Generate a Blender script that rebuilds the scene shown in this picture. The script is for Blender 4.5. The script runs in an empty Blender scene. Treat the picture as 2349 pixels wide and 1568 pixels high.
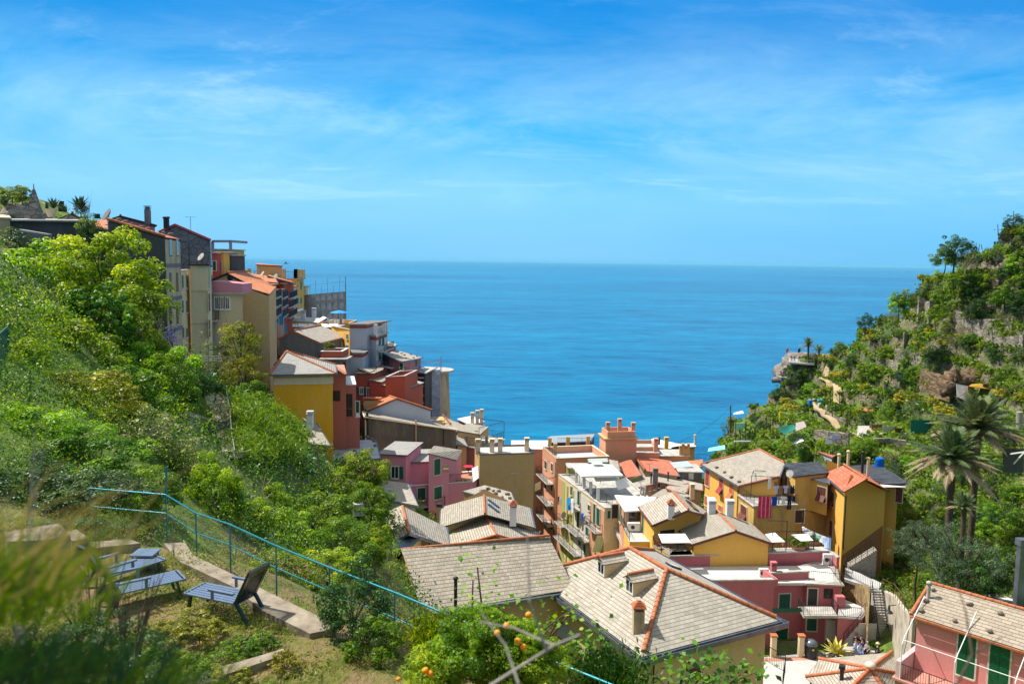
import bpy, math, random
import numpy as np
from mathutils import Vector, Matrix, noise as mnoise
R=math.radians; V=Vector
sc=bpy.context.scene; COL=sc.collection
random.seed(7)
# ---------------- camera, sky, sun, exposure ----------------
F=1840.0; PITCH=R(5.72); ROLL=R(0.75); CAMZ=70.0
cam_d=bpy.data.cameras.new('camera'); cam=bpy.data.objects.new('camera',cam_d); COL.objects.link(cam); sc.camera=cam
MC=Matrix.Translation((0,0,CAMZ))@Matrix.Rotation(R(90)-PITCH,4,'X')@Matrix.Rotation(ROLL,4,'Z')
cam.matrix_world=MC
cam_d.sensor_width=36; cam_d.lens=36*F/2349; cam_d.clip_start=.1; cam_d.clip_end=300000
cam_d.dof.use_dof=True; cam_d.dof.focus_distance=65; cam_d.dof.aperture_fstop=1.8
SUN_AZ=R(-66); SUN_EL=R(56)           # azimuth measured from +Y toward +X
sd=V((math.sin(SUN_AZ)*math.cos(SUN_EL),math.cos(SUN_AZ)*math.cos(SUN_EL),math.sin(SUN_EL)))
w=bpy.data.worlds.new('World'); sc.world=w; w.use_nodes=True
nt=w.node_tree; nt.nodes.clear()
def N(nt,t,**k):
    n=nt.nodes.new(t)
    for a,b in k.items():
        if a.startswith('i_'):
            n.inputs[a[2:].replace('_',' ')].default_value=b
        else: setattr(n,a,b)
    return n
def L(nt,a,b): nt.links.new(a,b)
def math_(nt,op,a,b=None,clamp=False):
    n=nt.nodes.new('ShaderNodeMath'); n.operation=op; n.use_clamp=clamp
    for i,x in enumerate((a,b)):
        if x is None: continue
        if isinstance(x,(int,float)): n.inputs[i].default_value=x
        else: nt.links.new(x,n.inputs[i])
    return n.outputs[0]
def ramp(nt,fac,stops,interp='LINEAR'):
    n=nt.nodes.new('ShaderNodeValToRGB'); n.color_ramp.interpolation=interp
    e=n.color_ramp.elements
    while len(e)<len(stops): e.new(.5)
    for s,(p,c) in zip(e,stops):
        s.position=p; s.color=(c,c,c,1) if isinstance(c,(int,float)) else (*c,1)
    nt.links.new(fac,n.inputs[0]); return n.outputs[0]
def mixc(nt,fac,a,b,mode='MIX'):
    n=nt.nodes.new('ShaderNodeMix'); n.data_type='RGBA'; n.blend_type=mode
    for s,x in ((n.inputs[0],fac),(n.inputs[6],a),(n.inputs[7],b)):
        if isinstance(x,(int,float)): s.default_value=x
        elif isinstance(x,tuple): s.default_value=(*x,1)
        else: nt.links.new(x,s)
    return n.outputs[2]
def world_nodes():
    sky=N(nt,'ShaderNodeTexSky',sky_type='NISHITA',sun_disc=False,sun_elevation=SUN_EL,sun_rotation=SUN_AZ,altitude=70,air_density=1.0,dust_density=.3,ozone_density=4.0)
    tc=N(nt,'ShaderNodeTexCoord'); sep=N(nt,'ShaderNodeSeparateXYZ'); L(nt,tc.outputs['Generated'],sep.inputs[0]); x,y,z=sep.outputs
    yy=math_(nt,'ADD',math_(nt,'ABSOLUTE',y),.05); v=math_(nt,'DIVIDE',z,yy); u=math_(nt,'DIVIDE',x,yy)
    k=7.6
    grad=ramp(nt,z,[(0,(.19*k/10,.54*k/10,.86*k/10)),(.08,(.21*k/10,.60*k/10,.95*k/10)),(.16,(.05*k/10,.46*k/10,.89*k/10)),(.25,(.0,.28*k/10,.74*k/10)),(.38,(.0,.21*k/10,.68*k/10)),(.46,(.10*k/10,.32*k/10,.74*k/10)),(.6,(.68*k/10,.65*k/10,.64*k/10)),(1,(.66*k/10,.63*k/10,.60*k/10))])  # top stops, above the view, are brightened as added fill for shaded walls
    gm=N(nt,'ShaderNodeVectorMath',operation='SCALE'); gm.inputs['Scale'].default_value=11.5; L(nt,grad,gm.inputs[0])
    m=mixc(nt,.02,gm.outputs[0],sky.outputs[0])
    # deeper blue to the right, away from the sun
    side=ramp(nt,math_(nt,'ADD',math_(nt,'MULTIPLY',u,.5),.5),[(.35,1.0),(.50,1.04),(.84,.66)])
    dk=mixc(nt,1.0,m,(1,1,1),'MULTIPLY'); dk2=mixc(nt,1.0,m,(.12,.66,.86),'MULTIPLY')
    m=mixc(nt,math_(nt,'SUBTRACT',1.04,side,True),dk,dk2)
    def cl(scale,su,sv,rot,loc,lo,hi,det=9,dist=.5,rough=.6):
        cb=N(nt,'ShaderNodeCombineXYZ'); L(nt,u,cb.inputs[0]); L(nt,v,cb.inputs[1])
        mp=N(nt,'ShaderNodeMapping'); mp.inputs['Scale'].default_value=(su,sv,1); mp.inputs['Rotation'].default_value=(0,0,rot); mp.inputs['Location'].default_value=loc
        L(nt,cb.outputs[0],mp.inputs[0])
        nz=N(nt,'ShaderNodeTexNoise',i_Scale=scale,i_Detail=det,i_Roughness=rough,i_Distortion=dist); L(nt,mp.outputs[0],nz.inputs['Vector'])
        return ramp(nt,nz.outputs[0],[(lo,0),(hi,1)])
    band=ramp(nt,v,[(.02,.10),(.11,.55),(.17,.95),(.225,.62),(.30,.14),(.42,0)],'EASE'); edge=cl(3.0,.8,2.6,.06,(.3,.2,0),.34,.68,det=11,rough=.64)
    veil=math_(nt,'MULTIPLY',math_(nt,'MULTIPLY',band,edge),.55)
    wis=math_(nt,'MULTIPLY',cl(3.2,.9,3.6,-.12,(.63,.35,0),.54,.78,det=12,rough=.68),ramp(nt,v,[(.03,.0),(.08,.35),(.2,.9),(.30,.30)]))
    str_=math_(nt,'MULTIPLY',cl(5,.7,7,.03,(1.9,.1,0),.57,.75,det=10),ramp(nt,v,[(.05,.0),(.085,.5),(.12,.4),(.16,.0)]))
    c=math_(nt,'MULTIPLY',math_(nt,'ADD',math_(nt,'ADD',veil,math_(nt,'MULTIPLY',wis,.6)),str_),1.0,True); c=math_(nt,'MULTIPLY',c,.85)
    m=mixc(nt,c,m,(5.6,8.0,9.6))
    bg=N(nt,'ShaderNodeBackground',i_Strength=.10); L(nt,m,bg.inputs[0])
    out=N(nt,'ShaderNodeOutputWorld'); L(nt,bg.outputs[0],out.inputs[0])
world_nodes()
sun_d=bpy.data.lights.new('sun','SUN'); sun_d.energy=5.0; sun_d.angle=R(.5); sun_d.color=(1,.955,.88)
sun=bpy.data.objects.new('sun',sun_d); COL.objects.link(sun); sun.rotation_euler=sd.to_track_quat('Z','Y').to_euler()
sc.view_settings.view_transform='Standard'; sc.view_settings.look='None'; sc.view_settings.gamma=1; sc.view_settings.exposure=.42
sc.cycles.max_bounces=6; sc.cycles.diffuse_bounces=3; sc.cycles.transparent_max_bounces=6
# ---------------- picture measure -> world helpers (a pixel of a 2349 wide view + a depth or a height = a surveyed point) ----------------
CAM=V((0,0,CAMZ)); M3=MC.to_3x3()
def ray(px,py): return (M3@V(((px-1174.5)/F,-(py-784)/F,-1)))
YS=[1.0]
def P(px,py,Y): Y=Y*YS[0]; d=ray(px,py); return CAM+d*(Y/d.y)
def Z(px,py,z): d=ray(px,py); return CAM+d*((z-CAMZ)/d.z)
def hitp(px,py,p,n): d=ray(px,py); return CAM+d*((p-CAM).dot(n)/d.dot(n))
def mk(ox,oy): return lambda x,y:(ox*.57349+x/4,oy*.57349+y/4)
c1=mk(0,650);c2=mk(800,900);c3=mk(1000,1300);c4=mk(1900,1600);c5=mk(1350,1900);c6=mk(2600,1650);c7=mk(3072,2051);c8=mk(3072,1400)
d1=mk(0,1300);d2=mk(0,2051);d3=mk(900,1900);d4=mk(2200,2051);d5=mk(3072,800);d6=mk(1400,2200)
# ---------------- materials ----------------
MATS={}
def newmat(name):
    m=bpy.data.materials.new(name); m.use_nodes=True; m.node_tree.nodes.clear(); t=m.node_tree
    o=N(t,'ShaderNodeOutputMaterial'); b=N(t,'ShaderNodeBsdfPrincipled'); L(t,b.outputs[0],o.inputs[0]); b.inputs['Specular IOR Level'].default_value=.3
    return m,t,b,o
def bump(t,b,h,st=.4,dist=.05):
    n=N(t,'ShaderNodeBump',i_Strength=st,i_Distance=dist); L(t,h,n.inputs['Height']); L(t,n.outputs[0],b.inputs['Normal'])
def sc3(c,k): return tuple(min(1,x*k) for x in c)
def plaster(name,c,stain=.35,dirt=(.10,.085,.07),sc_=1.0):
    if name in MATS: return MATS[name]
    m,t,b,o=newmat(name); g=N(t,'ShaderNodeNewGeometry')
    mp=N(t,'ShaderNodeMapping'); mp.inputs['Scale'].default_value=(1,1,.28); L(t,g.outputs['Position'],mp.inputs[0])
    n1=N(t,'ShaderNodeTexNoise',i_Scale=.55*sc_,i_Detail=6,i_Roughness=.65); L(t,mp.outputs[0],n1.inputs['Vector'])
    n2=N(t,'ShaderNodeTexNoise',i_Scale=7,i_Detail=4); L(t,g.outputs['Position'],n2.inputs['Vector'])
    v=ramp(t,n1.outputs[0],[(.3,sc3(c,.86)),(.7,sc3(c,1.08))])
    s=ramp(t,n1.outputs[0],[(.48,0),(.74,1)])
    v=mixc(t,math_(t,'MULTIPLY',s,stain),v,dirt)
    v=mixc(t,.22,v,n2.outputs[0],'OVERLAY')
    L(t,v,b.inputs['Base Color']); b.inputs['Roughness'].default_value=.9; bump(t,b,n2.outputs[0],.25,.02)
    MATS[name]=m; return m
def slate(name,c1_=(.30,.30,.285),c2_=(.42,.415,.39),bw=.42,bh=.24,moss=.25,mort=(.10,.085,.075),warm=(.40,.34,.27)):
    if name in MATS: return MATS[name]
    m,t,b,o=newmat(name); uv=N(t,'ShaderNodeUVMap'); g=N(t,'ShaderNodeNewGeometry')
    br=N(t,'ShaderNodeTexBrick',i_Scale=1,offset=.5); br.inputs['Brick Width'].default_value=bw; br.inputs['Row Height'].default_value=bh
    br.inputs['Mortar Size'].default_value=.009; br.inputs['Mortar Smooth'].default_value=.3; br.inputs['Bias'].default_value=0
    br.inputs['Color1'].default_value=(*c1_,1); br.inputs['Color2'].default_value=(*c2_,1); br.inputs['Mortar'].default_value=(*mort,1)
    L(t,uv.outputs[0],br.inputs['Vector'])
    # second, coarser randomness so patches of tiles differ
    n1=N(t,'ShaderNodeTexNoise',i_Scale=.5,i_Detail=7,i_Roughness=.7); L(t,g.outputs['Position'],n1.inputs['Vector'])
    n2=N(t,'ShaderNodeTexNoise',i_Scale=6,i_Detail=6,i_Roughness=.75); L(t,g.outputs['Position'],n2.inputs['Vector'])
    v=mixc(t,math_(t,'MULTIPLY',ramp(t,n1.outputs[0],[(.42,0),(.72,1)]),.55),br.outputs[0],warm)
    v=mixc(t,math_(t,'MULTIPLY',ramp(t,n2.outputs[0],[(.55,0),(.75,1)]),moss),v,(.09,.085,.06))
    v=mixc(t,math_(t,'MULTIPLY',ramp(t,n2.outputs[0],[(.25,1),(.42,0)]),.35),v,(.62,.60,.55))
    L(t,v,b.inputs['Base Color']); b.inputs['Roughness'].default_value=.75
    # each course overlaps the one below: saw-tooth height up the slope
    sp=N(t,'ShaderNodeSeparateXYZ'); L(t,uv.outputs[0],sp.inputs[0])
    fr=math_(t,'FRACT',math_(t,'DIVIDE',sp.outputs[1],bh)); h=math_(t,'SUBTRACT',1.0,fr)
    h=math_(t,'SUBTRACT',math_(t,'MULTIPLY',h,.6),math_(t,'MULTIPLY',br.outputs['Fac'],.5)); h=math_(t,'ADD',h,math_(t,'MULTIPLY',n2.outputs[0],.3))
    v=mixc(t,ramp(t,fr,[(.0,.85),(.10,.75),(.17,0),(.88,0),(1,.55)]),v,mort)
    L(t,v,b.inputs['Base Color'])
    bump(t,b,h,.7,.04); MATS[name]=m; return m
def tiles(name,c=(.52,.16,.06),c2=(.62,.26,.12),bw=.24,bh=.38):
    if name in MATS: return MATS[name]
    m,t,b,o=newmat(name); uv=N(t,'ShaderNodeUVMap'); g=N(t,'ShaderNodeNewGeometry')
    br=N(t,'ShaderNodeTexBrick',i_Scale=1,offset=0); br.inputs['Brick Width'].default_value=bw; br.inputs['Row Height'].default_value=bh; br.inputs['Mortar Size'].default_value=.012
    br.inputs['Color1'].default_value=(*c,1); br.inputs['Color2'].default_value=(*c2,1); br.inputs['Mortar'].default_value=(.16,.05,.03,1); L(t,uv.outputs[0],br.inputs['Vector'])
    n2=N(t,'ShaderNodeTexNoise',i_Scale=1.3,i_Detail=6,i_Roughness=.7); L(t,g.outputs['Position'],n2.inputs['Vector'])
    v=mixc(t,math_(t,'MULTIPLY',ramp(t,n2.outputs[0],[(.52,0),(.75,1)]),.5),br.outputs[0],(.28,.16,.10))
    v=mixc(t,math_(t,'MULTIPLY',ramp(t,n2.outputs[0],[(.25,1),(.42,0)]),.35),v,(.66,.40,.26))
    L(t,v,b.inputs['Base Color']); b.inputs['Roughness'].default_value=.8
    sp=N(t,'ShaderNodeSeparateXYZ'); L(t,uv.outputs[0],sp.inputs[0])
    s=math_(t,'SINE',math_(t,'MULTIPLY',sp.outputs[0],2*math.pi/bw)); fr=math_(t,'FRACT',math_(t,'DIVIDE',sp.outputs[1],bh))
    bump(t,b,math_(t,'SUBTRACT',math_(t,'MULTIPLY',s,.5),math_(t,'MULTIPLY',fr,.6)),.8,.06); MATS[name]=m; return m
def plain(name,c,rough=.6,metal=0,var=.15,scale=5,spec=.3,bmp=0):
    if name in MATS: return MATS[name]
    m,t,b,o=newmat(name); g=N(t,'ShaderNodeTexCoord')
    n2=N(t,'ShaderNodeTexNoise',i_Scale=scale,i_Detail=5,i_Roughness=.65); L(t,g.outputs['Object'],n2.inputs['Vector'])
    L(t,ramp(t,n2.outputs[0],[(.3,sc3(c,1-var)),(.7,sc3(c,1+var))]),b.inputs['Base Color'])
    b.inputs['Roughness'].default_value=rough; b.inputs['Metallic'].default_value=metal; b.inputs['Specular IOR Level'].default_value=spec
    if bmp: bump(t,b,n2.outputs[0],bmp,.03)
    MATS[name]=m; return m
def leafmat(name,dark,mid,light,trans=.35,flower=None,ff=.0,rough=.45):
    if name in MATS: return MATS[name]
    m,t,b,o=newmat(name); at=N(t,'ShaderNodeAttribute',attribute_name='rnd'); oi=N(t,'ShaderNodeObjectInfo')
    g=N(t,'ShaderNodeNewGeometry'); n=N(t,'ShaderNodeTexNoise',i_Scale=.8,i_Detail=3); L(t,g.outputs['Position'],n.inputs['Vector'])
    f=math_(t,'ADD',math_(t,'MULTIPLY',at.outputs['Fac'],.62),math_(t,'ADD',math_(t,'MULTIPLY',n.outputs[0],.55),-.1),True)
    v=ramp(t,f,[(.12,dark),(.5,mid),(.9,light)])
    hs=N(t,'ShaderNodeHueSaturation'); L(t,v,hs.inputs['Color']); L(t,math_(t,'ADD',math_(t,'MULTIPLY',oi.outputs['Random'],.04),.48),hs.inputs['Hue']); v=hs.outputs[0]
    if flower: v=mixc(t,ramp(t,at.outputs['Fac'],[(1-ff-.001,0),(1-ff,1)]),v,flower)
    L(t,v,b.inputs['Base Color']); b.inputs['Roughness'].default_value=rough; b.inputs['Specular IOR Level'].default_value=.35
    tr=N(t,'ShaderNodeBsdfTranslucent'); hv=N(t,'ShaderNodeHueSaturation',i_Saturation=1.1,i_Value=1.25,i_Hue=.49); L(t,v,hv.inputs['Color']); L(t,hv.outputs[0],tr.inputs[0])
    mx=N(t,'ShaderNodeMixShader',i_Fac=trans); L(t,b.outputs[0],mx.inputs[1]); L(t,tr.outputs[0],mx.inputs[2]); L(t,mx.outputs[0],o.inputs[0])
    MATS[name]=m; return m
def stone(name,ca=(.20,.17,.13),cb=(.38,.33,.25),mort=(.07,.06,.05),s=2.2,flat=.5,mw=.07):
    if name in MATS: return MATS[name]
    m,t,b,o=newmat(name); g=N(t,'ShaderNodeNewGeometry'); mp=N(t,'ShaderNodeMapping'); mp.inputs['Scale'].default_value=(s*flat,s*flat,s); L(t,g.outputs['Position'],mp.inputs[0])
    vo=N(t,'ShaderNodeTexVoronoi',i_Scale=1,feature='F1'); L(t,mp.outputs[0],vo.inputs['Vector'])
    ve=N(t,'ShaderNodeTexVoronoi',i_Scale=1,feature='DISTANCE_TO_EDGE'); L(t,mp.outputs[0],ve.inputs['Vector'])
    sp=N(t,'ShaderNodeSeparateXYZ'); L(t,vo.outputs['Color'],sp.inputs[0])
    v=mixc(t,sp.outputs[0],ca,cb); e=ramp(t,ve.outputs['Distance'],[(0,0),(mw,1)])
    v=mixc(t,e,mort,v); n=N(t,'ShaderNodeTexNoise',i_Scale=9,i_Detail=5); L(t,g.outputs['Position'],n.inputs['Vector']); v=mixc(t,.35,v,n.outputs[0],'OVERLAY')
    L(t,v,b.inputs['Base Color']); b.inputs['Roughness'].default_value=.95; bump(t,b,e,.8,.08); MATS[name]=m; return m
def rockmat(name,a,b_,c):
    if name in MATS: return MATS[name]
    m,t,b,o=newmat(name); g=N(t,'ShaderNodeNewGeometry'); mp=N(t,'ShaderNodeMapping'); mp.inputs['Scale'].default_value=(.5,.5,1.6); mp.inputs['Rotation'].default_value=(.5,.2,0); L(t,g.outputs['Position'],mp.inputs[0])
    n=N(t,'ShaderNodeTexNoise',i_Scale=.9,i_Detail=10,i_Roughness=.72,i_Distortion=1.2); L(t,mp.outputs[0],n.inputs['Vector'])
    L(t,ramp(t,n.outputs[0],[(.35,a),(.5,b_),(.68,c)]),b.inputs['Base Color']); b.inputs['Roughness'].default_value=.95; bump(t,b,n.outputs[0],1.,.6); MATS[name]=m; return m
# ---------------- mesh builder ----------------
class MB:
    def __init__(s): s.v=[]; s.f=[]; s.uv=[]; s.mi=[]; s.cm=0; s.sm=[]
    def poly(s,pts,uv=None,smooth=False):
        i=len(s.v); s.v+= [V(p) for p in pts]; s.f.append(list(range(i,i+len(pts)))); s.uv.append(uv); s.mi.append(s.cm); s.sm.append(smooth)
    def mesh(s,vs,fs,smooth=False):
        i=len(s.v); s.v+=[V(p) for p in vs]
        for f in fs: s.f.append([i+k for k in f]); s.uv.append(None); s.mi.append(s.cm); s.sm.append(smooth)
    def hexa(s,b,t):   # bottom 4, top 4 points
        s.mesh(list(b)+list(t),[(3,2,1,0),(4,5,6,7),(0,1,5,4),(1,2,6,5),(2,3,7,6),(3,0,4,7)])
    def box(s,c,u,v,w,a,b,h):   # centre, axes, full sizes
        u=u*(a/2); v=v*(b/2); w=w*(h/2)
        s.hexa([c-u-v-w,c+u-v-w,c+u+v-w,c-u+v-w],[c-u-v+w,c+u-v+w,c+u+v+w,c-u+v+w])
    def bx(s,x0,y0,z0,x1,y1,z1): s.hexa([(x0,y0,z0),(x1,y0,z0),(x1,y1,z0),(x0,y1,z0)],[(x0,y0,z1),(x1,y0,z1),(x1,y1,z1),(x0,y1,z1)])
    def bar(s,p,q,a,b=None,up=V((0,0,1))):
        b=b or a; d=(q-p); l=d.length
        if l<1e-6: return
        d=d/l
        if abs(d.dot(up))>.98: up=V((0,1,0))
        x=d.cross(up).normalized(); y=x.cross(d); s.box((p+q)/2,d,x,y,l,a,b)
    def tube(s,p,q,r,r2=None,n=8,cap=True,smooth=True):
        r2=r if r2 is None else r2; d=(q-p)
        if d.length<1e-6: return
        d.normalize(); up=V((0,0,1)) if abs(d.z)<.9 else V((1,0,0)); x=d.cross(up).normalized(); y=x.cross(d)
        vs=[]; 
        for c,rr in ((p,r),(q,r2)):
            for k in range(n): a=2*math.pi*k/n; vs.append(c+x*math.cos(a)*rr+y*math.sin(a)*rr)
        s.mesh(vs,[(k,(k+1)%n,n+(k+1)%n,n+k) for k in range(n)],smooth)
        if cap: s.mesh(vs,[list(range(n))[::-1],list(range(n,2*n))])
    def path(s,pts,r,n=6,r2=None):
        m=len(pts)-1
        for i in range(m):
            a=r if r2 is None else r+(r2-r)*i/m; b=r if r2 is None else r+(r2-r)*(i+1)/m
            s.tube(pts[i],pts[i+1],a,b,n)
    def lathe(s,c,prof,n=10,ax=V((0,0,1)),smooth=True):   # prof: (r,h)
        up=V((0,0,1)) if abs(ax.z)<.9 else V((1,0,0)); x=ax.cross(up).normalized(); y=x.cross(ax); vs=[]
        for r,h in prof:
            for k in range(n): a=2*math.pi*k/n; vs.append(c+ax*h+x*math.cos(a)*r+y*math.sin(a)*r)
        s.mesh(vs,[(i*n+k,i*n+(k+1)%n,(i+1)*n+(k+1)%n,(i+1)*n+k) for i in range(len(prof)-1) for k in range(n)],smooth)
        m=len(prof)-1; s.mesh(vs,[list(range(n))[::-1],list(range(m*n,m*n+n))])
    def blob(s,c,rx,ry,rz,n=8,rough=.15,seed=0):
        vs=[];m=n//2+1
        for i in range(m+1):
            th=math.pi*i/m
            for k in range(n):
                a=2*math.pi*k/n; d=V((math.sin(th)*math.cos(a),math.sin(th)*math.sin(a),math.cos(th)))
                k2=1+rough*mnoise.noise(d*1.7+V((seed*3.1,seed,0))); vs.append(c+V((d.x*rx,d.y*ry,d.z*rz))*k2)
        s.mesh(vs,[(i*n+k,(i+1)*n+k,(i+1)*n+(k+1)%n,i*n+(k+1)%n) for i in range(m) for k in range(n)],True)
    def slab(s,pts,th,uvd=None):   # planar polygon with thickness downward along normal, uv in metres up the slope
        pts=[V(p) for p in pts]; n=V((0,0,0))
        for i in range(len(pts)): n+=(pts[i]-pts[0]).cross(pts[(i+1)%len(pts)]-pts[0])
        n.normalize()
        if n.z<0: pts=pts[::-1]; n=-n
        if abs(n.z)>.9995: u=(pts[1]-pts[0]).normalized()
        else: u=V((0,0,1)).cross(n).normalized()
        v=n.cross(u); o=min(pts,key=lambda p:p.dot(v))
        uv=[((p-o).dot(u),(p-o).dot(v)) for p in pts]; low=[p-n*th for p in pts]; k=len(pts)
        s.poly(pts,uv); s.poly(low[::-1])
        for i in range(k): j=(i+1)%k; s.poly([pts[j],pts[i],low[i],low[j]])
    def build(s,name,mat,parent=None,label=None,cat=None,group=None,kind=None,origin=None,abs_=True):
        if not s.v: return None
        me=bpy.data.meshes.new(name)
        if origin is None:
            if parent is not None: origin=worldloc(parent)
            elif abs_:
                xs=[p.x for p in s.v]; ys=[p.y for p in s.v]; zs=[p.z for p in s.v]; origin=V(((min(xs)+max(xs))/2,(min(ys)+max(ys))/2,min(zs)))
            else: origin=V((0,0,0))
        me.from_pydata([tuple(p-origin) for p in s.v],[],s.f)
        uvl=me.uv_layers.new(name='UVMap')
        if any(u for u in s.uv):
            i=0; buf=[]
            for f,u in zip(s.f,s.uv): buf+= [c for q in (u or [(0,0)]*len(f)) for c in q]
            uvl.data.foreach_set('uv',buf)
        mats=mat if isinstance(mat,(list,tuple)) else [mat]
        for m in mats: me.materials.append(m)
        if len(mats)>1: me.polygons.foreach_set('material_index',s.mi)
        if any(s.sm): me.polygons.foreach_set('use_smooth',s.sm)
        me.update()
        o=bpy.data.objects.new(name,me); COL.objects.link(o)
        if parent is not None: o.parent=parent
        else: o.location=origin
        tag(o,label,cat,group,kind); return o
WL={}
def worldloc(o):
    l=V((0,0,0))
    while o is not None: l+=o.location; o=o.parent
    return l
def tag(o,label=None,cat=None,group=None,kind=None):
    if label: o['label']=label
    if cat: o['category']=cat
    if group: o['group']=group
    if kind: o['kind']=kind
    return o
def thing(name,label,cat,loc,group=None,rz=0):
    o=bpy.data.objects.new(name,None); o.empty_display_size=.2; COL.objects.link(o); o.location=loc; o.rotation_euler=(0,0,rz); tag(o,label,cat,group); return o
def copy_tree(o,parent=None):
    c=o.copy(); COL.objects.link(c)
    if parent is not None: c.parent=parent
    for ch in list(o.children): copy_tree(ch,c)
    return c
# ---------------- terrain ----------------
GP=[(0,0,68.2),(4,0,68),(-3,0,69.2),(-2.2,3,68.5),(-5,4,68.3),(-4,8,63.6),(-6.5,9.5,63.8),(-4.3,6.3,65),(-2.8,6.3,64.6),(-9,11,64),(-1.2,3,67.3),(0,4,66),(3,4,65.6),(6,5,64),(-3.2,5.2,67),(-1.5,5,65.6),(-8,7,66.5),(-2,8,63.2),(2,8,62.6),(-12,8,69),
(-13,13,63.6),(-8,12,63),(-4,11,63),(-1,11,63),(-4,14,63),(-8,16,63),(-12,20,63.2),(-7.6,18.6,63),(-2.6,14.3,63),(0,12,63),(2,10.2,62.8),(-6,15,63),(-16,20,64.5),(-20,14,67),
(-5,21.5,60.5),(0,17,60),(4,13,59.5),(3,20,54),(-3,25,55),(-9,24,60),(7,16,54),(10,22,48),(5,28,47),(-4,33,52),(0,45,42),(-9,45,52),(8,40,41),(15,32,42),(20,38,38),(12,50,37),
(-14,27,63),(-20,24,66),(-30,30,71),(-22,40,66),(-32,48,71),(-45,60,74.5),(-40,40,74),
(10,48,34.5),(25,45,34.8),(20,60,34.6),(30,60,34.8),(26,68,34.7),(33,72.5,34.3),(31,66,34.3),(28,60,34.3),(26,55,34.4),(41,74,38.8),(39.5,67,40.6),(37,61,42),(37,54,43),(40,44,44),(30,36,42),(45,50,49),
(5,100,31),(3,112,29),(4,130,23),(3,150,14),(2,175,5),(2,200,-6),(20,110,31),(20,90,34.5),(12,75,34.5),(30,98,35.5),(30,82,35),(-3,75,40),(-5,85,39),(0,60,39),(15,150,12),(25,170,4),(30,150,18),(20,190,-6),(38,190,-2),(60,330,-20),(0,330,-20),(-60,330,-20),(150,330,-20)]
GPX=[(510,950,52),(500,1005,48),(525,915,56),(440,985,50),(555,965,58),(620,955,66),(600,1030,60),(410,815,66),(300,815,64),(100,525,80),(0,525,74),(190,512,84),(60,600,62),(0,620,55),
(480,830,80),(600,985,82),(760,1040,86),(850,1080,88),(650,900,100),(700,870,120),(740,800,150),(740,760,190),(800,900,160),(900,960,150),(960,980,165),(1000,985,185),(650,650,190),(560,640,150),(480,620,110),(1060,1060,150),(1130,1050,150),(1000,1060,120),
(2060,1310,81),(2100,1350,75),(1990,1290,86),(2330,1330,62),(2349,1270,65),(2200,1330,70),(2120,1170,90),(2200,1230,80),(2060,1120,104),(1950,1060,114),(1850,1050,118),(1750,1040,128),(1690,1010,145),(1665,1000,160),(1750,975,155),(1850,965,150),(1950,975,140),(2050,965,132),(2150,990,120),(2250,960,112),(2349,1000,98),(2349,880,112),(2250,880,122),(2100,890,140),(2000,850,165),(1900,870,190),(1800,920,200),(1740,940,190),(2250,770,130),(2150,752,138),(2349,770,120),(2349,570,128),(2250,600,136),(2200,620,142),(2100,745,150),(2000,770,180),(1880,835,220),(1840,838,228),(1950,1010,118),(2150,1060,100)]
SIL=[(2349,505,132,0),(2300,560,140,0),(2175,625,148,0),(2110,645,158,0),(2060,705,170,0),(1975,750,195,0),(1900,805,218,0),(1840,838,236,1),(1803,842,240,1),(1790,880,238,1),(1765,905,232,1),(1720,930,215,1),(1675,965,190,1),(1655,1000,168,1),(1640,1030,150,1)]
pts=[list(map(float,p)) for p in GP]+[list(P(*p)) for p in GPX]
for a,b,Y,cliff in SIL:
    p=P(a,b,Y); pts.append(list(p)); 
    if cliff: pts.append([p.x-9,p.y+2,p.z*.25-4]); pts.append([p.x-4,p.y+22,-12])
    else: pts.append([p.x-3,p.y+30,p.z-34])
pts+=[[90,260,-5],[60,270,-15],[130,200,40],[150,120,95],[110,80,78],[90,50,70],[70,30,60],[110,160,72],[-80,80,85],[-60,120,72],[-70,180,60],[-60,230,10],[-30,225,-8],[-90,30,85],[-60,0,80],[60,0,62],[30,0,62],[-20,0,72],[150,0,80],[-12,205,18],[-20,200,-6]]
A=np.array(pts); n_=len(A)
def phi(d): return np.sqrt(d*d+.5)
D=np.sqrt(((A[:,None,:2]-A[None,:,:2])**2).sum(-1)); K=np.zeros((n_+3,n_+3)); K[:n_,:n_]=phi(D)+np.eye(n_)*(-.08); K[:n_,n_]=1; K[:n_,n_+1:]=A[:,:2]; K[n_:,:n_]=K[:n_,n_:].T
W=np.linalg.solve(K,np.concatenate([A[:,2],[0,0,0]]))
GX0,GX1,GY0,GY1,ST=-95,160,-6,300,.75
gx=np.arange(GX0,GX1,ST); gy=np.arange(GY0,GY1,ST); XX,YY=np.meshgrid(gx,gy)
ZZ=np.full(XX.shape,W[n_])+W[n_+1]*XX+W[n_+2]*YY
for i in range(n_): ZZ+=W[i]*phi(np.sqrt((XX-A[i,0])**2+(YY-A[i,1])**2))
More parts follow.
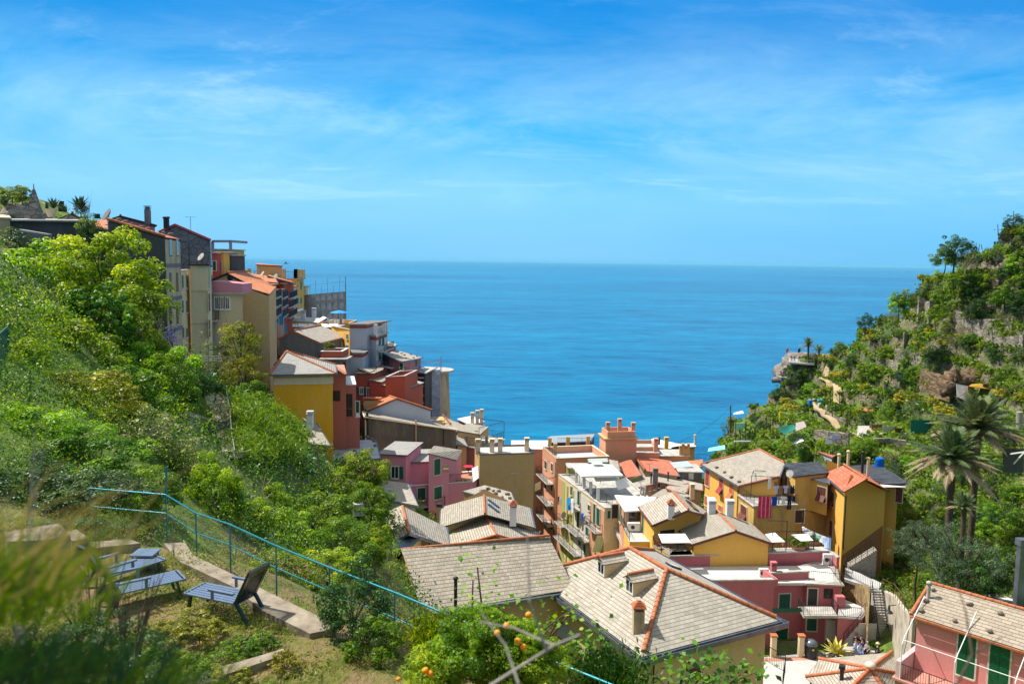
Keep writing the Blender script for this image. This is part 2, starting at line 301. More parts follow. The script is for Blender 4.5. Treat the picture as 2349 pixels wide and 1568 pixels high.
# small natural relief and dry-stone terraces on the right-hand hill
def vnoise(X,Y,s,seed):
    rng=np.random.RandomState(seed); g=rng.rand(256,256); x=X/s+1000; y=Y/s+1000; xi=np.floor(x).astype(int); yi=np.floor(y).astype(int); fx=x-xi; fy=y-yi; fx=fx*fx*(3-2*fx); fy=fy*fy*(3-2*fy)
    q=lambda a,b:g[a%256,b%256]
    return (q(xi,yi)*(1-fx)+q(xi+1,yi)*fx)*(1-fy)+(q(xi,yi+1)*(1-fx)+q(xi+1,yi+1)*fx)*fy-.5
far=np.clip((YY-30)/30,0,1)
ZZ+=far*(vnoise(XX,YY,9,1)*1.0+vnoise(XX,YY,3.5,2)*.7+vnoise(XX,YY,1.6,3)*.35)+.06*vnoise(XX,YY,1.2,4)
right=np.clip((XX-28-(130-YY).clip(0,100)*.02)/8,0,1)*np.clip((YY-72)/12,0,1)
def terr(z,h=3.6):
    k=(z+vnoise(XX,YY,22,5)*3)/h; fl=np.floor(k); fr=k-fl; s=np.clip((fr-.72)/.28,0,1); fr2=.22*fr+.78*s*s*(3-2*s)
    return z+(fr2-fr)*h
ZZ=ZZ*(1-right)+terr(ZZ)*right
ZZ=np.maximum(ZZ,-12)
def tz(x,y):
    fx=(x-GX0)/ST; fy=(y-GY0)/ST; i=int(min(max(fx,0),len(gx)-2)); j=int(min(max(fy,0),len(gy)-2)); a=fx-i; b=fy-j
    return float((ZZ[j,i]*(1-a)+ZZ[j,i+1]*a)*(1-b)+(ZZ[j+1,i]*(1-a)+ZZ[j+1,i+1]*a)*b)
def G(px,py,y0=2.0,y1=290.):
    d=ray(px,py); d=d/d.y; t=y0
    while t<y1:
        p=CAM+d*t
        if p.z<tz(p.x,p.y):
            return V((p.x,p.y,tz(p.x,p.y)))
        t+=.3
    return None
def ground(x,y): return V((x,y,tz(x,y)))
def make_terrain():
    ny,nx=XX.shape; me=bpy.data.meshes.new('ground'); co=np.stack([XX,YY,ZZ],-1).reshape(-1,3)
    j,i=np.meshgrid(np.arange(ny-1),np.arange(nx-1),indexing='ij'); a=(j*nx+i).ravel(); f=np.stack([a,a+1,a+nx+1,a+nx],-1)
    me.vertices.add(len(co)); me.vertices.foreach_set('co',co.ravel()); me.loops.add(f.size); me.loops.foreach_set('vertex_index',f.ravel().astype(np.int32)); me.polygons.add(len(f)); me.polygons.foreach_set('loop_start',np.arange(0,f.size,4,dtype=np.int32)); me.polygons.foreach_set('use_smooth',np.ones(len(f),bool)); me.update(calc_edges=True)
    m,t,b,o=newmat('ground_mat'); g=N(t,'ShaderNodeNewGeometry'); sp=N(t,'ShaderNodeSeparateXYZ'); L(t,g.outputs['Normal'],sp.inputs[0])
    def nz(s,d=6,r=.65):
        n=N(t,'ShaderNodeTexNoise',i_Scale=s,i_Detail=d,i_Roughness=r); L(t,g.outputs['Position'],n.inputs['Vector']); return n.outputs[0]
    n1=nz(.12); n2=nz(1.1); n3=nz(6)
    grass=ramp(t,n2,[(.3,(.05,.09,.012)),(.5,(.10,.17,.02)),(.72,(.22,.27,.05))])
    soil=ramp(t,n2,[(.3,(.20,.13,.07)),(.7,(.40,.29,.17))])
    top=mixc(t,ramp(t,math_(t,'ADD',math_(t,'MULTIPLY',n1,.6),math_(t,'MULTIPLY',n2,.4)),[(.56,0),(.64,1)]),grass,soil)
    spy=N(t,'ShaderNodeSeparateXYZ'); L(t,g.outputs['Position'],spy.inputs[0]); near=ramp(t,math_(t,'DIVIDE',spy.outputs[1],100),[(.18,1),(.23,0)]); nn_=nz(.9,8,.7)
    yard=ramp(t,nn_,[(.32,(.05,.085,.012)),(.45,(.15,.16,.03)),(.56,(.26,.18,.09)),(.7,(.15,.10,.055))]); top=mixc(t,near,top,yard)
    # dry stone for steep faces
    mp=N(t,'ShaderNodeMapping'); mp.inputs['Scale'].default_value=(1.3,1.3,3.2); L(t,g.outputs['Position'],mp.inputs[0])
    vo=N(t,'ShaderNodeTexVoronoi',i_Scale=1); L(t,mp.outputs[0],vo.inputs['Vector']); ve=N(t,'ShaderNodeTexVoronoi',i_Scale=1,feature='DISTANCE_TO_EDGE'); L(t,mp.outputs[0],ve.inputs['Vector'])
    s2=N(t,'ShaderNodeSeparateXYZ'); L(t,vo.outputs['Color'],s2.inputs[0]); rock=mixc(t,s2.outputs[0],(.11,.085,.06),(.27,.21,.145)); rock=mixc(t,ramp(t,ve.outputs['Distance'],[(0,0),(.09,1)]),(.05,.04,.03),rock)
    rock=mixc(t,ramp(t,n1,[(.42,0),(.56,.85)]),rock,(.06,.10,.018))
    st=ramp(t,math_(t,'ADD',sp.outputs[2],math_(t,'MULTIPLY',math_(t,'SUBTRACT',n2,.5),.3)),[(.62,1),(.78,0)])
    v=mixc(t,st,top,rock); v=mixc(t,.4,v,n3,'OVERLAY'); L(t,v,b.inputs['Base Color']); b.inputs['Roughness'].default_value=.95
    bump(t,b,math_(t,'ADD',n3,math_(t,'MULTIPLY',ve.outputs['Distance'],.6)),.7,.25); me.materials.append(m)
    o=bpy.data.objects.new('ground',me); COL.objects.link(o); tag(o,'green and brown hillside with dry stone terraces falling to the sea','terrain',kind='structure')
make_terrain()
def make_sea():
    mb=MB(); S=90000
    rings=[0,150,400,900,2000,5000,12000,30000,90000]
    mb.poly([(-S,-S,0),(S,-S,0),(S,S,0),(-S,S,0)])
    m,t,b,o=newmat('sea_mat'); g=N(t,'ShaderNodeNewGeometry')
    def nz(s,sx,sy,d=5,r=.6,rot=.1,di=0):
        mp=N(t,'ShaderNodeMapping'); mp.inputs['Scale'].default_value=(sx,sy,1); mp.inputs['Rotation'].default_value=(0,0,rot); L(t,g.outputs['Position'],mp.inputs[0])
        n=N(t,'ShaderNodeTexNoise',i_Scale=s,i_Detail=d,i_Roughness=r,i_Distortion=di); L(t,mp.outputs[0],n.inputs['Vector']); return n.outputs[0]
    a=nz(.02,.5,1,6,.7,.15,.5); c=nz(.0016,.35,1,6,.62,-.06,.8); e=nz(.35,.6,1,4); f2=nz(.09,.45,1,5,.7,.1,.6)
    v=ramp(t,math_(t,'ADD',math_(t,'MULTIPLY',c,.45),math_(t,'ADD',math_(t,'MULTIPLY',a,.3),math_(t,'MULTIPLY',f2,.25))),[(.40,(.0,.033,.100)),(.5,(.0,.113,.235)),(.60,(.0,.19,.34))])
    L(t,v,b.inputs['Base Color']); b.inputs['Roughness'].default_value=.22; b.inputs['IOR'].default_value=1.33; b.inputs['Specular IOR Level'].default_value=.24
    h=math_(t,'ADD',math_(t,'ADD',math_(t,'MULTIPLY',a,3.5),math_(t,'ADD',math_(t,'MULTIPLY',e,.4),math_(t,'MULTIPLY',f2,1.3))),math_(t,'MULTIPLY',c,4.))
    bump(t,b,h,.55,1.0)
    mb.build('sea',m,label='calm deep blue sea reaching the horizon',cat='sea',kind='structure',origin=V((0,0,0)))
make_sea()

def Gmany(PX,PY,y0=6.,y1=290.,dt=.35):
    d=np.array([list(ray(a,b)) for a,b in zip(PX,PY)]); d/=d[:,1:2]; n=len(d); out=np.full((n,3),np.nan); act=np.ones(n,bool); t=y0
    while t<y1 and act.any():
        ix=np.where(act)[0]; p=np.array([0,0,CAMZ])+d[ix]*t; fx=(p[:,0]-GX0)/ST; fy=(p[:,1]-GY0)/ST; i=np.clip(fx.astype(int),0,len(gx)-2); j=np.clip(fy.astype(int),0,len(gy)-2); z=ZZ[j,i]
        h=p[:,2]<z; out[ix[h]]=np.stack([p[h,0],p[h,1],z[h]],1); act[ix[h]]=False; t+=dt
    return [V(o) for o in out if not np.isnan(o[0])]
# ---------------- building kit ----------------
UP=V((0,0,1))
cream=plaster('cream',(.68,.49,.26),.2); creamw=plaster('cream_pale',(.74,.59,.38),.25,(.20,.17,.13)); tan=plaster('tan',(.58,.39,.17),.25); ochre=plaster('ochre',(.85,.41,.02),.35,(.62,.45,.22)); yellow=plaster('yellow',(.82,.48,.10),.22); yellowd=plaster('yellow_stained',(.64,.43,.12),.8,(.14,.10,.05))
salmon=plaster('salmon',(.66,.33,.20),.12); pinkr=plaster('rose',(.52,.16,.17),.15); pink=plaster('pink',(.62,.26,.32),.15); pinkb=plaster('bright_pink',(.72,.30,.28),.1); redp=plaster('brick_red',(.42,.10,.06),.2); coral=plaster('coral',(.52,.17,.12),.15)
greyd=plaster('dark_grey_render',(.085,.078,.075),.5,(.16,.15,.14)); greyc=plaster('grey_concrete',(.20,.19,.19),.8,(.07,.065,.06)); white=plaster('white_render',(.72,.72,.72),.15); bluew=plaster('bluish_render',(.50,.53,.60),.15); olive=plaster('olive_render',(.15,.13,.085),.7,(.40,.31,.17)); olivey=plaster('yellow_green',(.42,.42,.09),.15)
terr_r=plaster('terracotta_floor',(.48,.24,.16),.15); stain=plaster('worn_cream',(.55,.43,.28),.9,(.10,.08,.07),2.0); beige=plaster('beige',(.60,.41,.20),.2)
slt=slate('slate'); sltl=slate('slate_light',(.30,.265,.21),(.43,.39,.315),moss=.12); sltw=slate('slate_warm',(.36,.31,.25),(.50,.45,.37),moss=.3); sltb=slate('slate_blue',(.28,.32,.36),(.42,.46,.50),moss=.1); slt2=slate('slate_broad',(.32,.285,.23),(.45,.405,.33),.42,.30,.08,(.20,.18,.155),(.50,.45,.38)); sltf=slate('slate_old',(.38,.32,.245),(.53,.46,.365),.34,.30,.28,(.17,.14,.11),(.52,.44,.34))
tile=tiles('clay_tiles'); tilem=plain('ridge_clay',(.43,.145,.065),.8,var=.3,scale=3); bt=tiles('clay_tiles_square',(.50,.13,.07),(.58,.20,.11),.36,.36)
zinc=plain('zinc_gutter',(.17,.20,.24),.35,.6,.3,1.5); dkmet=plain('dark_metal',(.04,.04,.045),.5,.3); stone_l=stone('dry_stone'); conc=plain('concrete',(.42,.40,.36),.9,var=.3,scale=1.5,bmp=.4); concp=plain('paved_concrete',(.47,.46,.44),.85,var=.12,scale=.9); whitem=plain('white_paint',(.78,.78,.76),.5,var=.05); woodd=plain('dark_wood',(.09,.045,.03),.7,var=.4,scale=8); tar=plain('bitumen',(.045,.048,.055),.7,var=.7,scale=1.2)
greens=plain('green_shutter',(.015,.10,.07),.5); reds=plain('red_shutter',(.38,.06,.045),.55); browns=plain('brown_shutter',(.17,.055,.04),.6); oranges=plain('orange_shutter',(.55,.17,.06),.6); glass=plain('window_glass',(.018,.022,.03),.06,0,.3,3,.6); stonetrim=plain('stone_trim',(.60,.55,.45),.8,var=.1)
class Hs: pass
def autozb(pts): return min(tz(p.x,p.y) for p in pts)-1.5
def cen(pts): 
    s=V((0,0,0)); 
    for p in pts: s+=p
    return s/len(pts)
def inset(pts,o):
    n=len(pts); c=cen(pts); out=[]
    area=sum(pts[i].x*pts[(i+1)%n].y-pts[(i+1)%n].x*pts[i].y for i in range(n)); sg=1 if area>0 else -1
    for i in range(n):
        a,b,d=pts[i-1],pts[i],pts[(i+1)%n]; e1=V((b.x-a.x,b.y-a.y,0)).normalized(); e2=V((d.x-b.x,d.y-b.y,0)).normalized()
        n1=V((-e1.y,e1.x,0))*sg; n2=V((-e2.y,e2.x,0))*sg; k=n1+n2; dd=max(.3,k.dot(n1)); out.append(b+k*(o/dd))
    return out
def mkwalls(H,foot,ztops,zb,mat,name='wall'):
    mb=MB(); n=len(foot); area=sum(foot[i].x*foot[(i+1)%n].y-foot[(i+1)%n].x*foot[i].y for i in range(n))
    top=[V((p.x,p.y,z)) for p,z in zip(foot,ztops)]; bot=[V((p.x,p.y,zb)) for p in foot]
    for i in range(n):
        j=(i+1)%n; q=[bot[i],bot[j],top[j],top[i]]; mb.poly(q if area>0 else q[::-1])
        e=(bot[j]-bot[i]).normalized(); nn=V((e.y,-e.x,0))*(1 if area>0 else -1); H.w.append((bot[i],bot[j],nn,max(ztops)))
    mb.poly(top if area>0 else top[::-1]); return mb
def house(name,label,eaves,zb=None,wm=None,rm=None,ridge=None,hip=(0,0),oh=.3,th=.1,cat='house',group=None,gut=True,rt=True,tm=None,root=None):
    eaves=[V(e) for e in eaves]; H=Hs(); H.w=[]; zb=autozb(eaves) if zb is None else zb; c=cen(eaves)
    H.root=root or thing(name,label,cat,V((c.x,c.y,zb)),group); H.zb=zb; H.wm=wm
    foot=inset(eaves,oh); drop=th+.06
    if ridge is None:
        mb=mkwalls(H,foot,[e.z-drop for e in eaves],zb,wm); faces=[eaves]
    else:
        e0,e1,e2,e3=eaves; r0,r1=[V(r) for r in ridge]; foot=inset(eaves,oh)
        mb=mkwalls(H,foot,[e.z-drop for e in eaves],zb,wm)
        faces=[[e1,e2,r1,r0],[e3,e0,r0,r1]]
        ax=(r1-r0); ax=ax.normalized() if ax.length>.01 else V((0,1,0))
        for k,(a,b,r,fa,fb,s) in enumerate(((e0,e1,r0,foot[0],foot[1],1),(e2,e3,r1,foot[2],foot[3],-1))):
            if hip[k]: faces.append([a,b,r])
            else:
                # gable wall triangle
                t=(fa+fb)/2; rr=r+ax*s*oh; A_=V((fa.x,fa.y,fa.z-drop)); B_=V((fb.x,fb.y,fb.z-drop)); d=(B_-A_); d2=V((d.x,d.y,0)); u=((rr-A_).dot(d2))/max(d2.dot(d2),1e-6); T=A_+d*u; T=V((T.x,T.y,r.z-drop))
                
                nn=(B_-A_).cross(T-A_); mb.poly([A_,B_,T] if nn.dot(cen([A_,B_,T])-cen(eaves))>0 else [B_,A_,T])
    mb.build('wall',wm,H.root); H.faces=[]; ro=MB()
    for f in faces:
        if len(f)==4 and (f[0]-f[3]).length<.02 : f=f[:3]
        if len(f)==4 and (f[2]-f[3]).length<.02 : f=f[:3]
        f2=[V(p) for p in f]
        if len(f2)==4: # make planar
            n=(f2[2]-f2[0]).cross(f2[3]-f2[1]).normalized(); c0=cen(f2); f2=[p-n*((p-c0).dot(n)) for p in f2]
        ro.slab(f2,th); n=(f2[1]-f2[0]).cross(f2[2]-f2[0]).normalized(); n=n if n.z>0 else -n; H.faces.append((f2[0],n))
    H.roof=ro.build('roof',rm,H.root)
    if gut:
        g=MB(); k=len(eaves); sep=ridge is not None and not all(hip)
        for i in range(k):
            a,b=eaves[i],eaves[(i+1)%k]
            if ridge is not None and ((i==0 and not hip[0]) or (i==2 and not hip[1])):
                r=V(ridge[0 if i==0 else 1]); dz=V((0,0,-.16))
                if tm is not None:
                    for e_ in(a,b): g1=MB(); g1.bar(e_+dz,r+dz,.05,.2); g1.build('bargeboard',tm,H.root)
                continue
            o=((a+b)/2-cen(eaves)); o.z=0; o=o.normalized()*.07; g.bar(a+o+V((0,0,-.1)),b+o+V((0,0,-.1)),.13,.12)
            if sep: g.build('gutter',tm or zinc,H.root); g=MB()
        g.build('gutter',tm or zinc,H.root)
    if rt and ridge is not None:
        t=MB()
        if (V(ridge[1])-V(ridge[0])).length>.3: ridgetiles(t,V(ridge[0]),V(ridge[1]))
        for k,(a,b,r) in enumerate(((eaves[0],eaves[1],ridge[0]),(eaves[2],eaves[3],ridge[1]))):
            if hip[k]: ridgetiles(t,V(r),a); ridgetiles(t,V(r),b)
        t.build('ridge_tiles',tilem,H.root)
    H.foot=foot; H.eaves=eaves; return H
def ridgetiles(mb,p,q,r=.12,pitch=.42,up=.03):
    d=q-p; n=max(1,int(d.length/pitch)); 
    for i in range(n):
        a=p+d*(i/n)+UP*up; b=p+d*((i+1)/n)+UP*up
        mb.tube(a,b,r*.88,r*1.08,8)
def flat(name,label,top,zb=None,wm=None,fm=None,par=.8,pw=.22,cap=None,oh=0,cat='house',group=None,root=None):
    """flat terrace roof; top = top corners of the parapet"""
    top=[V(t) for t in top]; H=Hs(); H.w=[]; zb=autozb(top) if zb is None else zb; c=cen(top); H.zb=zb
    H.root=root or thing(name,label,cat,V((c.x,c.y,zb)),group)
    zt=[t.z for t in top]; fl=MB(); ins=inset(top,pw)
    if par>0:
        mb=MB(); n=len(top)
        tmp=mkwalls(H,top,[z-par for z in zt],zb,wm); tmp.build('wall',wm,H.root)
        pb=MB()
        for i in range(n):
            j=(i+1)%n; a,b,c_,d=top[i],top[j],ins[j],ins[i]; dz=V((0,0,-par)); pb.hexa([a+dz,b+dz,c_+dz,d+dz],[a,b,c_,d])
        pb.build('parapet',wm,H.root); k=MB(); ou=inset(top,-.05); i2=inset(top,pw+.05)
        for i in range(n):
            j=(i+1)%n; dz=V((0,0,.07)); z3=V((0,0,.003)); k.hexa([ou[i]+z3,ou[j]+z3,i2[j]+z3,i2[i]+z3],[ou[i]+dz,ou[j]+dz,i2[j]+dz,i2[i]+dz])
        k.build('coping',cap or conc,H.root); fl.slab([p-V((0,0,par-.02)) for p in ins],.03); fl.build('terrace_floor',fm or conc,H.root)
    else:
        mkwalls(H,top,[z-.15 for z in zt],zb,wm).build('wall',wm,H.root); ou=inset(top,-oh); fl.slab(ou,.14); fl.build('roof',fm or conc,H.root)
    H.top=top; H.faces=[(top[0]-V((0,0,par)),V((0,0,1)))]; return H
def rect(A_,B_,depth):
    """two front top corners + depth going away from the camera"""
    A_=V(A_);B_=V(B_); e=(B_-A_); n=V((-e.y,e.x,0)).normalized(); n=n if n.dot((A_+B_)/2-CAM)>0 else -n
    return [A_,B_,B_+n*depth,A_+n*depth]
def par(a,b,c): return a+c-b
def pick(H,px,py):
    best=None
    for w in H.w:
        a,b,n,zt=w; d=ray(px,py)
        if d.dot(n)>=-1e-3: continue
        p=hitp(px,py,a,n); e=b-a; u=(p-a).dot(e)/e.dot(e); out=max(0,-u,u-1)*e.length+max(0,p.z-zt)+max(0,H.zb-p.z); dist=(p-CAM).length
        if best is None or out+dist*.002<best[0]: best=(out+dist*.002,p,w)
    return best[1],best[2]
WN=[0]
def win(H,fn,x0,y0,x1,y1,kind='shut',sm=None,off=0,ext=None,sill=True,frame=None):
    """window / door placed on the wall that lies under these picture measures"""
    ax,ay=fn((x0+x1)/2,(y0+y1)/2); pc,w=pick(H,ax,ay); a,b,n,zt=w; n=n.copy()
    A0=hitp(*fn(x0,(y0+y1)/2),a,n); B0=hitp(*fn(x1,(y0+y1)/2),a,n); T=hitp(*fn((x0+x1)/2,y0),a,n).z; Bz=hitp(*fn((x0+x1)/2,y1),a,n).z
    u=(b-a).normalized(); 
    if (B0-A0).dot(u)<0: u=-u
    wd=max(.35,min(3.2,abs((B0-A0).dot(u)))); hh=max(.5,T-Bz); c=V((pc.x,pc.y,(T+Bz)/2))+n*getattr(H,'off',0); f=n
    o=frame or (stonetrim if kind!='hole' else woodd); fr=MB(); t=.1
    if kind in('glass','open','awn','shut','door'):
        for s in(-1,1): fr.box(c+u*s*(wd/2+t/2)+f*.03,u,f,UP,t,.06,hh+2*t)
        fr.box(c+UP*(hh/2+t/2)+f*.03,u,f,UP,wd,.06,t); 
        if kind!='door': fr.box(c-UP*(hh/2+t/2)+f*.06,u,f,UP,wd+.1,.14,t)
    else: fr.box(c-UP*(hh/2+.03)+f*.02,u,f,UP,wd,.06,.06)
    wo=fr.build('door' if kind=='door' else 'window',o,H.root)
    g=MB(); g.box(c+f*.012,u,f,UP,wd,.02,hh); g.build('pane' if kind!='door' else 'door_leaf',glass if kind!='door' else (sm or woodd),wo)
    if kind in('glass','open'):
        m=MB(); 
        for s in (-1,0,1): m.box(c+u*s*(wd/2-.03)+f*.03,u,f,UP,.055,.03,hh)
        for s in (-1,1): m.box(c+UP*s*(hh/2-.03)+f*.03,u,f,UP,wd-.12,.028,.055)
        m.build('sash',whitem,wo)
    def leaf(cc,uu,ww,h2,up=UP,nn=f,nm='shutter'):
        s=MB(); s.box(cc,uu,nn,up,ww,.03,h2)
        k=max(4,int(h2/.11))
        for i in range(k): s.box(cc+up*(h2*((i+.5)/k-.5))+nn*.02,uu,nn,up,ww*.8,.018,h2/k*.45)
        s.build(nm,sm or greens,wo)
    if kind=='open':
        for s in(-1,1): leaf(c+u*s*(wd*.75+t*.8)+f*.085,u,wd*.48,hh)
    if kind=='shut':
        for s in(-1,1): leaf(c+u*s*(wd*.25+.003)+f*.045,u,wd*.48,hh)
    if kind=='awn':
        for s in(-1,1):
            leaf(c+u*s*(wd*.25+.003)+f*.045+UP*hh*.22,u,wd*.48,hh*.55)
            d=(-UP*.82+f*.57).normalized(); nn=(UP*.57+f*.82).normalized()
            leaf(c+u*s*(wd*.25+.003)+f*.06-UP*hh*.05+d*hh*.24,u,wd*.48,hh*.46,-d,nn)
    return wo
def railing(parent,pts,h=.95,sp=.14,mat=None,name='railing',label=None,cat=None,r=.012,mid=False,ps=1.6,**k):
    mb=MB(); mat=mat or dkmet
    for a,b in zip(pts[:-1],pts[1:]):
        a=V(a);b=V(b); l=(b-a).length; mb.bar(a+UP*h,b+UP*h,.04,.04); 
        if mid: mb.bar(a+UP*h*.5,b+UP*h*.5,.025,.025)
        else: mb.bar(a+UP*.1,b+UP*.1,.025,.025)
        n=max(1,int(l/sp))
        if not mid:
            for i in range(n+1): p=a+(b-a)*(i/n); mb.bar(p+UP*.1,p+UP*h,r*1.5,r*1.5)
        n=max(1,int(l/ps))
        for i in range(n+1): p=a+(b-a)*(i/n); mb.bar(p,p+UP*h,.035,.035)
    return mb.build(name,mat,parent,label,cat,**k)
def balcony(H,fn,x0,x1,y,depth=.9,h=.95,fm=None):
    pc,w=pick(H,*fn((x0+x1)/2,y)); a,b,n,zt=w; p=hitp(*fn(x0,y),a,n); q=hitp(*fn(x1,y),a,n); p=V((p.x,p.y,pc.z)); q=V((q.x,q.y,pc.z)); o=n*depth
    mb=MB(); dz=V((0,0,-.14)); n_=n*.01; mb.hexa([p+n_+dz,q+n_+dz,q+o+dz,p+o+dz],[p+n_,q+n_,q+o,p+o]); s=mb.build('balcony',fm or conc,H.root); i=.06
    railing(s,[p+n*.05,p+o-n*i,q+o-n*i,q+n*.05],h); return s,pc.z
def on_roof(H,px,py,k=None):
    best=None
    for i,(p,n) in enumerate(H.faces):
        if k is not None and i!=k: continue
        d=ray(px,py)
        if d.dot(n)>0: continue
        q=hitp(px,py,p,n)
        # outermost visible surface = lowest height roof envelope -> the farthest hit for convex roofs
        dist=(q-CAM).length
        if best is None or dist>best[0]: best=(dist,q,n)
    return best[1],best[2]
def chimney(H,px,py,w=.5,h=1.1,style='slab',mat=None,k=None,pt=None):
    p=pt if pt is not None else on_roof(H,px,py,k)[0]; mb=MB(); mat=mat or creamw; x=V((1,0,0)); y=V((0,1,0))
    if style=='pipe':
        mb.tube(p-UP*.1,p+UP*h,w/2,n=10); o=mb.build('flue',mat,H.root); c=MB(); c.lathe(p+UP*h,[(w*.5,-.02),(w*.75,.0),(w*.75,.12),(w*.2,.2)],10); c.build('cap',mat,o); return o
    mb.box(p+UP*(h/2-.15),x,y,UP,w,w,h+.3); o=mb.build('chimney',mat,H.root); c=MB()
    if style=='pyramid':
        for i in range(4):
            sx=(-1,1)[i&1]; sy=(-1,1)[i>>1]; c.box(p+UP*(h+.12)+x*sx*w*.4+y*sy*w*.4,x,y,UP,w*.16,w*.16,.24)
        for i in range(6):
            s=w*(1.3-.2*i); c.box(p+UP*(h+.27+i*.075),x,y,UP,s,s,.055)
        c.build('cap',tilem,o)
    else:
        for i in range(3): c.box(p+UP*(h+.1+i*.13),x,y,UP,w*1.15,w*1.15,.05)
        c.box(p+UP*(h+.14),x,y,UP,w*.7,w*.7,.3); c.build('cap',mat,o)
    return o
def downpipe(H,fn,x,y0,y1,mat=None,r=.05):
    pc,w=pick(H,*fn(x,(y0+y1)/2)); a,b,n,_=w; T=hitp(*fn(x,y0),a,n); B_=hitp(*fn(x,y1),a,n); p=V((pc.x,pc.y,T.z))+n*.08; q=V((pc.x,pc.y,B_.z))+n*.08
    mb=MB(); mb.tube(p,q,r,n=6); mb.build('downpipe',mat or dkmet,H.root)
stonem=plain('roof_stone',(.20,.16,.13),.9,var=.4,scale=3,bmp=.5)
def roofstones(H,fn,lst,label,group,r=.22,cat='stone'):
    for i,(x,y) in enumerate(sorted(lst)):
        p,n=on_roof(H,*fn(x,y)); mb=MB(); mb.blob(p+UP*r*.45,r*(1+.25*math.sin(i*2.3)),r*(.85+.2*math.cos(i*1.7)),r*.62,8,.3,i); mb.build('roof_stone',stonem,label=(ORD[i]+' stone from the left on the '+label) if len(lst)>1 else label,cat=cat,group=group)
# ---------- quick survey notation ----------
def pts(fn,l): return [P(*fn(a,b),Y) for a,b,Y in l]
def zs(fn,l,z): return [Z(*fn(a,b),z) for a,b in l]
Fx=lambda x,y:(x,y)
ORD='first second third fourth fifth sixth seventh eighth ninth tenth eleventh twelfth thirteenth fourteenth fifteenth sixteenth seventeenth eighteenth nineteenth twentieth twenty-first twenty-second twenty-third twenty-fourth twenty-fifth twenty-sixth twenty-seventh twenty-eighth twenty-ninth thirtieth'.split()+['outermost']*40
# ---------------- near and central houses ----------------
def setz(p,z): return V((p.x,p.y,z))
# big hipped roof house
ef=Z(1473,1506,45.);er=Z(1793,1421,45.);ebr=Z(1499,1262,45.);ebl=par(ef,er,ebr)
B1=house('hip_roof_house','cream house under the big hipped slate roof with two dormers and orange ridges',[ef,er,ebr,ebl],36,cream,slt2,[Z(1529,1306,47.85),Z(1445.5,1257,47.85)],(1,1),oh=.75,rt=False)
t=MB(); r0,r1=Z(1529,1306,47.85),Z(1445.5,1257,47.85)
for a,b in((r0,r1),(r0,ef+(r0-ef)*.05),(r0,er+(r0-er)*.05),(r1,ebr),(r1,ebl)): ridgetiles(t,a,b,.17,.5,.05)
t.build('ridge_tiles',tilem,B1.root)
g=MB(); ev=[ef,er,ebr,ebl]; ou=inset(ev,-.32); ou0=inset(ev,-.08)
for i in range(4):
    j=(i+1)%4; a,b,c,d=ou0[i],ou0[j],ou[j],ou[i]; k1=V((0,0,-.42)); k2=V((0,0,-.30)); g.hexa([a+k1,b+k1,c+k1,d+k1],[a+k2,b+k2,c+k2,d+k2])
    o2=inset(ev,-.37); k3=V((0,0,-.44)); k4=V((0,0,-.08)); g.hexa([ou[i]+k3,ou[j]+k3,o2[j]+k3,o2[i]+k3],[ou[i]+k4,ou[j]+k4,o2[j]+k4,o2[i]+k4])
g.build('box_gutter',zinc,B1.root)
so=MB(); in1=inset(ev,.8)
for i in range(4):
    j=(i+1)%4; k1=V((0,0,-.5)); k2=V((0,0,-.43)); so.hexa([in1[i]+k1,in1[j]+k1,ou[j]+k1,ou[i]+k1],[in1[i]+k2,in1[j]+k2,ou[j]+k2,ou[i]+k2])
so.build('eaves_soffit',cream,B1.root)
def dormer(H,px,py,u,face,wd=1.0,hh=1.15):
    p,n=on_roof(H,px,py,face); f=V((n.x,n.y,0)).normalized(); x=V((-f.y,f.x,0)); L_=2.0
    mb=MB(); b=p-f*.0; back=b-f*L_; z1=UP*hh
    vs=[b-x*wd/2-UP*.3,b+x*wd/2-UP*.3,back+x*wd/2-UP*.3,back-x*wd/2-UP*.3]; mb.hexa(vs,[v+UP*(hh+.3) for v in vs]); mb.poly([b-x*wd/2+z1,b+x*wd/2+z1,b+z1+UP*.3])
    o=mb.build('dormer',cream,H.root); r=MB(); e=.14; L2=L_+.2
    for s in(-1,1): r.slab([b+f*.2+x*s*(wd/2+e)+z1-UP*.05,b+f*.2+z1+UP*.36,back+z1+UP*.36,back+x*s*(wd/2+e)+z1-UP*.05],.06)
    r.build('dormer_roof',sltw,o); t=MB(); ridgetiles(t,b+f*.2+z1+UP*.36,back+z1+UP*.36,.13,.3,.02); t.build('dormer_ridge',tilem,o)
    w_=MB(); c=b+UP*(hh*.52)+f*.02
    w_.box(c,x,f,UP,wd*.92,.05,hh*.9); w_.build('window_frame',whitem,o); g=MB()
    for s in(-1,1): g.box(c+x*s*wd*.2+f*.03+UP*.03,x,f,UP,wd*.3,.02,hh*.62)
    g.build('pane',glass,o)
dormer(B1,*d4(470,575),0,1); dormer(B1,*d4(730,745),0,1)
chimney(B1,*d4(808,1065),.72,1.35,'pyramid',stain,1)
win(B1,d4,1265,1410,1390,1500,'shut',browns)
sk=MB(); p,n=on_roof(B1,*d4(1130,495),0); f=V((n.x,n.y,0)).normalized(); x=V((-f.y,f.x,0)); v=n.cross(x); sk.box(p+n*.1,x,v,n,.8,1.1,.14); sk.build('skylight',glass,B1.root)
downpipe(B1,d4,945,1320,1567)
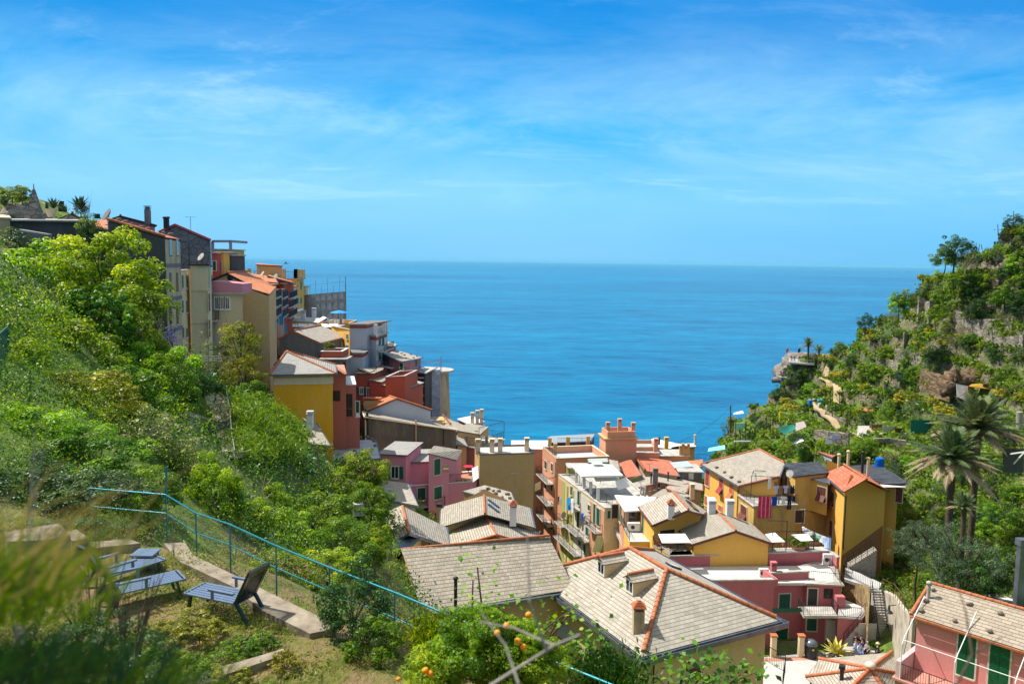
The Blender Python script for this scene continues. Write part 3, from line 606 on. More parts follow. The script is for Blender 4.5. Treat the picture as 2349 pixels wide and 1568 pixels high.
# awning at the inner corner
def sheet(name,pts4,mat,label,cat,th=.03,sag=0,parent=None,group=None,nu=8,nv=6):
    a,b,c,d=[V(p) for p in pts4]; mb=MB(); vs=[]; 
    for j in range(nv+1):
        for i in range(nu+1):
            u=i/nu; v=j/nv; p=(a*(1-u)+b*u)*(1-v)+(d*(1-u)+c*u)*v; p=p-UP*sag*4*(u*(1-u))*1.0*(4*v*(1-v) if sag>0 else 0); vs.append(p)
    n=(b-a).cross(d-a).normalized(); m=len(vs); fs=[(j*(nu+1)+i,j*(nu+1)+i+1,(j+1)*(nu+1)+i+1,(j+1)*(nu+1)+i) for j in range(nv) for i in range(nu)]
    mb.mesh(vs+[v-n*th for v in vs],fs+[tuple(m+k for k in f[::-1]) for f in fs],True)
    return mb.build(name,mat,parent,label,cat,group)
canv=plain('white_canvas',(.80,.79,.76),.8,var=.04); greyawn=plain('grey_awning',(.36,.42,.42),.7,var=.1); teal=plain('teal_canvas',(.05,.50,.42),.7,var=.1); bluec=plain('blue_canvas',(.02,.16,.62),.6,var=.1)
sheet('awning',[Z(*d6(1830,730),41.6),Z(*d6(2020,590),43),Z(*d6(2205,750),43),Z(*d6(1990,835),41.6)],greyawn,'grey flat awning in the corner between the two big slate roofed houses','awning')
# big old slate roof
fl_=Z(972,1405,45.1);fr_=Z(1317,1352,45.1);rl=Z(919,1260,48.3);rr=Z(1260,1228,48.3)
B2=house('slate_roof_house','tan house under the broad weathered pale slate roof with a black flue pipe',[fl_,setz(2*rl-fl_,45.1),setz(2*rr-fr_,45.1),fr_],36,tan,sltf,[rl,rr],oh=.35)
chimney(B2,*c5(1083,1195),.26,2.0,'pipe',dkmet); g=MB(); a,b=fl_,fr_; o=V(((b-a).y,-(b-a).x,0)).normalized()*.2; g.bar(a+o-UP*.1,b+o-UP*.1,.22,.14); g.build('wide_gutter',zinc,B2.root)
# left annex of B2 with balcony
an=flat('cream_annex','narrow cream annex with tall dark slit window left of the pale slate roof',[Z(*c5(440,690),47),Z(*c5(600,700),47),setz(Z(*c5(600,700),47)+V((1,4,0)),47),setz(Z(*c5(440,690),47)+V((1,4,0)),47)],36,cream,zinc,0,oh=.15)
win(an,c5,578,790,600,910,'hole'); downpipe(an,c5,520,720,900)
bp=[Z(*c5(500,1045),42.5),Z(*c5(638,1045),42.5)]; bb=MB(); o=V((0.3,1.6,0)); bb.hexa([bp[0]-UP*.2,bp[1]-UP*.2,bp[1]+o-UP*.2,bp[0]+o-UP*.2],[bp[0],bp[1],bp[1]+o,bp[0]+o]); bo=bb.build('balcony',cream,an.root); railing(bo,[bp[0]+o,bp[0],bp[1],bp[1]+o],.95,.14)
# slate gables behind
B3=house('gable_house','house with small slate gable roof and orange ridge between trees and the joined slate roofs',zs(Fx,[(860,1262),(1031,1252),(1024,1207),(824,1197)],45.6),36,tan,sltl,[Z(938,1220,47.7),Z(924,1161,47.7)],oh=.3,tm=zinc)
chimney(B3,*c5(175,520),.5,.1,'slab',greyd)
B4=house('gable_house','slate gable house with two slim skylights and a white chimney with pointed cap',zs(Fx,[(1010,1209),(1226,1209),(1216,1164),(1012,1162)],44.2),35,cream,sltl,[Z(1112,1178,46.4),Z(1110.5,1136,46.4)],oh=.3)
chimney(B4,*c5(1610,430),.62,1.5,'pyramid',white)
for y in(262,305):
    p,n=on_roof(B4,*c5(1430,y)); u=(Z(*c5(1465,y+10),46)-Z(*c5(1400,y-8),46)); u=(u-n*u.dot(n)).normalized(); v=n.cross(u); s=MB(); s.box(p+n*.06,u,v,n,1.5,.35,.1); s.build('skylight',glass,B4.root)
B5=house('gable_house','slate gable house with small green gable bearing a yellow rosette',zs(Fx,[(1032,1256),(1222,1250),(1237,1216),(1027,1211)],43.6),35,plaster('green_gable',(.03,.16,.10),.2),sltw,[Z(1139,1226.6,45.5),Z(1115,1182.6,45.5)],oh=.25)
ro=MB(); p=Z(1139,1237,44.9); ro.lathe(p+V((0,0,-.1)),[(.01,-.02),(.42,0),(.42,.04),(.01,.06)],14,V((-.1,-.99,0))); ro.build('rosette',plain('rosette_yellow',(.6,.4,.03)),B5.root)
t=MB(); 
for a,b in((B5.eaves[0],V(Z(1139,1226.6,45.5))),(B5.eaves[1],V(Z(1139,1226.6,45.5)))): ridgetiles(t,a,b,.12,.4,.02)
t.build('verge_tiles',tilem,B5.root)
# ochre blind wall
A_=Z(1100,1043,47);B_=Z(1225,1039.5,47)
B6=flat('ochre_block','tall plain tan walled block with chimney stubs along its flat roof edge',rect(A_,B_,4.6),34,plaster('tan_dull',(.54,.38,.17),.25),concp,.12,cap=dkmet)
for x in(25,155,230,475): chimney(B6,0,0,.55,1.2,'slab',creamw,pt=Z(*c4(x,480-x*.03),47)+V((0,.4,0)))
# stony grey roof between
B32=house('stone_slab_house','house with rough stone slab roof weighted by stones, in front of the tall tan wall',zs(Fx,[(1062,1126),(1183,1157),(1172,1128),(1112,1112)],45),35,tan,sltw,None,oh=.1)
roofstones(B32,c5,[(1385,130),(1430,150),(1480,150),(1510,210),(1560,180),(1450,175),(1580,215),(1400,190)],'rough stone slab roof by the tall tan wall','stones on the stone slab roof',.25)
B33=house('low_slate_house','low house with old slate roof beside the pink house, half hidden by the round tree',pts(Fx,[(874,1140,79),(959,1161,77),(935,1106,84),(874,1101,85)]),36,white,sltw,None,oh=.2)
chim=thing('chimney_pot','square cream chimney pot with dark slot between the slate roofs','chimney',Z(*c5(935,440),42.5)); m=MB(); p=worldloc(chim); m.box(p+UP*.9,V((1,0,0)),V((0,1,0)),UP,.5,.5,1.8); m.build('stack',tan,chim); m=MB(); m.box(p+UP*2.0,V((1,0,0)),V((0,1,0)),UP,.6,.6,.3); m.build('cap',dkmet,chim)
# pink house with terrace
zt=48.3; A_=Z(*c3(1190,1172),zt);B_=Z(*c3(1700,1255),zt-.7); 
B7=flat('pink_house','pink house with green shutters, stepped slate roofs and a railed terrace with red table',[Z(*c3(1190,1175),zt),Z(*c3(1430,1185),zt),Z(*c3(1430,1185),zt)+V((1,6,0)),Z(*c3(1190,1175),zt)+V((1,6,0))],36,pink,slt,0,oh=.25)
b=flat('','',[Z(*c3(1430,1252),47),Z(*c3(1695,1243),47),Z(*c3(1695,1243),47)+V((1,6,0)),Z(*c3(1430,1252),47)+V((1,6,0))],36,pink,slt,0,oh=.25,root=B7.root); B7.w+=b.w
b=flat('','',[Z(*c3(1640,1170),48.4),Z(*c3(1890,1235),46.9),Z(*c3(1890,1185),47.5)+V((.5,2,0)),Z(*c3(1640,1140),48.6)+V((.5,2,0))],36,pink,sltl,0,oh=.1,root=B7.root); B7.w+=b.w
q=zs(Fx,[(936,1115),(1083,1104)],44.3); q=[q[0],q[1],q[1]+V((1,5,0)),q[0]+V((1,5,0))]
b=flat('','',q,36,pink,terr_r,.12,cap=whitem,root=B7.root); B7.w+=b.w
win(B7,c3,1295,1293,1365,1405,'open'); win(B7,c3,1688,1225,1745,1370,'shut'); win(B7,c5,735,115,805,225,'shut'); win(B7,c5,885,105,955,215,'shut')
t0,t1=q[0]+(q[1]-q[0])*.62,q[1]; railing(B7.root,[t0,t1,t1+V((1,4.6,0))],1.0,.14)
s,_=balcony(B7,c5,700,970,262,1.0)
# blue-grey stone-weighted roof and neighbours
B8_=house('stone_weighted_house','low house with smooth grey blue slab roof edged with round stones',pts(Fx,[(740,1056,82),(871,1050,82),(861,1008,90),(763,1011,90)]),None,tan,plain('blue_slab_roof',(.38,.41,.46),.8,var=.15,scale=.8),None,oh=.2)
roofstones(B8_,c3,[(685,1220),(795,1125),(935,1070),(945,1110),(960,1160),(975,1205),(1120,1150),(1150,1110),(790,1045),(830,1040),(875,1045),(930,1045),(980,1035),(1015,1035),(1075,1030),(1120,1050),(680,1130),(1145,1070),(760,1060)],'smooth grey blue slab roof','stones on the grey blue roof',.24)
B9=house('chimney_roof_house','low house with pale slab roof and ribbed white chimney below the grass slope',pts(Fx,[(691,1014,74),(757,1021,74),(724,967,80),(659,962,80)]),None,tan,sltl,None,oh=.2)
chimney(B9,*c3(553,945),.55,1.35,'slab',white)
# ochre house
fl0=P(619,859,80); fr0=Z(771,856,fl0.z); br0=Z(769,836,fl0.z); ap=P(657,806,86)
B10=house('ochre_house','mustard yellow house with blank peeling wall under a dark and light slate hip roof',[fl0,fr0,br0,par(fl0,fr0,br0)],None,ochre,slt,[ap,ap+V((.05,.3,0))],(1,1),oh=.35)
bd=MB(); ff=B10.foot; z=fl0.z-.75; 
for i in range(4): j=(i+1)%4; n=B10.w[i][2]; bd.bar(setz(ff[i],z)+n*.02,setz(ff[j],z)+n*.02,.1,.75)
bd.build('frieze',creamw,B10.root)
# salmon house right of it
Yq=86
B11=flat('coral_house','coral red house with recessed balcony beside the mustard house',[P(*c3(745,440),Yq),P(*c3(880,440),Yq),P(*c3(880,440),Yq)+V((-1.7,7,0)),P(*c3(745,440),Yq)+V((-1.7,7,0))],None,coral,terr_r,0,oh=.05)
for x0,x1,y in((880,970,540),(970,1006,835)):
    b=flat('','',[P(*c3(x0,y),Yq+.4),P(*c3(x1,y),Yq+.4),P(*c3(x1,y),Yq+.4)+V((-1.4,6,0)),P(*c3(x0,y),Yq+.4)+V((-1.4,6,0))],B11.zb,coral,white,0,oh=.05,root=B11.root); B11.w+=b.w
win(B11,c3,760,600,828,690,'hole'); win(B11,c3,885,630,940,760,'hole'); win(B11,c3,885,770,940,830,'hole'); win(B11,c3,972,700,1002,800,'shut')
sr=MB(); sr.slab([P(*c3(790,376),88),P(*c3(893,440),85.8),P(*c3(870,450),85),P(*c3(790,400),85.5)],.1); sr.build('tile_roof',tile,B11.root)
# ---------------- left cliff-side town ----------------
K=P(379,543,66); KL=P(245.5,503,65.1); KF=P(413.5,549,72); KFL=KL+(KF-K)
H12=house('dark_gable_house','tall house with blank blackened side wall and a sloping roof edged with stones',[K,KF,setz(KFL,KL.z),KL],None,greyd,bt,None,oh=.05,gut=False)
w=H12.w[0]; fa=MB(); a,b=w[0],w[1]; n=w[2]; fa.hexa([setz(a,H12.zb)+n*.01,setz(b,H12.zb)+n*.01,setz(b,H12.zb)+n*.05,setz(a,H12.zb)+n*.05],[setz(a,K.z-.2)+n*.01,setz(b,KF.z-.2)+n*.01,setz(b,KF.z-.2)+n*.05,setz(a,K.z-.2)+n*.05]); fa.build('cream_front',stain,H12.root)
H12.off=.055; bd=MB()
for y in(943,1250,1540):
    p=hitp(*c1(1585,y),a,n); bd.bar(setz(a,p.z)+n*.06,setz(b,p.z)+n*.06,.06,.32)
bd.build('string_course',greyc,H12.root)
for y0,y1 in((705,850),(1010,1175),(1310,1470)):
    for x0,x1 in((1548,1568),(1612,1630)): win(H12,c1,x0,y0,x1,y1,'hole')
t=MB(); ridgetiles(t,KL,K,.13,.4,.04); t.build('verge_tiles',tilem,H12.root)
roofstones(H12,c1,[(1090,535),(1150,555),(1210,578),(1300,605),(1360,620),(1500,655),(1570,670)],'roof edge of the tall dark walled house','stones on the dark house roof',.25)
H13=flat('white_shutter_house','narrow white house with dark green shutters and planted roof terrace',[P(*c1(1656,995),72),P(*c1(1742,985),77),P(*c1(1742,985),77)+V((-6,1,0)),P(*c1(1656,995),72)+V((-6,1,0))],None,creamw,conc,.25)
for y0,y1 in((1035,1150),(1265,1375),(1520,1600)):
    for x0,x1 in((1664,1678),(1703,1716)): win(H13,c1,x0,y0,x1,y1,'shut')
pg=MB(); A2=P(*c1(1660,980),72.5); B2_=P(*c1(1740,980),77)
for p in(A2,B2_,A2+V((-3,0,0)),B2_+V((-3,0,0))): pg.bar(p,p+UP*2.6,.07,.07)
pg.bar(A2+UP*2.6,B2_+UP*2.6,.07,.07); pg.bar(A2+V((-3,0,2.6)),B2_+V((-3,0,2.6)),.07,.07); pg.bar(A2+V((-3,0,2.6)),A2+UP*2.6,.07,.07); pg.bar(B2_+V((-3,0,2.6)),B2_+UP*2.6,.07,.07); pg.build('pergola',dkmet,H13.root)
a=P(*c1(1742,932),75); b=P(*c1(1900,932),75.5); H14=flat('cream_tower_house','tall narrow cream house with stained top, dark flat roof slab and side balcony',[a,b,P(*c1(1935,945),79),P(*c1(1935,945),79)+(a-b)],None,creamw,dkmet,0,oh=.2)
win(H14,c1,1908,1200,1922,1360,'shut',browns); win(H14,c1,1908,960,1922,1160,'glass'); win(H14,c1,1912,1440,1924,1600,'shut',browns)
bd=MB(); z=P(*c1(1820,1170),75).z; bd.bar(setz(a,z)+V((-.1,-.06,0)),setz(b,z)+V((.1,-.06,0)),.14,.12); z2=P(*c1(1820,1470),75).z; bd.bar(setz(a,z2)+V((0,-.05,0)),setz(b,z2)+V((0,-.05,0)),.1,.08); bd.build('string_course',creamw,H14.root)
e0=P(*c1(1460,640),81);e1=P(*c1(1938,712),81);H15=house('grey_brick_house','grey block walled gable house with pinkish roof edge and black chimney cowls',[e0,e1,e1+V((-4,9,0)),setz(e0+V((-4,9,0)),e0.z)],None,stone('grey_blocks',(.13,.135,.15),(.17,.175,.19),(.09,.09,.1),1.6,.8,.04),bt,[P(*c1(1610,572),81),P(*c1(1610,572),81)+V((-4,9,0))],oh=.06,gut=False,tm=None)
t=MB(); ap_=P(*c1(1610,572),81)
for q_ in(e0,e1): t.bar(q_+V((0,-.1,.03)),ap_+V((0,-.1,.03)),.12,.2)
t.build('verge',plain('pink_verge',(.40,.10,.12)),H15.root)
for x in(1515,1540): chimney(H15,0,0,.3,.9,'pipe',dkmet,pt=P(*c1(x,595),80.5))
e0=P(*c1(990,520),86);e1=P(*c1(1430,568),86);a=P(*c1(1105,484),86)
H16=house('pink_gable_house','rose pink gable house peeping over the tall dark walled house, grey chimney',[e0,e1,e1+V((-4,8,0)),e0+V((-4,8,0))],None,plaster('rose2',(.60,.22,.20),.1),bt,[a,a+V((-4,8,0))],oh=.1,tm=dkmet)
chimney(H16,0,0,.5,1.3,'slab',greyc,pt=P(*c1(1357,545),86))
H17=house('tiled_shed','low orange tiled roof left of the tall dark walled house',pts(c1,[(830,605,78),(985,610,76),(985,526,84),(860,526,84)]),None,greyc,tile,None,oh=.1)
e0=P(*c1(1945,1200),82);e1=P(*c1(2225,1200),82)
H18=flat('beige_house','beige house with triple window, small balcony and pink parapet',[P(*c1(1945,1192),82),P(*c1(2225,1195),82),P(*c1(2225,1195),82)+V((-2.4,6,0)),P(*c1(1945,1192),82)+V((-2.4,6,0))],None,creamw,conc,0,oh=.35)
pp=rect(P(*c1(1945,1085),82),P(*c1(2225,1112),82),3); pb=MB(); zz=e0.z+.02; pb.hexa([setz(p,zz) for p in pp],pp); pb.build('pink_parapet',pink,H18.root)
for i in range(3): win(H18,c1,1972+i*48,1235,2010+i*48,1345,'glass',frame=whitem)
s,_=balcony(H18,c1,1945,2010,1440,1.1,fm=conc)
bw=rect(P(*c1(1950,1210),81.2),P(*c1(2150,1210),81.2),.85); b=MB(); zz=P(*c1(2000,1425),81.2).z; b.hexa([setz(p,zz) for p in bw],[setz(p,e0.z-.35) for p in bw]); 
# gable with orange roof behind it
e0=P(*c2(105,497),92);e1=P(*c2(490,562),92);a=P(*c2(248,436),92)
H19=house('orange_roof_house','cream gable house with round attic vent and broad orange tiled roof',[e0,e1,e1+V((-1.7,12,0)),e0+V((-1.7,12,0))],None,cream,tile,[a,a+V((-1.7,12,0))],oh=.15,tm=dkmet)
v=MB(); p=hitp(*c2(277,484),H19.w[0][0],V((0,-1,0))) ; p=P(*c2(277,484),92.05); v.lathe(p,[(.01,0),(.33,0.01),(.33,.04),(.01,.05)],14,V((0,-1,0))); v.build('attic_vent',glass,H19.root)
q=[P(*c2(388,550),88),P(*c2(636,640),88),P(*c2(700,560),96),P(*c2(450,500),96)]
H20=house('tan_wall_house','house with tall blank tan side wall under a sloping orange tile verge',q,None,beige,tile,None,oh=.05,gut=False)
for (l,Y0,Y1,x0,x1,yt,mat,lab,wn) in [
 (0,97,106,630,700,545,yellow,'yellow house with narrow balconies and washing, in the cliff row',[(640,560,660,640),(640,700,660,750)]),
 (0,108,118,705,768,590,salmon,'pink house with teal shutters squeezed in the cliff row',[(725,690,755,760)]),
 (0,118,130,770,858,535,redp,'dark red house with orange shutters in the cliff row',[(780,675,800,740),(820,675,840,740)]),
 (0,132,142,862,886,560,white,'slim white house front between the dark red and the yellow one',[(866,680,880,750)])]:
    a=P(*c2(x0,yt),Y0); b=P(*c2(x1,yt-6),Y1); H=flat('row_house',lab,[a,b,b+V((-7,2,0)),a+V((-7,2,0))],None,mat,tile,0,oh=.3)
    for k,ww in enumerate(wn): win(H,c2,*ww,'shut',oranges if mat is redp else greens)
    if mat is not white:
        for y in (660,740,830): balcony(H,c2,x0+8,x1-8,y,.8)
a=P(*c2(878,488),140); b=P(*c2(950,490),148); H=flat('roof_terrace_house','yellow house topped by a railed roof terrace with clay coloured pillars',[a+V((-9,0,0)),a,b,b+V((-9,0,0))],None,yellow,conc,0,oh=.4)
railing(H.root,[a+V((-9,0,0)),a,b,b+V((-9,0,0))],1.2,.4)
for t_ in(0,.25,.5,.75,1):
    for (p,q_) in((a+V((-8,0,0)),a),(a,b)):
        m=MB(); pp=p+(q_-p)*t_; m.box(pp+UP*.8,V((1,0,0)),V((0,1,0)),UP,.5,.5,1.6)
        m.build('pillar',tan,H.root)
for y0,y1 in((520,590),(665,720)): win(H,c2,918,y0,932,y1,'shut'); 
for y0,y1 in((665,720),): win(H,c2,888,y0,902,y1,'shut')
sheet('awning',[P(*c2(885,775),138),P(*c2(945,760),146),P(*c2(945,785),145),P(*c2(895,795),137)],canv,'small cream awning under the roof terrace house','awning')
H=flat('ochre_box_house','plain ochre box house with low roof on the skyline of the cliff row',[P(*c2(520,360),128),P(*c2(742,372),128),P(*c2(752,372),136),P(*c2(530,350),136)],None,tan,tile,0,oh=.15)
H=house('tile_roof_house','orange tiled roof with satellite dish in front of the ochre box house',pts(c2,[(440,500,110),(710,530,112),(680,470,122),(430,440,122)]),None,cream,tile,None,oh=.2)
H=house('tile_roof_house','small orange tiled roof with stones beside the roof terrace house',pts(c2,[(620,460,118),(855,530,122),(820,500,132),(640,455,130)]),None,redp,tile,None,oh=.2)
for (x0,x1,y0,y1,Y,mat,lab) in [(1945,1995,820,1000,95,plaster('rosered',(.50,.12,.11),.1),'red top floor with blue framed door left of the yellow one'),(1995,2052,815,1000,96,yellow,'narrow yellow top floor with dark green door'),(1945,2122,790,870,104,olivey,'pale yellow green rooftop house under a metal frame'),(2052,2120,840,1000,98,greyd,'dark rooftop room with potted plants beside the metal frame')]:
    H=flat('rooftop_house',lab,rect(P(*c1(x0,y0),Y),P(*c1(x1,y0+4),Y),5),None,mat,conc,0,oh=.15)
    if y1==1000: win(H,c1,x0+14,905,x0+34,990,'shut')
fr=MB(); a,b=P(*c1(1950,722),101),P(*c1(2115,722),101)
for p,h in((a,3.2),(b,3.6)): fr.bar(p-UP*h,p,.3,.3)
fr.bar(a,b,.3,.3); fr.bar(b,b+V((0,6,0)),.3,.3); fr.build('rooftop_pergola',plain('grey_frame',(.25,.25,.3)),label='open grey rectangular frame standing on the roof against the sky',cat='pergola')
# ---------------- lower left town by the sea ----------------
def blk(name,label,fn,x0,x1,y,Y0,Y1=None,mat=None,fm=None,back=(-1.5,6),par=0,oh=.2,y1=None,root=None,zb=None,H0=None,cap=None):
    a=P(*fn(x0,y),Y0); b=P(*fn(x1,y if y1 is None else y1),Y1 or Y0); k=V((back[0],back[1],0)); H=flat(name,label,[a,b,b+k,a+k],zb,mat,fm or conc,par,oh=oh,root=root,cap=cap)
    if H0: H0.w+=H.w
    return H
# scaffolded building
H=blk('scaffolded_house','building wrapped in grey mesh and scaffolding high over the water',c2,975,1325,650,172,166,greyc,conc,(-2,8))
net=plain('grey_netting',(.30,.31,.36),.8,var=.25,scale=1.2); s=MB(); a=P(*c2(955,640),170);b=P(*c2(1338,610),163.5); k=V((-2,9,0)); n0=MB()
for p,q in((a,b),(b,b+k)):
    d=(q-p); m=max(2,int(d.length/1.6))
    for i in range(m+1):
        r=p+d*(i/m); s.bar(setz(r,H.zb+1),r+UP*(1.5 if i%2 else 3.0),.06,.06)
    for z in range(0,14,2): s.bar(p-UP*z+UP*2,q-UP*z+UP*2,.06,.06)
    n0.hexa([setz(p,H.zb+1)+V((0,.2,0)),setz(q,H.zb+1)+V((0,.2,0)),setz(q,H.zb+1)+V((0,.25,0)),setz(p,H.zb+1)+V((0,.25,0))],[p+V((0,.2,0)),q+V((0,.2,0)),q+V((0,.25,0)),p+V((0,.25,0))])
s.build('scaffolding',plain('scaffold_steel',(.36,.37,.42),.5,.3),H.root); n0.build('mesh_net',net,H.root)
H=blk('yellow_side_house','narrow yellow house with dark flat roof left of the scaffolding',c2,940,992,560,168,174,yellow,dkmet,(-6,2),oh=.5); win(H,c2,955,590,970,640,'hole')
# terrace blocks with awnings
H=blk('low_yellow_house','low yellow house with pale flat roof and two small vents below the scaffolding',c2,810,1040,868,128,130,yellow,concp,(0,7),y1=885,oh=.2)
chimney(H,0,0,.7,.8,'slab',white,pt=P(*c2(948,850),131)); chimney(H,0,0,.6,1.1,'slab',white,pt=P(*c2(1047,842),133))
H=blk('terrace_house','ochre terrace house with washing lines and a blue parasol on its roof',c2,1130,1370,895,132,136,ochre,conc,(0,7),par=.9,y1=900)
def parasol(p,r,mat,label,h=2.2):
    t=thing('parasol',label,'parasol',p); m=MB(); m.tube(p,p+UP*h,.025,n=6); m.build('pole',whitem,t); m=MB(); m.lathe(p+UP*(h-.35),[(r,0),(r*.55,.24),(.03,.42)],8,smooth=False); m.build('canopy',mat,t); return t
parasol(P(*c2(1280,905),133),1.6,plain('blue_parasol',(.01,.28,.62),.6),'bright blue parasol on the ochre roof terrace below the scaffolding')
sheet('awning',[P(*c2(1035,890),125),P(*c2(1130,838),134),P(*c2(1165,850),133),P(*c2(1085,897),124)],canv,'cream triangular looking awning left of the blue parasol','awning')
H=blk('shaded_row_house','dark shaded house front under the long white awning',c2,800,1260,936,124,126,redp,conc,(0,5))
for i in range(5):
    x=808+i*93; sheet('awning',[P(*c2(x,932),122.5),P(*c2(x+88,934),122.5),P(*c2(x+84,906),126),P(*c2(x+2,902),126)],canv,'white panel number %s from the left in the long awning row'%('one','two','three','four','five')[i],'awning',group='long awning row')
# grey concrete gable and roofs behind
e0=P(*c2(722,1037),105);e1=P(*c2(1106,1078),105);a=P(*c2(855,966),105); k=V((1.5,9,0))
H=house('concrete_gable_house','grey concrete gable wall with faint grid and slate roof edged in clay tiles',[e0,e1,e1+k,e0+k],None,greyc,sltw,[a,a+k],oh=.05,tm=tilem)
H=house('small_slate_house','small cream house with slate roof and terrace plants right of the concrete gable',[P(*c2(1165,1010),112),P(*c2(1325,1045),112),P(*c2(1300,1025),119),P(*c2(1055,955),119)],None,creamw,sltw,None,oh=.2)
H=blk('terrace_wall_house','red parapet terrace with green plants beside the concrete gable',c2,1108,1305,1160,104,104,redp,conc,(0,4),par=.9,cap=whitem); 
H=blk('side_house','grey lower wall house under the red parapet terrace',c2,1105,1340,1225,103,103,greyc,conc,(0,3)); win(H,c2,1312,1260,1335,1300,'hole')
H=blk('tall_side_house','yellow house end wall with balconies left of the pale grey tower',c2,1330,1372,950,112,110,yellow,conc,(-3,5)); 
for y in(1000,1100,1190): win(H,c2,1345,y,1360,y+45,'shut')
# pale grey tower
H=blk('grey_tower_house','pale grey rendered tower house with red bands and flat roof',c2,1376,1527,905,118,118,bluew,greyc,(2,7),oh=.4)
b=blk('','',c2,1360,1495,1168,114,114,bluew,greyc,(0,4),oh=.3,root=H.root,zb=H.zb); m=MB()
for bb in(H,b):
    for w_ in bb.w: m.bar(setz(w_[0],w_[3]-.35)+w_[2]*.03,setz(w_[1],w_[3]-.35)+w_[2]*.03,.06,.35)
m.build('red_band',redp,H.root)
H=blk('white_terrace_house','pale grey house with white railed roof terrace and stacked balconies beside the tower',c2,1528,1618,1005,120,118,bluew,conc,(0,8),par=0,oh=.4)
b=blk('','',c2,1618,1712,1005,118,124,white,conc,(-1,4),par=0,oh=.4,y1=985,root=H.root,zb=H.zb); H.w+=b.w; m=MB()
for w_ in H.w[:1]+b.w[:1]: m.bar(setz(w_[0],w_[3]-.5)+w_[2]*.03,setz(w_[1],w_[3]-.5)+w_[2]*.03,.06,.4)
m.build('red_band',redp,H.root); ap_=[P(*c2(1528,1003),119.8),P(*c2(1618,1003),117.8),P(*c2(1712,985),123.8)]
railing(H.root,ap_+[ap_[2]+V((-1,4,0))],1.1,.6,whitem)
m=[MB() for _ in range(6)]
for i,(x,y,Y) in enumerate(((1530,1000,120),(1550,965,125),(1612,1000,118),(1660,970,123),(1690,985,123),(1708,980,123.8))):
    m[i].box(P(*c2(x,y),Y)+UP*.7,V((1,0,0)),V((0,1,0)),UP,.5,.5,1.5); m[i].build('pillar',white,H.root)
for x0 in(1637,1668):
    for y0 in(1020,1155): win(H,c2,x0,y0,x0+20,y0+80,'shut')
for y in(1140,1280): balcony(H,c2,1622,1712,y,1.2)
# roofs and houses in front of the sea
YS[0]=1.08
e=pts(c2,[(1700,1185,112),(1860,1255,108),(2045,1208,122),(1790,1148,126)]); H=house('rose_house','rose pink seaside house with sunlit grey slate roof dotted by stones',e,None,plaster('rose3',(.50,.20,.22),.15),sltw,None,oh=.3)
win(H,c2,1835,1265,1865,1330,'shut'); win(H,c2,1970,1230,1992,1300,'shut'); roofstones(H,c2,[(1875,1195),(1890,1225),(1935,1190),(1960,1220),(1990,1208),(1850,1180)],'slate roof of the rose seaside house','stones on the rose house roof',.2)
H=house('small_rose_house','small rose house with slate roof just behind the rose seaside house',pts(c2,[(1700,1112,122),(1780,1108,121),(1808,1100,128),(1702,1050,134)]),None,plaster('rose3',(.50,.20,.22)),sltw,None,oh=.2)
H=blk('rose_lower_house','lower rose wall with small terrace under the seaside slate roof',c2,1700,1880,1395,100,100,redp,terr_r,(1,6),par=.9,y1=1385)
awn=sheet('awning',[P(*c2(1670,1300),106),P(*c2(1760,1320),104),P(*c2(1800,1300),109),P(*c2(1700,1285),110)],dkmet,'dark slate coloured awning beside the grey tower house','awning')
railing(None,[P(*c2(1620,1372),103),P(*c2(1890,1378),104)],1.2,.3,label='thin dark railing along the terrace above the ochre parapet',cat='railing')
# red building group
YS[0]=1.15
a=P(*c3(975,425),96); b=P(*c3(1150,425),97)
H=blk('red_house','brick red house with white framed windows and dark shutters above the orange tile roof',c3,975,1130,440,96,96,redp,sltl,(1,6),oh=.2,y1=438)
b=blk('','',c3,1095,1205,500,95.5,95,redp,sltl,(1,6),oh=.1,root=H.root,zb=H.zb,y1=520); H.w+=b.w
b=blk('','',c3,1205,1400,540,95,94,redp,sltw,(2,7),oh=.15,root=H.root,zb=H.zb,y1=595); H.w+=b.w
win(H,c3,1008,572,1040,632,'open'); win(H,c3,1072,575,1105,660,'open')
sr=MB(); sr.slab([P(*c3(985,395),98),P(*c3(1085,440),95.6),P(*c3(1150,408),98),P(*c3(1050,378),102)],.1); sr.build('porch_roof',sltl,H.root)
H=blk('ochre_parapet_house','long ochre parapet terrace with a white sunbed above the brick red house',c3,1160,1430,445,103,102,plaster('ochre2',(.60,.32,.10),.1),concp,(1,5),par=1.1,y1=455,cap=whitem)
H=blk('yellow_end_house','narrow yellow end house with dark shutters near the wrapped tower',c3,1400,1460,520,100,104,yellow,conc,(-2,3),y1=510)
for x in(1408,1440): 
    for y in(555,): win(H,c3,x,y,x+16,y+60,'shut')
H=blk('rose_end_house','rose end house with white door beside the wrapped tower',c3,1455,1520,420,110,112,plaster('rose3',(.5,.2,.22)),conc,(-1,4)); win(H,c3,1468,432,1490,490,'open')
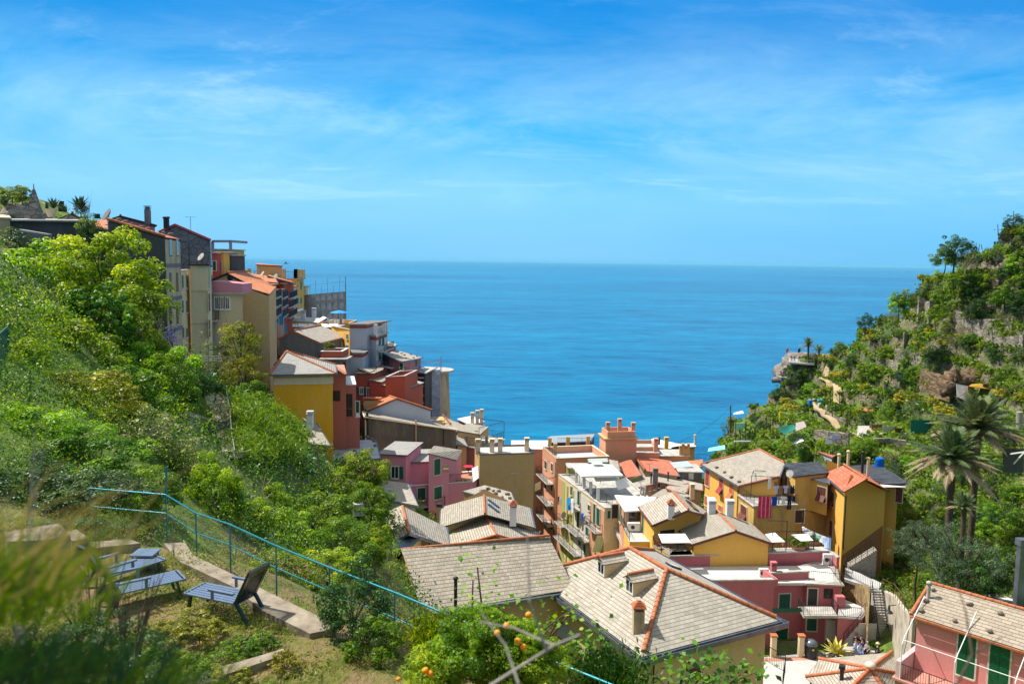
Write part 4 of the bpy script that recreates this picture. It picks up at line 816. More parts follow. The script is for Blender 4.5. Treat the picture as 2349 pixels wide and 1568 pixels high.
# wrapped round tower at the cliff end
YS[0]=1.0
t=thing('wrapped_tower','tall round stone corner tower with flat cap and scaffold stair over the water','tower',V((P(*c3(1715,700),134).x,134,15)))
p=P(*c3(1715,405),134); m=MB(); m.lathe(V((p.x,p.y,15)),[(2.6,0),(2.3,p.z-22),(2.0,p.z-15.2)],14); m.build('shaft',stain,t); m=MB(); m.lathe(p,[(2.9,-.3),(2.9,0)],14); m.build('cap',conc,t)
s=MB(); c=P(*c3(1640,400),131); 
for dx in(-2,2):
    for dy in(-1.2,1.2): s.bar(setz(c,16)+V((dx,dy,0)),c+V((dx,dy,2)),.09,.09)
for i in range(15):
    z=c.z+1-i*1.9; 
    for dy in(-1.2,1.2): s.bar(setz(c,z)+V((-2,dy,0)),setz(c,z)+V((2,dy,0)),.07,.07)
    s.bar(setz(c,z)+V((-2,-1.2,0)),setz(c,z-1.9)+V((2,-1.2,0)),.06,.06)
s.build('scaffolding',plain('scaffold_steel',(.25,.26,.30)),t); m=MB(); m.hexa([setz(c,17)+V((-1.9,-.9,0)),setz(c,17)+V((1.9,-.9,0)),setz(c,17)+V((1.9,.9,0)),setz(c,17)+V((-1.9,.9,0))],[c+V((-1.9,-.9,0)),c+V((1.9,-.9,0)),c+V((1.9,.9,0)),c+V((-1.9,.9,0))]); m.build('wrap',plain('white_wrap',(.50,.52,.60),.8,var=.2,scale=1),t)
H=blk('balcony_block','shaded block with stacked dark balconies left of the wrapped tower',c3,1520,1605,430,128,126,greyd,conc,(1,6),oh=.4)
for y in(470,545,630,700): balcony(H,c3,1522,1600,y,1.1)
# orange tiled roof house
YS[0]=1.15
e=[P(*c3(1055,790),92),P(*c3(1620,790),88),P(*c3(1560,740),96),P(*c3(1010,700),99)]
rr0=P(*c3(1350,672),90); rb=P(*c3(1205,625),98)
H=house('orange_gable_house','bluish house with bright orange tiled gable roof and a broad clay chimney',[P(*c3(1075,785),90),P(*c3(1672,778),90),P(*c3(1500,700),98),P(*c3(1008,695),98)],None,bluew,tile,[rr0,rb],oh=.15,gut=False,tm=None)
m=MB(); ridgetiles(m,H.eaves[0],rr0,.12,.4); ridgetiles(m,H.eaves[1],rr0,.12,.4); m.build('verge_tiles',tilem,H.root)
m=MB(); p=P(*c3(1125,750),92); m.box(p+UP*.3,V((1,0,0)),V((0,1,0)),UP,2.2,.7,1.2); o=m.build('chimney',tan,H.root); m=MB(); m.box(p+UP*1.2,V((1,0,0)),V((0,1,0)),UP,2.5,.9,.18); m.build('cap',tilem,o)
# long olive wall house with pale slate roof
H=house('long_olive_house','long house with dark olive stained side wall and narrow pale slate roof',pts(c3,[(1055,835,84),(1905,955,88),(1700,900,94),(1035,785,90)]),None,olive,sltl,None,oh=.15,tm=creamw)
downpipe(H,c3,1520,870,1100,beige,.12); downpipe(H,c3,1775,960,1100); m=MB(); p=P(*c3(1080,1020),84.3); m.tube(p,P(*c3(1075,800),84.3),.16,n=8); m.build('flue',dkmet,H.root)
w=H.w[3] if len(H.w)>3 else H.w[0]
e=pts(c3,[(1690,960,92),(2090,985,92),(1770,822,102),(1630,858,102)]); H=house('sloped_slate_house','tan house with large sunlit slate roof and thin orange ridge before the sea',e,None,tan,sltl,None,oh=.2)
m=MB(); ridgetiles(m,P(*c3(1770,822),102),P(*c3(1840,905),96),.12,.4); m.build('ridge_tiles',tilem,H.root); roofstones(H,c3,[(1650,860)],'lone stone at the back corner of the sunlit slate roof','stones on the sunlit slate roof')
b=blk('','',c3,1905,2110,965,91,91,beige,sltl,(1,5),oh=.05,y1=1000,root=H.root,zb=H.zb)
H=house('lean_to','small slate lean to roof at the end of the olive walled house',pts(c3,[(1900,1090,88),(1995,1108,88),(1945,1010,92),(1900,1000,92)]),None,tan,sltl,None,oh=.1)
H=blk('seaside_terrace_house','rose house with railed terrace, white chairs and flower pots facing the sea',c3,2100,2330,1120,90,100,plaster('rose3',(.5,.2,.22)),conc,(-5,3),par=0,oh=.3,y1=1045)
tp=H.top; railing(H.root,[tp[3],tp[0],tp[1],tp[2]],1.1,.25); m=MB(); 
for p in(tp[0],tp[1],tp[2]): m.bar(p,p+UP*2.6,.07,.07)
m.bar(tp[0]+UP*2.6,tp[1]+UP*2.6,.06,.06); m.bar(tp[1]+UP*2.6,tp[2]+UP*2.6,.06,.06); m.build('awning_frame',dkmet,H.root)
H=blk('chimney_stub_house','rose house with white flat roof and stubby chimneys above the seaside terrace',c3,2020,2140,905,104,108,plaster('rose3',(.5,.2,.22)),white,(-2,4),par=0,oh=.2,y1=880)
for x,y in((2040,900),(2085,880),(2125,870)): chimney(H,0,0,.5,1.3,'slab',creamw,pt=P(*c3(x,y),105))
YS[0]=1.0
# ---------------- centre: harbour street ----------------
H=flat('white_roof_house','house with white flat roof edged in clay tiles left behind the salmon block',pts(c4,[(340,440,118),(660,445,118),(675,370,130),(340,370,130)]),24,salmon,canv,0,oh=.15)
H=house('metal_roof_house','grey metal shed roof rising to the right, at the edge of the sea',pts(c4,[(680,385,128),(1060,378,128),(1100,300,136),(690,335,136)]),None,greyd,plain('metal_roof',(.30,.34,.36),.5,.2,.1),None,oh=.1)
za=42.6; A_=Z(*c4(745,535),za); Bf=Z(*c4(620,430),za); Cr=Z(*c4(1230,515),za)
H=flat('salmon_block','salmon apartment block with roof terrace, pillars and stacked street balconies',[A_,Bf,par(Bf,A_,Cr),Cr],26,salmon,plain('blue_floor',(.42,.46,.52),.7,var=.1),.95,cap=creamw); SB=H
for x,y in((685,435),(735,490),(851,425),(1036,420)):
    m=MB(); m.box(Z(*c4(x,y),42.2)+UP*.7,V((1,0,0)),V((0,1,0)),UP,.55,.55,1.7); m.build('pillar',tan,H.root)
railing(H.root,[Bf+UP*.05,A_+UP*.05],.9,.2); railing(H.root,[Z(*c4(760,395),42.3),Z(*c4(1200,390),42.3)],.8,.2)
for k,y in enumerate((710,905,1085)):
    for x0,x1 in((610,680),(682,722)): 
        pass
    balcony(H,c4,612,722,y+6,1.0)
for y in(560,740,920,1100):
    win(H,c4,640,y,660,y+70,'shut'); win(H,c4,700,y+20,716,y+90,'shut')
win(H,c4,783,730,800,860,'shut'); win(H,c4,783,900,797,1030,'shut'); downpipe(H,c4,735,560,1260)
a,b=Z(*c4(1200,350),44.7),Z(*c4(1485,345),44.7)
T=flat('salmon_tower','salmon rooftop tower with three chimneys rising over the terrace',rect(a,b,3.6),36,salmon,tan,.0,oh=.25)
pp=rect(a+V((.25,.1,0)),b-V((.25,-.1,0)),3.2); m=MB(); q=inset(pp,.2)
for i in range(4): j=(i+1)%4; m.hexa([pp[i],pp[j],q[j],q[i]],[v+UP*.95 for v in(pp[i],pp[j],q[j],q[i])])
m.build('parapet',salmon,T.root)
for x,y,h in((1222,292,1.0),(1330,292,1.5),(1455,295,1.0)): chimney(T,0,0,.55,h,'slab',salmon,pt=Z(*c4(x,y),45.4)+V((0,.5,0)))
H=blk('salmon_low_block','low salmon parapet wall behind the orange roofs with a chimney',c4,1480,1680,432,119,119,salmon,conc,(0,5),par=.5); 
H=blk('salmon_step_block','stepped tan parapet roof with a cluster of small chimneys',c4,1300,1690,485,116,116,salmon,conc,(0,4),par=.4)
chimney(H,0,0,.6,1.6,'slab',salmon,pt=P(*c4(1658,470),117))
H=house('white_sheet_roof_house','mustard house with bright white flat sheet roof and yellow chimney, by the sea',pts(c4,[(1480,405,128),(1785,448,126),(1930,405,133),(1640,355,143)]),None,yellowd,canv,None,oh=.25); chimney(H,0,0,.6,2.3,'slab',yellow,pt=P(*c4(1753,490),125)); chimney(H,0,0,.3,1.2,'pipe',dkmet,pt=P(*c4(1690,412),131)); m=MB(); p=P(*c4(1840,460),127); m.box(p,V((1,0,.2)).normalized(),V((0,1,0)),UP,1.4,.1,1.3); m.build('window',glass,H.root)
H=house('white_sheet_roof_house','small mustard house with white sheet roof at the right of the larger one',pts(c4,[(1915,430,128),(2030,420,127),(2010,398,136),(1925,395,136)]),None,yellowd,canv,None,oh=.2); chimney(H,0,0,.4,1.6,'pipe',conc,pt=P(*c4(2018,410),130))
H=blk('tan_low_block','tan low block with pale roof edge and a row of small chimneys',c4,1690,1965,508,118,118,tan,conc,(0,4),oh=.15)
for i,x in enumerate((1885,1905,1930,1955)): chimney(H,0,0,.4,1.2+.3*(i%2),'slab',tan,pt=P(*c4(x,510),118.5))
# orange tiled roofs
e=[(1530,650,92),(1870,690,90),(1800,560,102),(1430,500,104)]
H=house('orange_roof_house','house with large bright orange tiled roof in the centre of the village',[P(*c4(1550,650),107),P(*c4(1872,690),105),P(*c4(1800,560),115),P(*c4(1470,500),117)],None,tan,bt,None,oh=.2)
H=house('orange_roof_house','house with smaller orange tiled roof slope left of the large one',[P(*c4(1395,715),104),P(*c4(1530,680),105),P(*c4(1430,545),114),P(*c4(1292,580),111)],None,olivey,bt,None,oh=.2)
m=MB(); ridgetiles(m,P(*c4(1460,505),117.4),P(*c4(1560,640),107),.16,.4); m.build('ridge_tiles',tilem,H.root)
H=house('old_tile_roof_house','house with faded orange tiled roof beside the yellow corner house',pts(c4,[(1830,610,113),(2085,605,110),(2090,545,118),(1805,560,118)]),None,tan,tile,None,oh=.1)
H=blk('grey_flat_house','grey sheet roofed shed boxes under the faded orange roof',c4,1880,2085,650,107,107,greyc,conc,(0,4),oh=.2,y1=655); win(H,c4,1965,665,2000,720,'shut',whitem)
H=blk('grey_lean_to','long pale grey sheet roof strip beside the large orange roof',c4,1835,1990,620,109,109,greyc,plain('pale_sheet',(.38,.44,.47),.5),(0,3),oh=.1,y1=605)
H=house('long_slate_house','house with long warm slate roof and orange verge below the orange roofs',pts(c4,[(1435,810,100),(1690,750,101),(1620,668,109),(1395,730,107)]),None,stain,sltw,None,oh=.1,tm=tilem)
chimney(H,0,0,.6,1.6,'slab',greyc,pt=P(*c4(1652,760),101)); chimney(H,0,0,.2,1.1,'pipe',dkmet,pt=P(*c4(1615,755),101))
H=house('long_slate_house','house with pale slate roof strip running right to the yellow corner house',pts(c4,[(1690,750,101),(2085,825,99),(2085,765,105),(1640,668,109)]),None,stain,sltw,None,oh=.1,tm=tilem)
chimney(H,0,0,.18,1.2,'pipe',dkmet,pt=P(*c4(1770,750),103))
H=house('small_slate_house','small slate roof with thick orange verge in front of the yellow corner house',pts(c4,[(1755,800,98),(1935,870,95),(1960,757,102),(1770,785,101)]),None,salmon,sltw,None,oh=.1,tm=tilem)
chimney(H,0,0,.5,1.2,'slab',creamw,pt=P(*c4(1990,885),93))
# row with terraces (near the corner)
z1=41.6; a=Z(*c4(765,680),z1); b=Z(*c4(1190,990),z1); k=V((6.5,1.0,0))
H=flat('terrace_row_house','long house row with railed roof terrace, white parasols and green shuttered street front',[a,b,b+k,a+k+V((2,0,0))],27,creamw,conc,.1,cap=conc); RW=H
railing(H.root,[a+V((.9,0,.1)),b+V((.9,0.2,.1))],1.1,.22)
for x,y in((930,740),(1000,790),(1062,840),(1130,890)):
    m=MB(); m.box(Z(*c4(x,y),42)+UP*.5,V((1,0,0)),V((0,1,0)),UP,.35,.35,1.5); m.build('pillar',whitem,H.root)
H.off=.032
for (x0,y0,x1,y1) in((945,830,965,960),(880,790,895,870),(1020,1110,1045,1240),(940,1020,962,1170),(1090,950,1110,1130),(1120,990,1150,1150),(880,1190,900,1240),(955,1280,975,1330),(1000,1320,1020,1400),(1040,960,1060,1010)): win(H,c4,x0,y0,x1,y1,'shut')
for (x0,x1,y) in((860,1055,1215),(905,970,985),(1060,1170,1170),(780,850,1130),(770,980,1330)): balcony(H,c4,x0,x1,y,.9)
w=H.w[0]
for u0,u1,mt in((.0,.10,salmon),(.10,.17,plaster('pale_green',(.42,.46,.12),.2)),(.29,.36,plaster('pale_green',(.42,.46,.12),.2)),(.36,.72,plaster('chalk_white',(.66,.62,.55),.35)),(.72,1.,salmon)):
    pb=MB(); q0=w[0]+(w[1]-w[0])*u0; q1=w[0]+(w[1]-w[0])*u1; z0_,z1_=30,w[3]-.3; pb.hexa([setz(q0,z0_)+w[2]*.005,setz(q1,z0_)+w[2]*.005,setz(q1,z0_)+w[2]*.03,setz(q0,z0_)+w[2]*.03],[setz(q0,z1_)+w[2]*.005,setz(q1,z1_)+w[2]*.005,setz(q1,z1_)+w[2]*.03,setz(q0,z1_)+w[2]*.03]); pb.build('facade_panel',mt,H.root)
yg=MB()
for x in(848,905): 
    p=hitp(*c4(x,900),w[0],w[2])+w[2]*.03; yg.box(setz(p,34.5)+w[2]*.02,(w[1]-w[0]).normalized(),w[2],UP,.45,.05,13)
yg.build('green_strip',olivey,H.root)
win(H,c4,1255,955,1310,1080,'door',dkmet); win(H,c4,1215,1010,1240,1080,'shut')
sheet('awning',[Z(*c4(985,960),38.8),Z(*c4(1095,925),38.8),Z(*c4(1040,880),40),Z(*c4(975,905),40)],canv,'white cloth awning jutting from the street front under the terrace','awning')
sheet('awning',[Z(*c4(1215,1280),37.2),Z(*c4(1292,1240),37.2),Z(*c4(1220,1118),38.8),Z(*c4(1157,1160),38.8)],teal,'turquoise awning over the narrow street','awning')
sheet('parasol_cloth',[Z(*c4(1075,685),43.6),Z(*c4(1285,670),43.8),Z(*c4(1315,735),43.2),Z(*c4(1110,745),43.2)],canv,'flat white shade sail on the roof terrace in the centre','shade sail')
t=thing('parasol','large white square parasol with small top vent on the central roof terrace','parasol',Z(*c4(1150,760),41.7)); p=worldloc(t); m=MB(); m.tube(p,p+UP*2.6,.04,n=6); m.build('pole',dkmet,t)
cc=Z(*c4(1120,640),44.3); u=V((1,.15,0)).normalized()*2.6; v=V((-.15,1,0)).normalized()*2.6; top=cc+UP*.8; m=MB(); q=[cc-u-v,cc+u-v,cc+u+v,cc-u+v]
for i in range(4): m.poly([q[i],q[(i+1)%4],top]); m.poly([q[(i+1)%4],q[i],q[i]-UP*.22,q[(i+1)%4]-UP*.22])
m.build('canopy',canv,t); m=MB(); s_=.25
for i in range(4): m.poly([top+(q[i]-top)*s_+UP*.28,top+(q[(i+1)%4]-top)*s_+UP*.28,top+UP*.3])
m.build('vent',canv,t)
sheet('shade_sail',[Z(*c4(1285,740),43.6),Z(*c4(1370,710),43.6),Z(*c4(1425,790),42.6),Z(*c4(1310,825),42.6)],canv,'slanted white shade sail at the right end of the central roof terrace','shade sail')
H=blk('green_wall_house','small olive green rooftop wall behind the big white parasol',c4,850,1075,618,106,106,olivey,conc,(0,2.5),oh=.1)
H=house('porch_house','small salmon rooftop house with corrugated porch roof beside the terrace',pts(c4,[(1045,570,107),(1220,565,107),(1215,530,110),(1035,535,110)]),None,salmon,plain('corrugated',(.36,.42,.38),.6),None,oh=.15); win(H,c4,1090,575,1140,600,'glass')
H=house('slate_lean_to','narrow slate roof falling to the right beside the small porch house',pts(c4,[(1255,625,104),(1330,645,103),(1310,560,110),(1220,535,110)]),None,olivey,sltw,None,oh=.1)
# street corner house row below (towards the camera)
# ramp-like flat roofs between the street and the gables
H=flat('white_roof_house','salmon house with dazzling white flat roof and glazed veranda',[Z(*c4(1385,1012),42.6),Z(*c4(1525,1005),42.6),Z(*c4(1650,890),42.7),Z(*c4(1295,872),42.6)],34,salmon,canv,0,oh=.15); win(H,c4,1410,1020,1515,1110,'hole',frame=whitem); win(H,c4,1330,960,1342,1120,'shut'); win(H,c4,1368,1020,1380,1140,'shut')
roofstones(H,c4,[(1500,880),(1540,870),(1560,880)],'far edge of the dazzling white roof','stones on the white roof')
for x,y in((1520,855),(1542,860),(1560,865)): chimney(H,0,0,.22,.8,'pipe',conc,pt=Z(*c4(x,y),42.7))
H=house('white_slab_house','house with white slab roof and orange ridge behind the dazzling white roof',pts(c4,[(1600,895,95),(1990,880,93),(1830,800,101),(1745,795,101)]),None,salmon,sltl,None,oh=.1)
roofstones(H,c4,[(1610,845),(1650,835),(1690,815),(1720,805),(1870,830),(1905,845),(1940,855)],'white slab roof near the yellow corner house','stones on the white slab roof',.2)
H=flat('balcony_house','grey paved terrace with air conditioner and yellow front wall below the gable roofs',[Z(*c4(1420,1300),40.6),Z(*c4(1625,1297),40.6),Z(*c4(1560,1180),40.6),Z(*c4(1370,1170),40.6)],33,yellow,concp,.12,cap=whitem)
railing(H.root,[Z(*c4(1420,1300),40.7),Z(*c4(1340,1130),40.7)],1.0,.2)
def acunit(p,label,w=.9,hh=.65,u=V((1,0,0))):
    t=thing('air_conditioner',label,'air conditioner',p); v=V((-u.y,u.x,0)); m=MB(); m.box(p+UP*hh/2,u,v,UP,w,.35,hh); m.build('casing',whitem,t); m=MB(); m.lathe(p+UP*hh/2-v*.19+u*(-.12),[(.22,0),(.22,.02)],12,-v); m.build('fan_grille',dkmet,t)
acunit(Z(*c4(1455,1195),40.6),'white air conditioner on the grey paved terrace behind the railing',1.4,.9)
s=MB(); q=[Z(*c4(1195,1000),40.5),Z(*c4(1370,1350),38),Z(*c4(1420,1335),38),Z(*c4(1235,990),40.5)]; s.slab(q,.3); s.build('ramp_roof',concp,label='long narrow sloping concrete walkway roof beside the street',cat='walkway'); railing(None,[q[3],q[2]],1.0,.2,label='black railing along the sloping concrete walkway roof',cat='railing')
# gable houses yellow
H=house('yellow_gable_house','yellow gable house with warm slate roof, clay chimney and dark skylight',[Z(*c4(1628,1142),43.2),Z(*c4(2090,1052),43.6),Z(*c4(2135,1003),43.2),Z(*c4(1500,968),43.2)],35,yellow,sltw,[Z(*c4(1960,1000),45.2),Z(*c4(1812,838),45.2)],oh=.3,tm=browns); YG1=H
e=H.eaves
chimney(H,*c4(1795,1060),.65,1.1,'pyramid',white); p,n=on_roof(H,*c4(1990,970)); u=(Z(*c4(2040,1000),44)-Z(*c4(1940,940),44)); u=(u-n*u.dot(n)).normalized(); v=n.cross(u); m=MB(); m.box(p+n*.08,u,v,n,2.2,.7,.14); m.build('skylight',glass,H.root)
chimney(H,0,0,.7,1.3,'slab',white,pt=Z(*c4(2165,1030),42)); win(H,c4,1700,1190,1830,1230,'hole'); win(H,c4,1535,1050,1550,1220,'shut')
e0=Z(*c4(1985,1320),42.2); ap1=Z(*c6(788,1078),43.5); e1=Z(*c6(1130,1195),42.2); ap2=Z(*c6(608,900),43.5)
H=house('yellow_gable_house','yellow gable house with patchy pale slate roof above the rose pink parapet wall',[e0,e1,e1+(ap2-ap1),Z(*c4(1825,1125),42.2)],37,yellow,sltl,[ap1,ap2],oh=.35,tm=browns); YG2=H
for x in(562,728): chimney(YG1,0,0,.75,1.4,'slab',white,pt=Z(*c6(x,945),43))
# awning with dining set on terrace left of it
dk=[Z(*c4(1630,1330),41.0),Z(*c4(1790,1420),41.0),Z(*c4(1995,1415),41.0),Z(*c4(1980,1300),41.0)]
H=flat('terrace','small open terrace with wooden decking between the two yellow gable houses',dk,35,yellow,plain('decking',(.34,.28,.22),.8),0,oh=0); railing(H.root,[dk[3]+V((-3.5,0,0)),dk[0],dk[1],dk[2]],1.0,.3,mid=True)
aw=[Z(*c4(1712,1308),42.7),Z(*c4(1980,1305),42.7),Z(*c4(1928,1222),43.1),Z(*c4(1675,1225),43.1)]; sheet('awning',aw,canv,'white awning over the wooden dining table','awning'); m=MB()
for p in aw[:1]: m.bar(setz(p,41.0),p,.06,.06)
m.bar(aw[0],aw[3],.06,.06); m.build('awning_post',dkmet,H.root)
wdk=plain('reddish_wood',(.16,.05,.035),.6,var=.3,scale=6)
def slatted_table(p,u,l,w_,label,h=.75,mat=None):
    t=thing('table',label,'table',p); v=V((-u.y,u.x,0)); m=MB(); mat=mat or wdk
    for i in range(9): m.box(p+u*((i-4)*l/9)+UP*h,u,v,UP,l/9*.8,w_,.04)
    m.build('table_top',mat,t)
    for a in(-1,1):
        for b_ in(-1,1): k=MB(); k.bar(p+u*a*l*.42+v*b_*w_*.4,p+u*a*l*.42+v*b_*w_*.4+UP*h,.07,.07); k.build('leg',mat,t)
    return t
def chair(p,u,label,mat=None,h=.92,group=None):
    mat=mat or wdk; t=thing('chair',label,'chair',p,group); v=V((-u.y,u.x,0)); m=MB(); m.box(p+UP*.45,u,v,UP,.45,.45,.04); m.build('seat',mat,t); m=MB()
    for i in range(4): m.box(p-u*(.22+.03*i)+UP*(.55+.11*i),u,v,UP,.03,.42,.07)
    for s in(-1,1): m.bar(p-u*.2+v*s*.2+UP*.42,p-u*.33+v*s*.2+UP*h,.035,.035)
    m.build('backrest',mat,t)
    for a in(-1,1):
        for s in(-1,1): k=MB(); k.bar(p+u*a*.2+v*s*.2,p+u*a*.2+v*s*.2+UP*.45,.035,.035); k.build('leg',mat,t)
    return t
tp=Z(*c4(1785,1345),41.02); slatted_table(tp,V((-.3,.95,0)).normalized(),2.2,1.1,'reddish slatted wooden dining table under the white awning')
for i,(dx,dy,fx,fy,lb) in enumerate(((-1.3,.5,1,.2,'folding wooden chair left of the dining table, back one'),(-1.2,-.5,1,.2,'folding wooden chair left of the dining table, front one'),(1.0,.5,-1,0,'folding wooden chair right of the dining table'))): chair(tp+V((dx,dy,0)),V((fx,fy,0)).normalized(),lb)
# ---------------- yellow complex right of centre ----------------
ze=45.2; A0=Z(*c6(815,672),ze); L0=Z(*c6(468,470),ze)
rA=Z(*c6(1005,335),47.6); pn=(A0-L0).cross(rA-L0).normalized(); rB=hitp(*c6(1235,460),L0,pn); rM=hitp(*c6(1185,585),L0,pn)
H=house('yellow_corner_house','long yellow house with red shutters under the big pale slate roof',[L0,A0,rM,rB,rA],33,yellow,sltl,None,oh=.35,gut=True); YM=H
for a_,b_ in((A0,rM),(rA,rB),(L0,rA)): m=MB(); ridgetiles(m,a_,b_,.12,.4); m.build('verge_tiles',tilem,H.root)
for x0,y0,x1,y1,k,c in((510,525,545,670,'shut',reds),(635,605,672,745,'awn',reds),(728,650,763,805,'awn',oranges),(503,768,537,850,'shut',oranges),(628,850,663,905,'shut',oranges)): win(H,c6,x0,y0,x1,y1,k,c)
roofstones(H,c6,[(525,460),(612,507),(683,552),(748,597),(818,637)],'eave of the big pale slate roof','stones on the long yellow house',.24)
downpipe(H,c6,808,700,960)
zt=44.1; tA=Z(*c6(815,750),zt);tB=Z(*c6(955,850),zt);tC=Z(*c6(1345,838),zt); H=flat('yellow_terrace_block','stained yellow block with roof terrace full of drying laundry',[tA,tB,tC,par(tA,tB,tC)],33,yellowd,conc,0,oh=.15); YT=H
railing(H.root,[tA+UP*.05,tB+UP*.05,tC+UP*.05],1.0,.2); win(H,c6,832,850,890,985,'awn',browns); win(H,c6,1330,892,1412,1005,'shut',woodd)
fr=MB(); tD=par(tA,tB,tC)
q0,q1=Z(*c6(990,640),46),Z(*c6(1190,640),46); 
for p,h in((tB+V((.4,2.6,0)),2.6),(tC+V((-1.0,1.2,0)),2.6),(tA+V((2,1.5,0)),2.4)): fr.bar(p,p+UP*h,.05,.05)
fr.bar(tB+V((.4,2.6,2.6)),tC+V((-1.,1.2,2.6)),.05,.05); fr.bar(tA+V((2,1.5,2.4)),tC+V((-2.2,4,2.6)),.05,.05); fr.bar(tB+V((.4,2.6,2.6)),tA+V((2,1.5,2.4)),.05,.05); fr.build('pergola_frame',dkmet,H.root)
zk=46.9; kA=Z(*c6(1335,577),zk); kB=Z(*c6(1640,543),zk); kC=Z(*c6(1530,455),zk); kD=Z(*c6(1170,470),zk)
H=flat('black_roof_house','yellow upper house with flat black roof between slate roof and red tiled tower',[kA,kB,kC,kD],33,yellowd,tar,0,oh=.2); win(H,c6,1188,570,1205,665,'open',browns); win(H,c6,1240,590,1262,668,'shut',browns)
zt=46.4; gA=Z(*c6(1775,720),zt); gB=Z(*c6(2190,712),zt-.2); gL=Z(*c6(1590,562),zt); ap1=Z(*c6(1990,610),48.3); ap2=Z(*c6(1780,475),48.3); gR=gB+(gL-gA)
H=house('yellow_tower_house','tall yellow end house with red square tiled gable roof and reddish stair base',[gA,gB,gR,gL],36,yellow,bt,[ap1,ap2],oh=.25); YE=H
win(H,c6,1660,722,1692,860,'awn',browns); win(H,c6,1648,985,1678,1138,'shut',browns); win(H,c6,1810,1310,1850,1342,'hole')
a=Z(*c6(1510,680),45.); downpipe(H,c6,1782,760,1250)
bb=[Z(*c6(1485,600),46.4),Z(*c6(1635,640),46.4)]; b=flat('','',[bb[0],bb[1],bb[1]+V((1.2,3,0)),bb[0]+V((1.2,3,0))],42.7,yellow,zinc,0,oh=.2,root=H.root); w_=b.w; H2=Hs(); H2.w=w_; H2.root=H.root; H2.zb=42.7; win(H2,c6,1535,680,1615,815,'awn',browns)
b=MB(); w=YE.w[0]; u=(w[1]-w[0]); b.hexa([setz(w[0]+u*.02,36.5)+w[2]*.01,setz(w[0]+u*.98,36.5)+w[2]*.01,setz(w[0]+u*.98,36.5)+w[2]*.04,setz(w[0]+u*.02,36.5)+w[2]*.04],[setz(w[0]+u*.02,39.3)+w[2]*.01,setz(w[0]+u*.98,42.3)+w[2]*.01,setz(w[0]+u*.98,42.3)+w[2]*.04,setz(w[0]+u*.02,39.3)+w[2]*.04]); b.build('painted_base',plaster('brown_base',(.36,.17,.06),.2),YE.root)
H=flat('yellow_link_house','recessed yellow wall joining the terrace block and the tall yellow end house',[Z(*c6(1460,600),45.6)+V((0,1.2,0)),Z(*c6(1600,600),45.6)+V((0,1.2,0)),Z(*c6(1600,600),45.6)+V((0,5,0)),Z(*c6(1460,600),45.6)+V((0,5,0))],33,yellowd,conc,0)
H=house('black_roof_house','low yellow house with wide black flat roof, flue pipes and a blue barrel',pts(c6,[(2050,632,86),(2349,630,84),(2110,478,103),(1590,492,101)]),None,yellow,tar,None,oh=.6,th=.25)
win(H,c6,2255,690,2315,820,'shut',browns); BRH=H
pp=[Z(*c6(2115,655),45)]; aw=pts(c6,[(2140,680,84),(2349,680,83.5),(2330,655,85.5),(2110,655,85.5)]); sheet('porch_roof',aw,whitem,'thin white corrugated porch roof beside the tall yellow end house','porch roof')
for x,y,h in((1945,560,2.4),(1995,600,2.2),(1815,480,1.5),(1730,500,1.4)): chimney(H,0,0,.3,h,'pipe',creamw if x in(1995,1815,1730) else dkmet,pt=P(*c6(x,y),88))
def bucket(p,r,h,mat,name,label,cat): 
    m=MB(); m.lathe(p,[(r*.95,0),(r*1.0,h*.1),(r*.88,h*.75),(r*.92,h*.8),(r*.75,h)],14); return m.build(name,mat,label=label,cat=cat)
bucket(P(*c6(2105,495),100),.62,1.15,plain('blue_plastic',(.0,.14,.60),.4,var=.05),'water_barrel','big blue water barrel on the black flat roof','barrel')
# pink terrace complex in front
z3=40; H=flat('rose_terrace_house','rose pink house with long parapets and wide pale paved roof terrace',[Z(*c6(180,1310),41.),Z(*c6(1645,1262),41.),Z(*c6(1645,1262),41.)+V((.5,1.2,0)),Z(*c6(180,1310),41.)+V((.5,1.2,0))],30,pinkr,conc,0,oh=.05,cap=conc); RT=H
b=flat('','',[Z(*c6(1645,1262),41.),Z(*c6(1715,1322),41.),Z(*c6(1715,1322),41.)+V((.3,.1,0)),Z(*c6(1645,1262),41.)+V((.3,.1,0))],32,pinkr,conc,0,oh=.03,root=H.root)
zf=39.8; fl=MB(); q=[Z(*c6(330,1408),zf),Z(*c6(1725,1400),zf),Z(*c7(680,640),zf),Z(*c7(380,620),zf),Z(*c6(560,1560),zf),Z(*c6(300,1470),zf)]
q=[Z(*c6(250,1410),zf),Z(*c6(1720,1400),zf),Z(*c6(1745,1555),zf),Z(*c6(520,1565),zf)]; fl.slab(q,.25); fl.build('terrace_floor',plain('terrace_paving',(.62,.58,.53),.85,var=.08,scale=2),H.root)
zp=40.6; a=Z(*d4(1440,612),zp); b_=Z(*d4(2060,605),zp); c_=Z(*c6(1035,1440),zp); d_=Z(*c6(1455,1445),zp)
q=[a,b_,c_+V((.4,0,0)) if 0 else b_+V((.0,.35,0)),a+V((0,.35,0))]; g1=flat('','',q,30,pinkr,conc,0,oh=.06,root=H.root); RT.w+=g1.w
f=MB(); f.hexa([setz(b_+V((-.0,.0,0)),zf),setz(b_+V((.35,0,0)),zf),setz(c_+V((.35,0,0)),zf),setz(c_,zf)],[b_,b_+V((.35,0,0)),c_+V((.35,0,0)),c_]); f.build('parapet',pinkr,H.root)
q=[Z(*c6(1125,1455),zp),d_,d_+V((0.2,1.2,0)),c_+V((.2,1.2,0))]; 
fa=Z(*c7(25,545),zp); fb=Z(*c7(375,530),zp); g2=flat('','',[fa,fb,fb+V((.1,.35,0)),fa+V((.1,.35,0))],30,pinkr,conc,0,oh=.06,root=H.root); RT.w+=g2.w
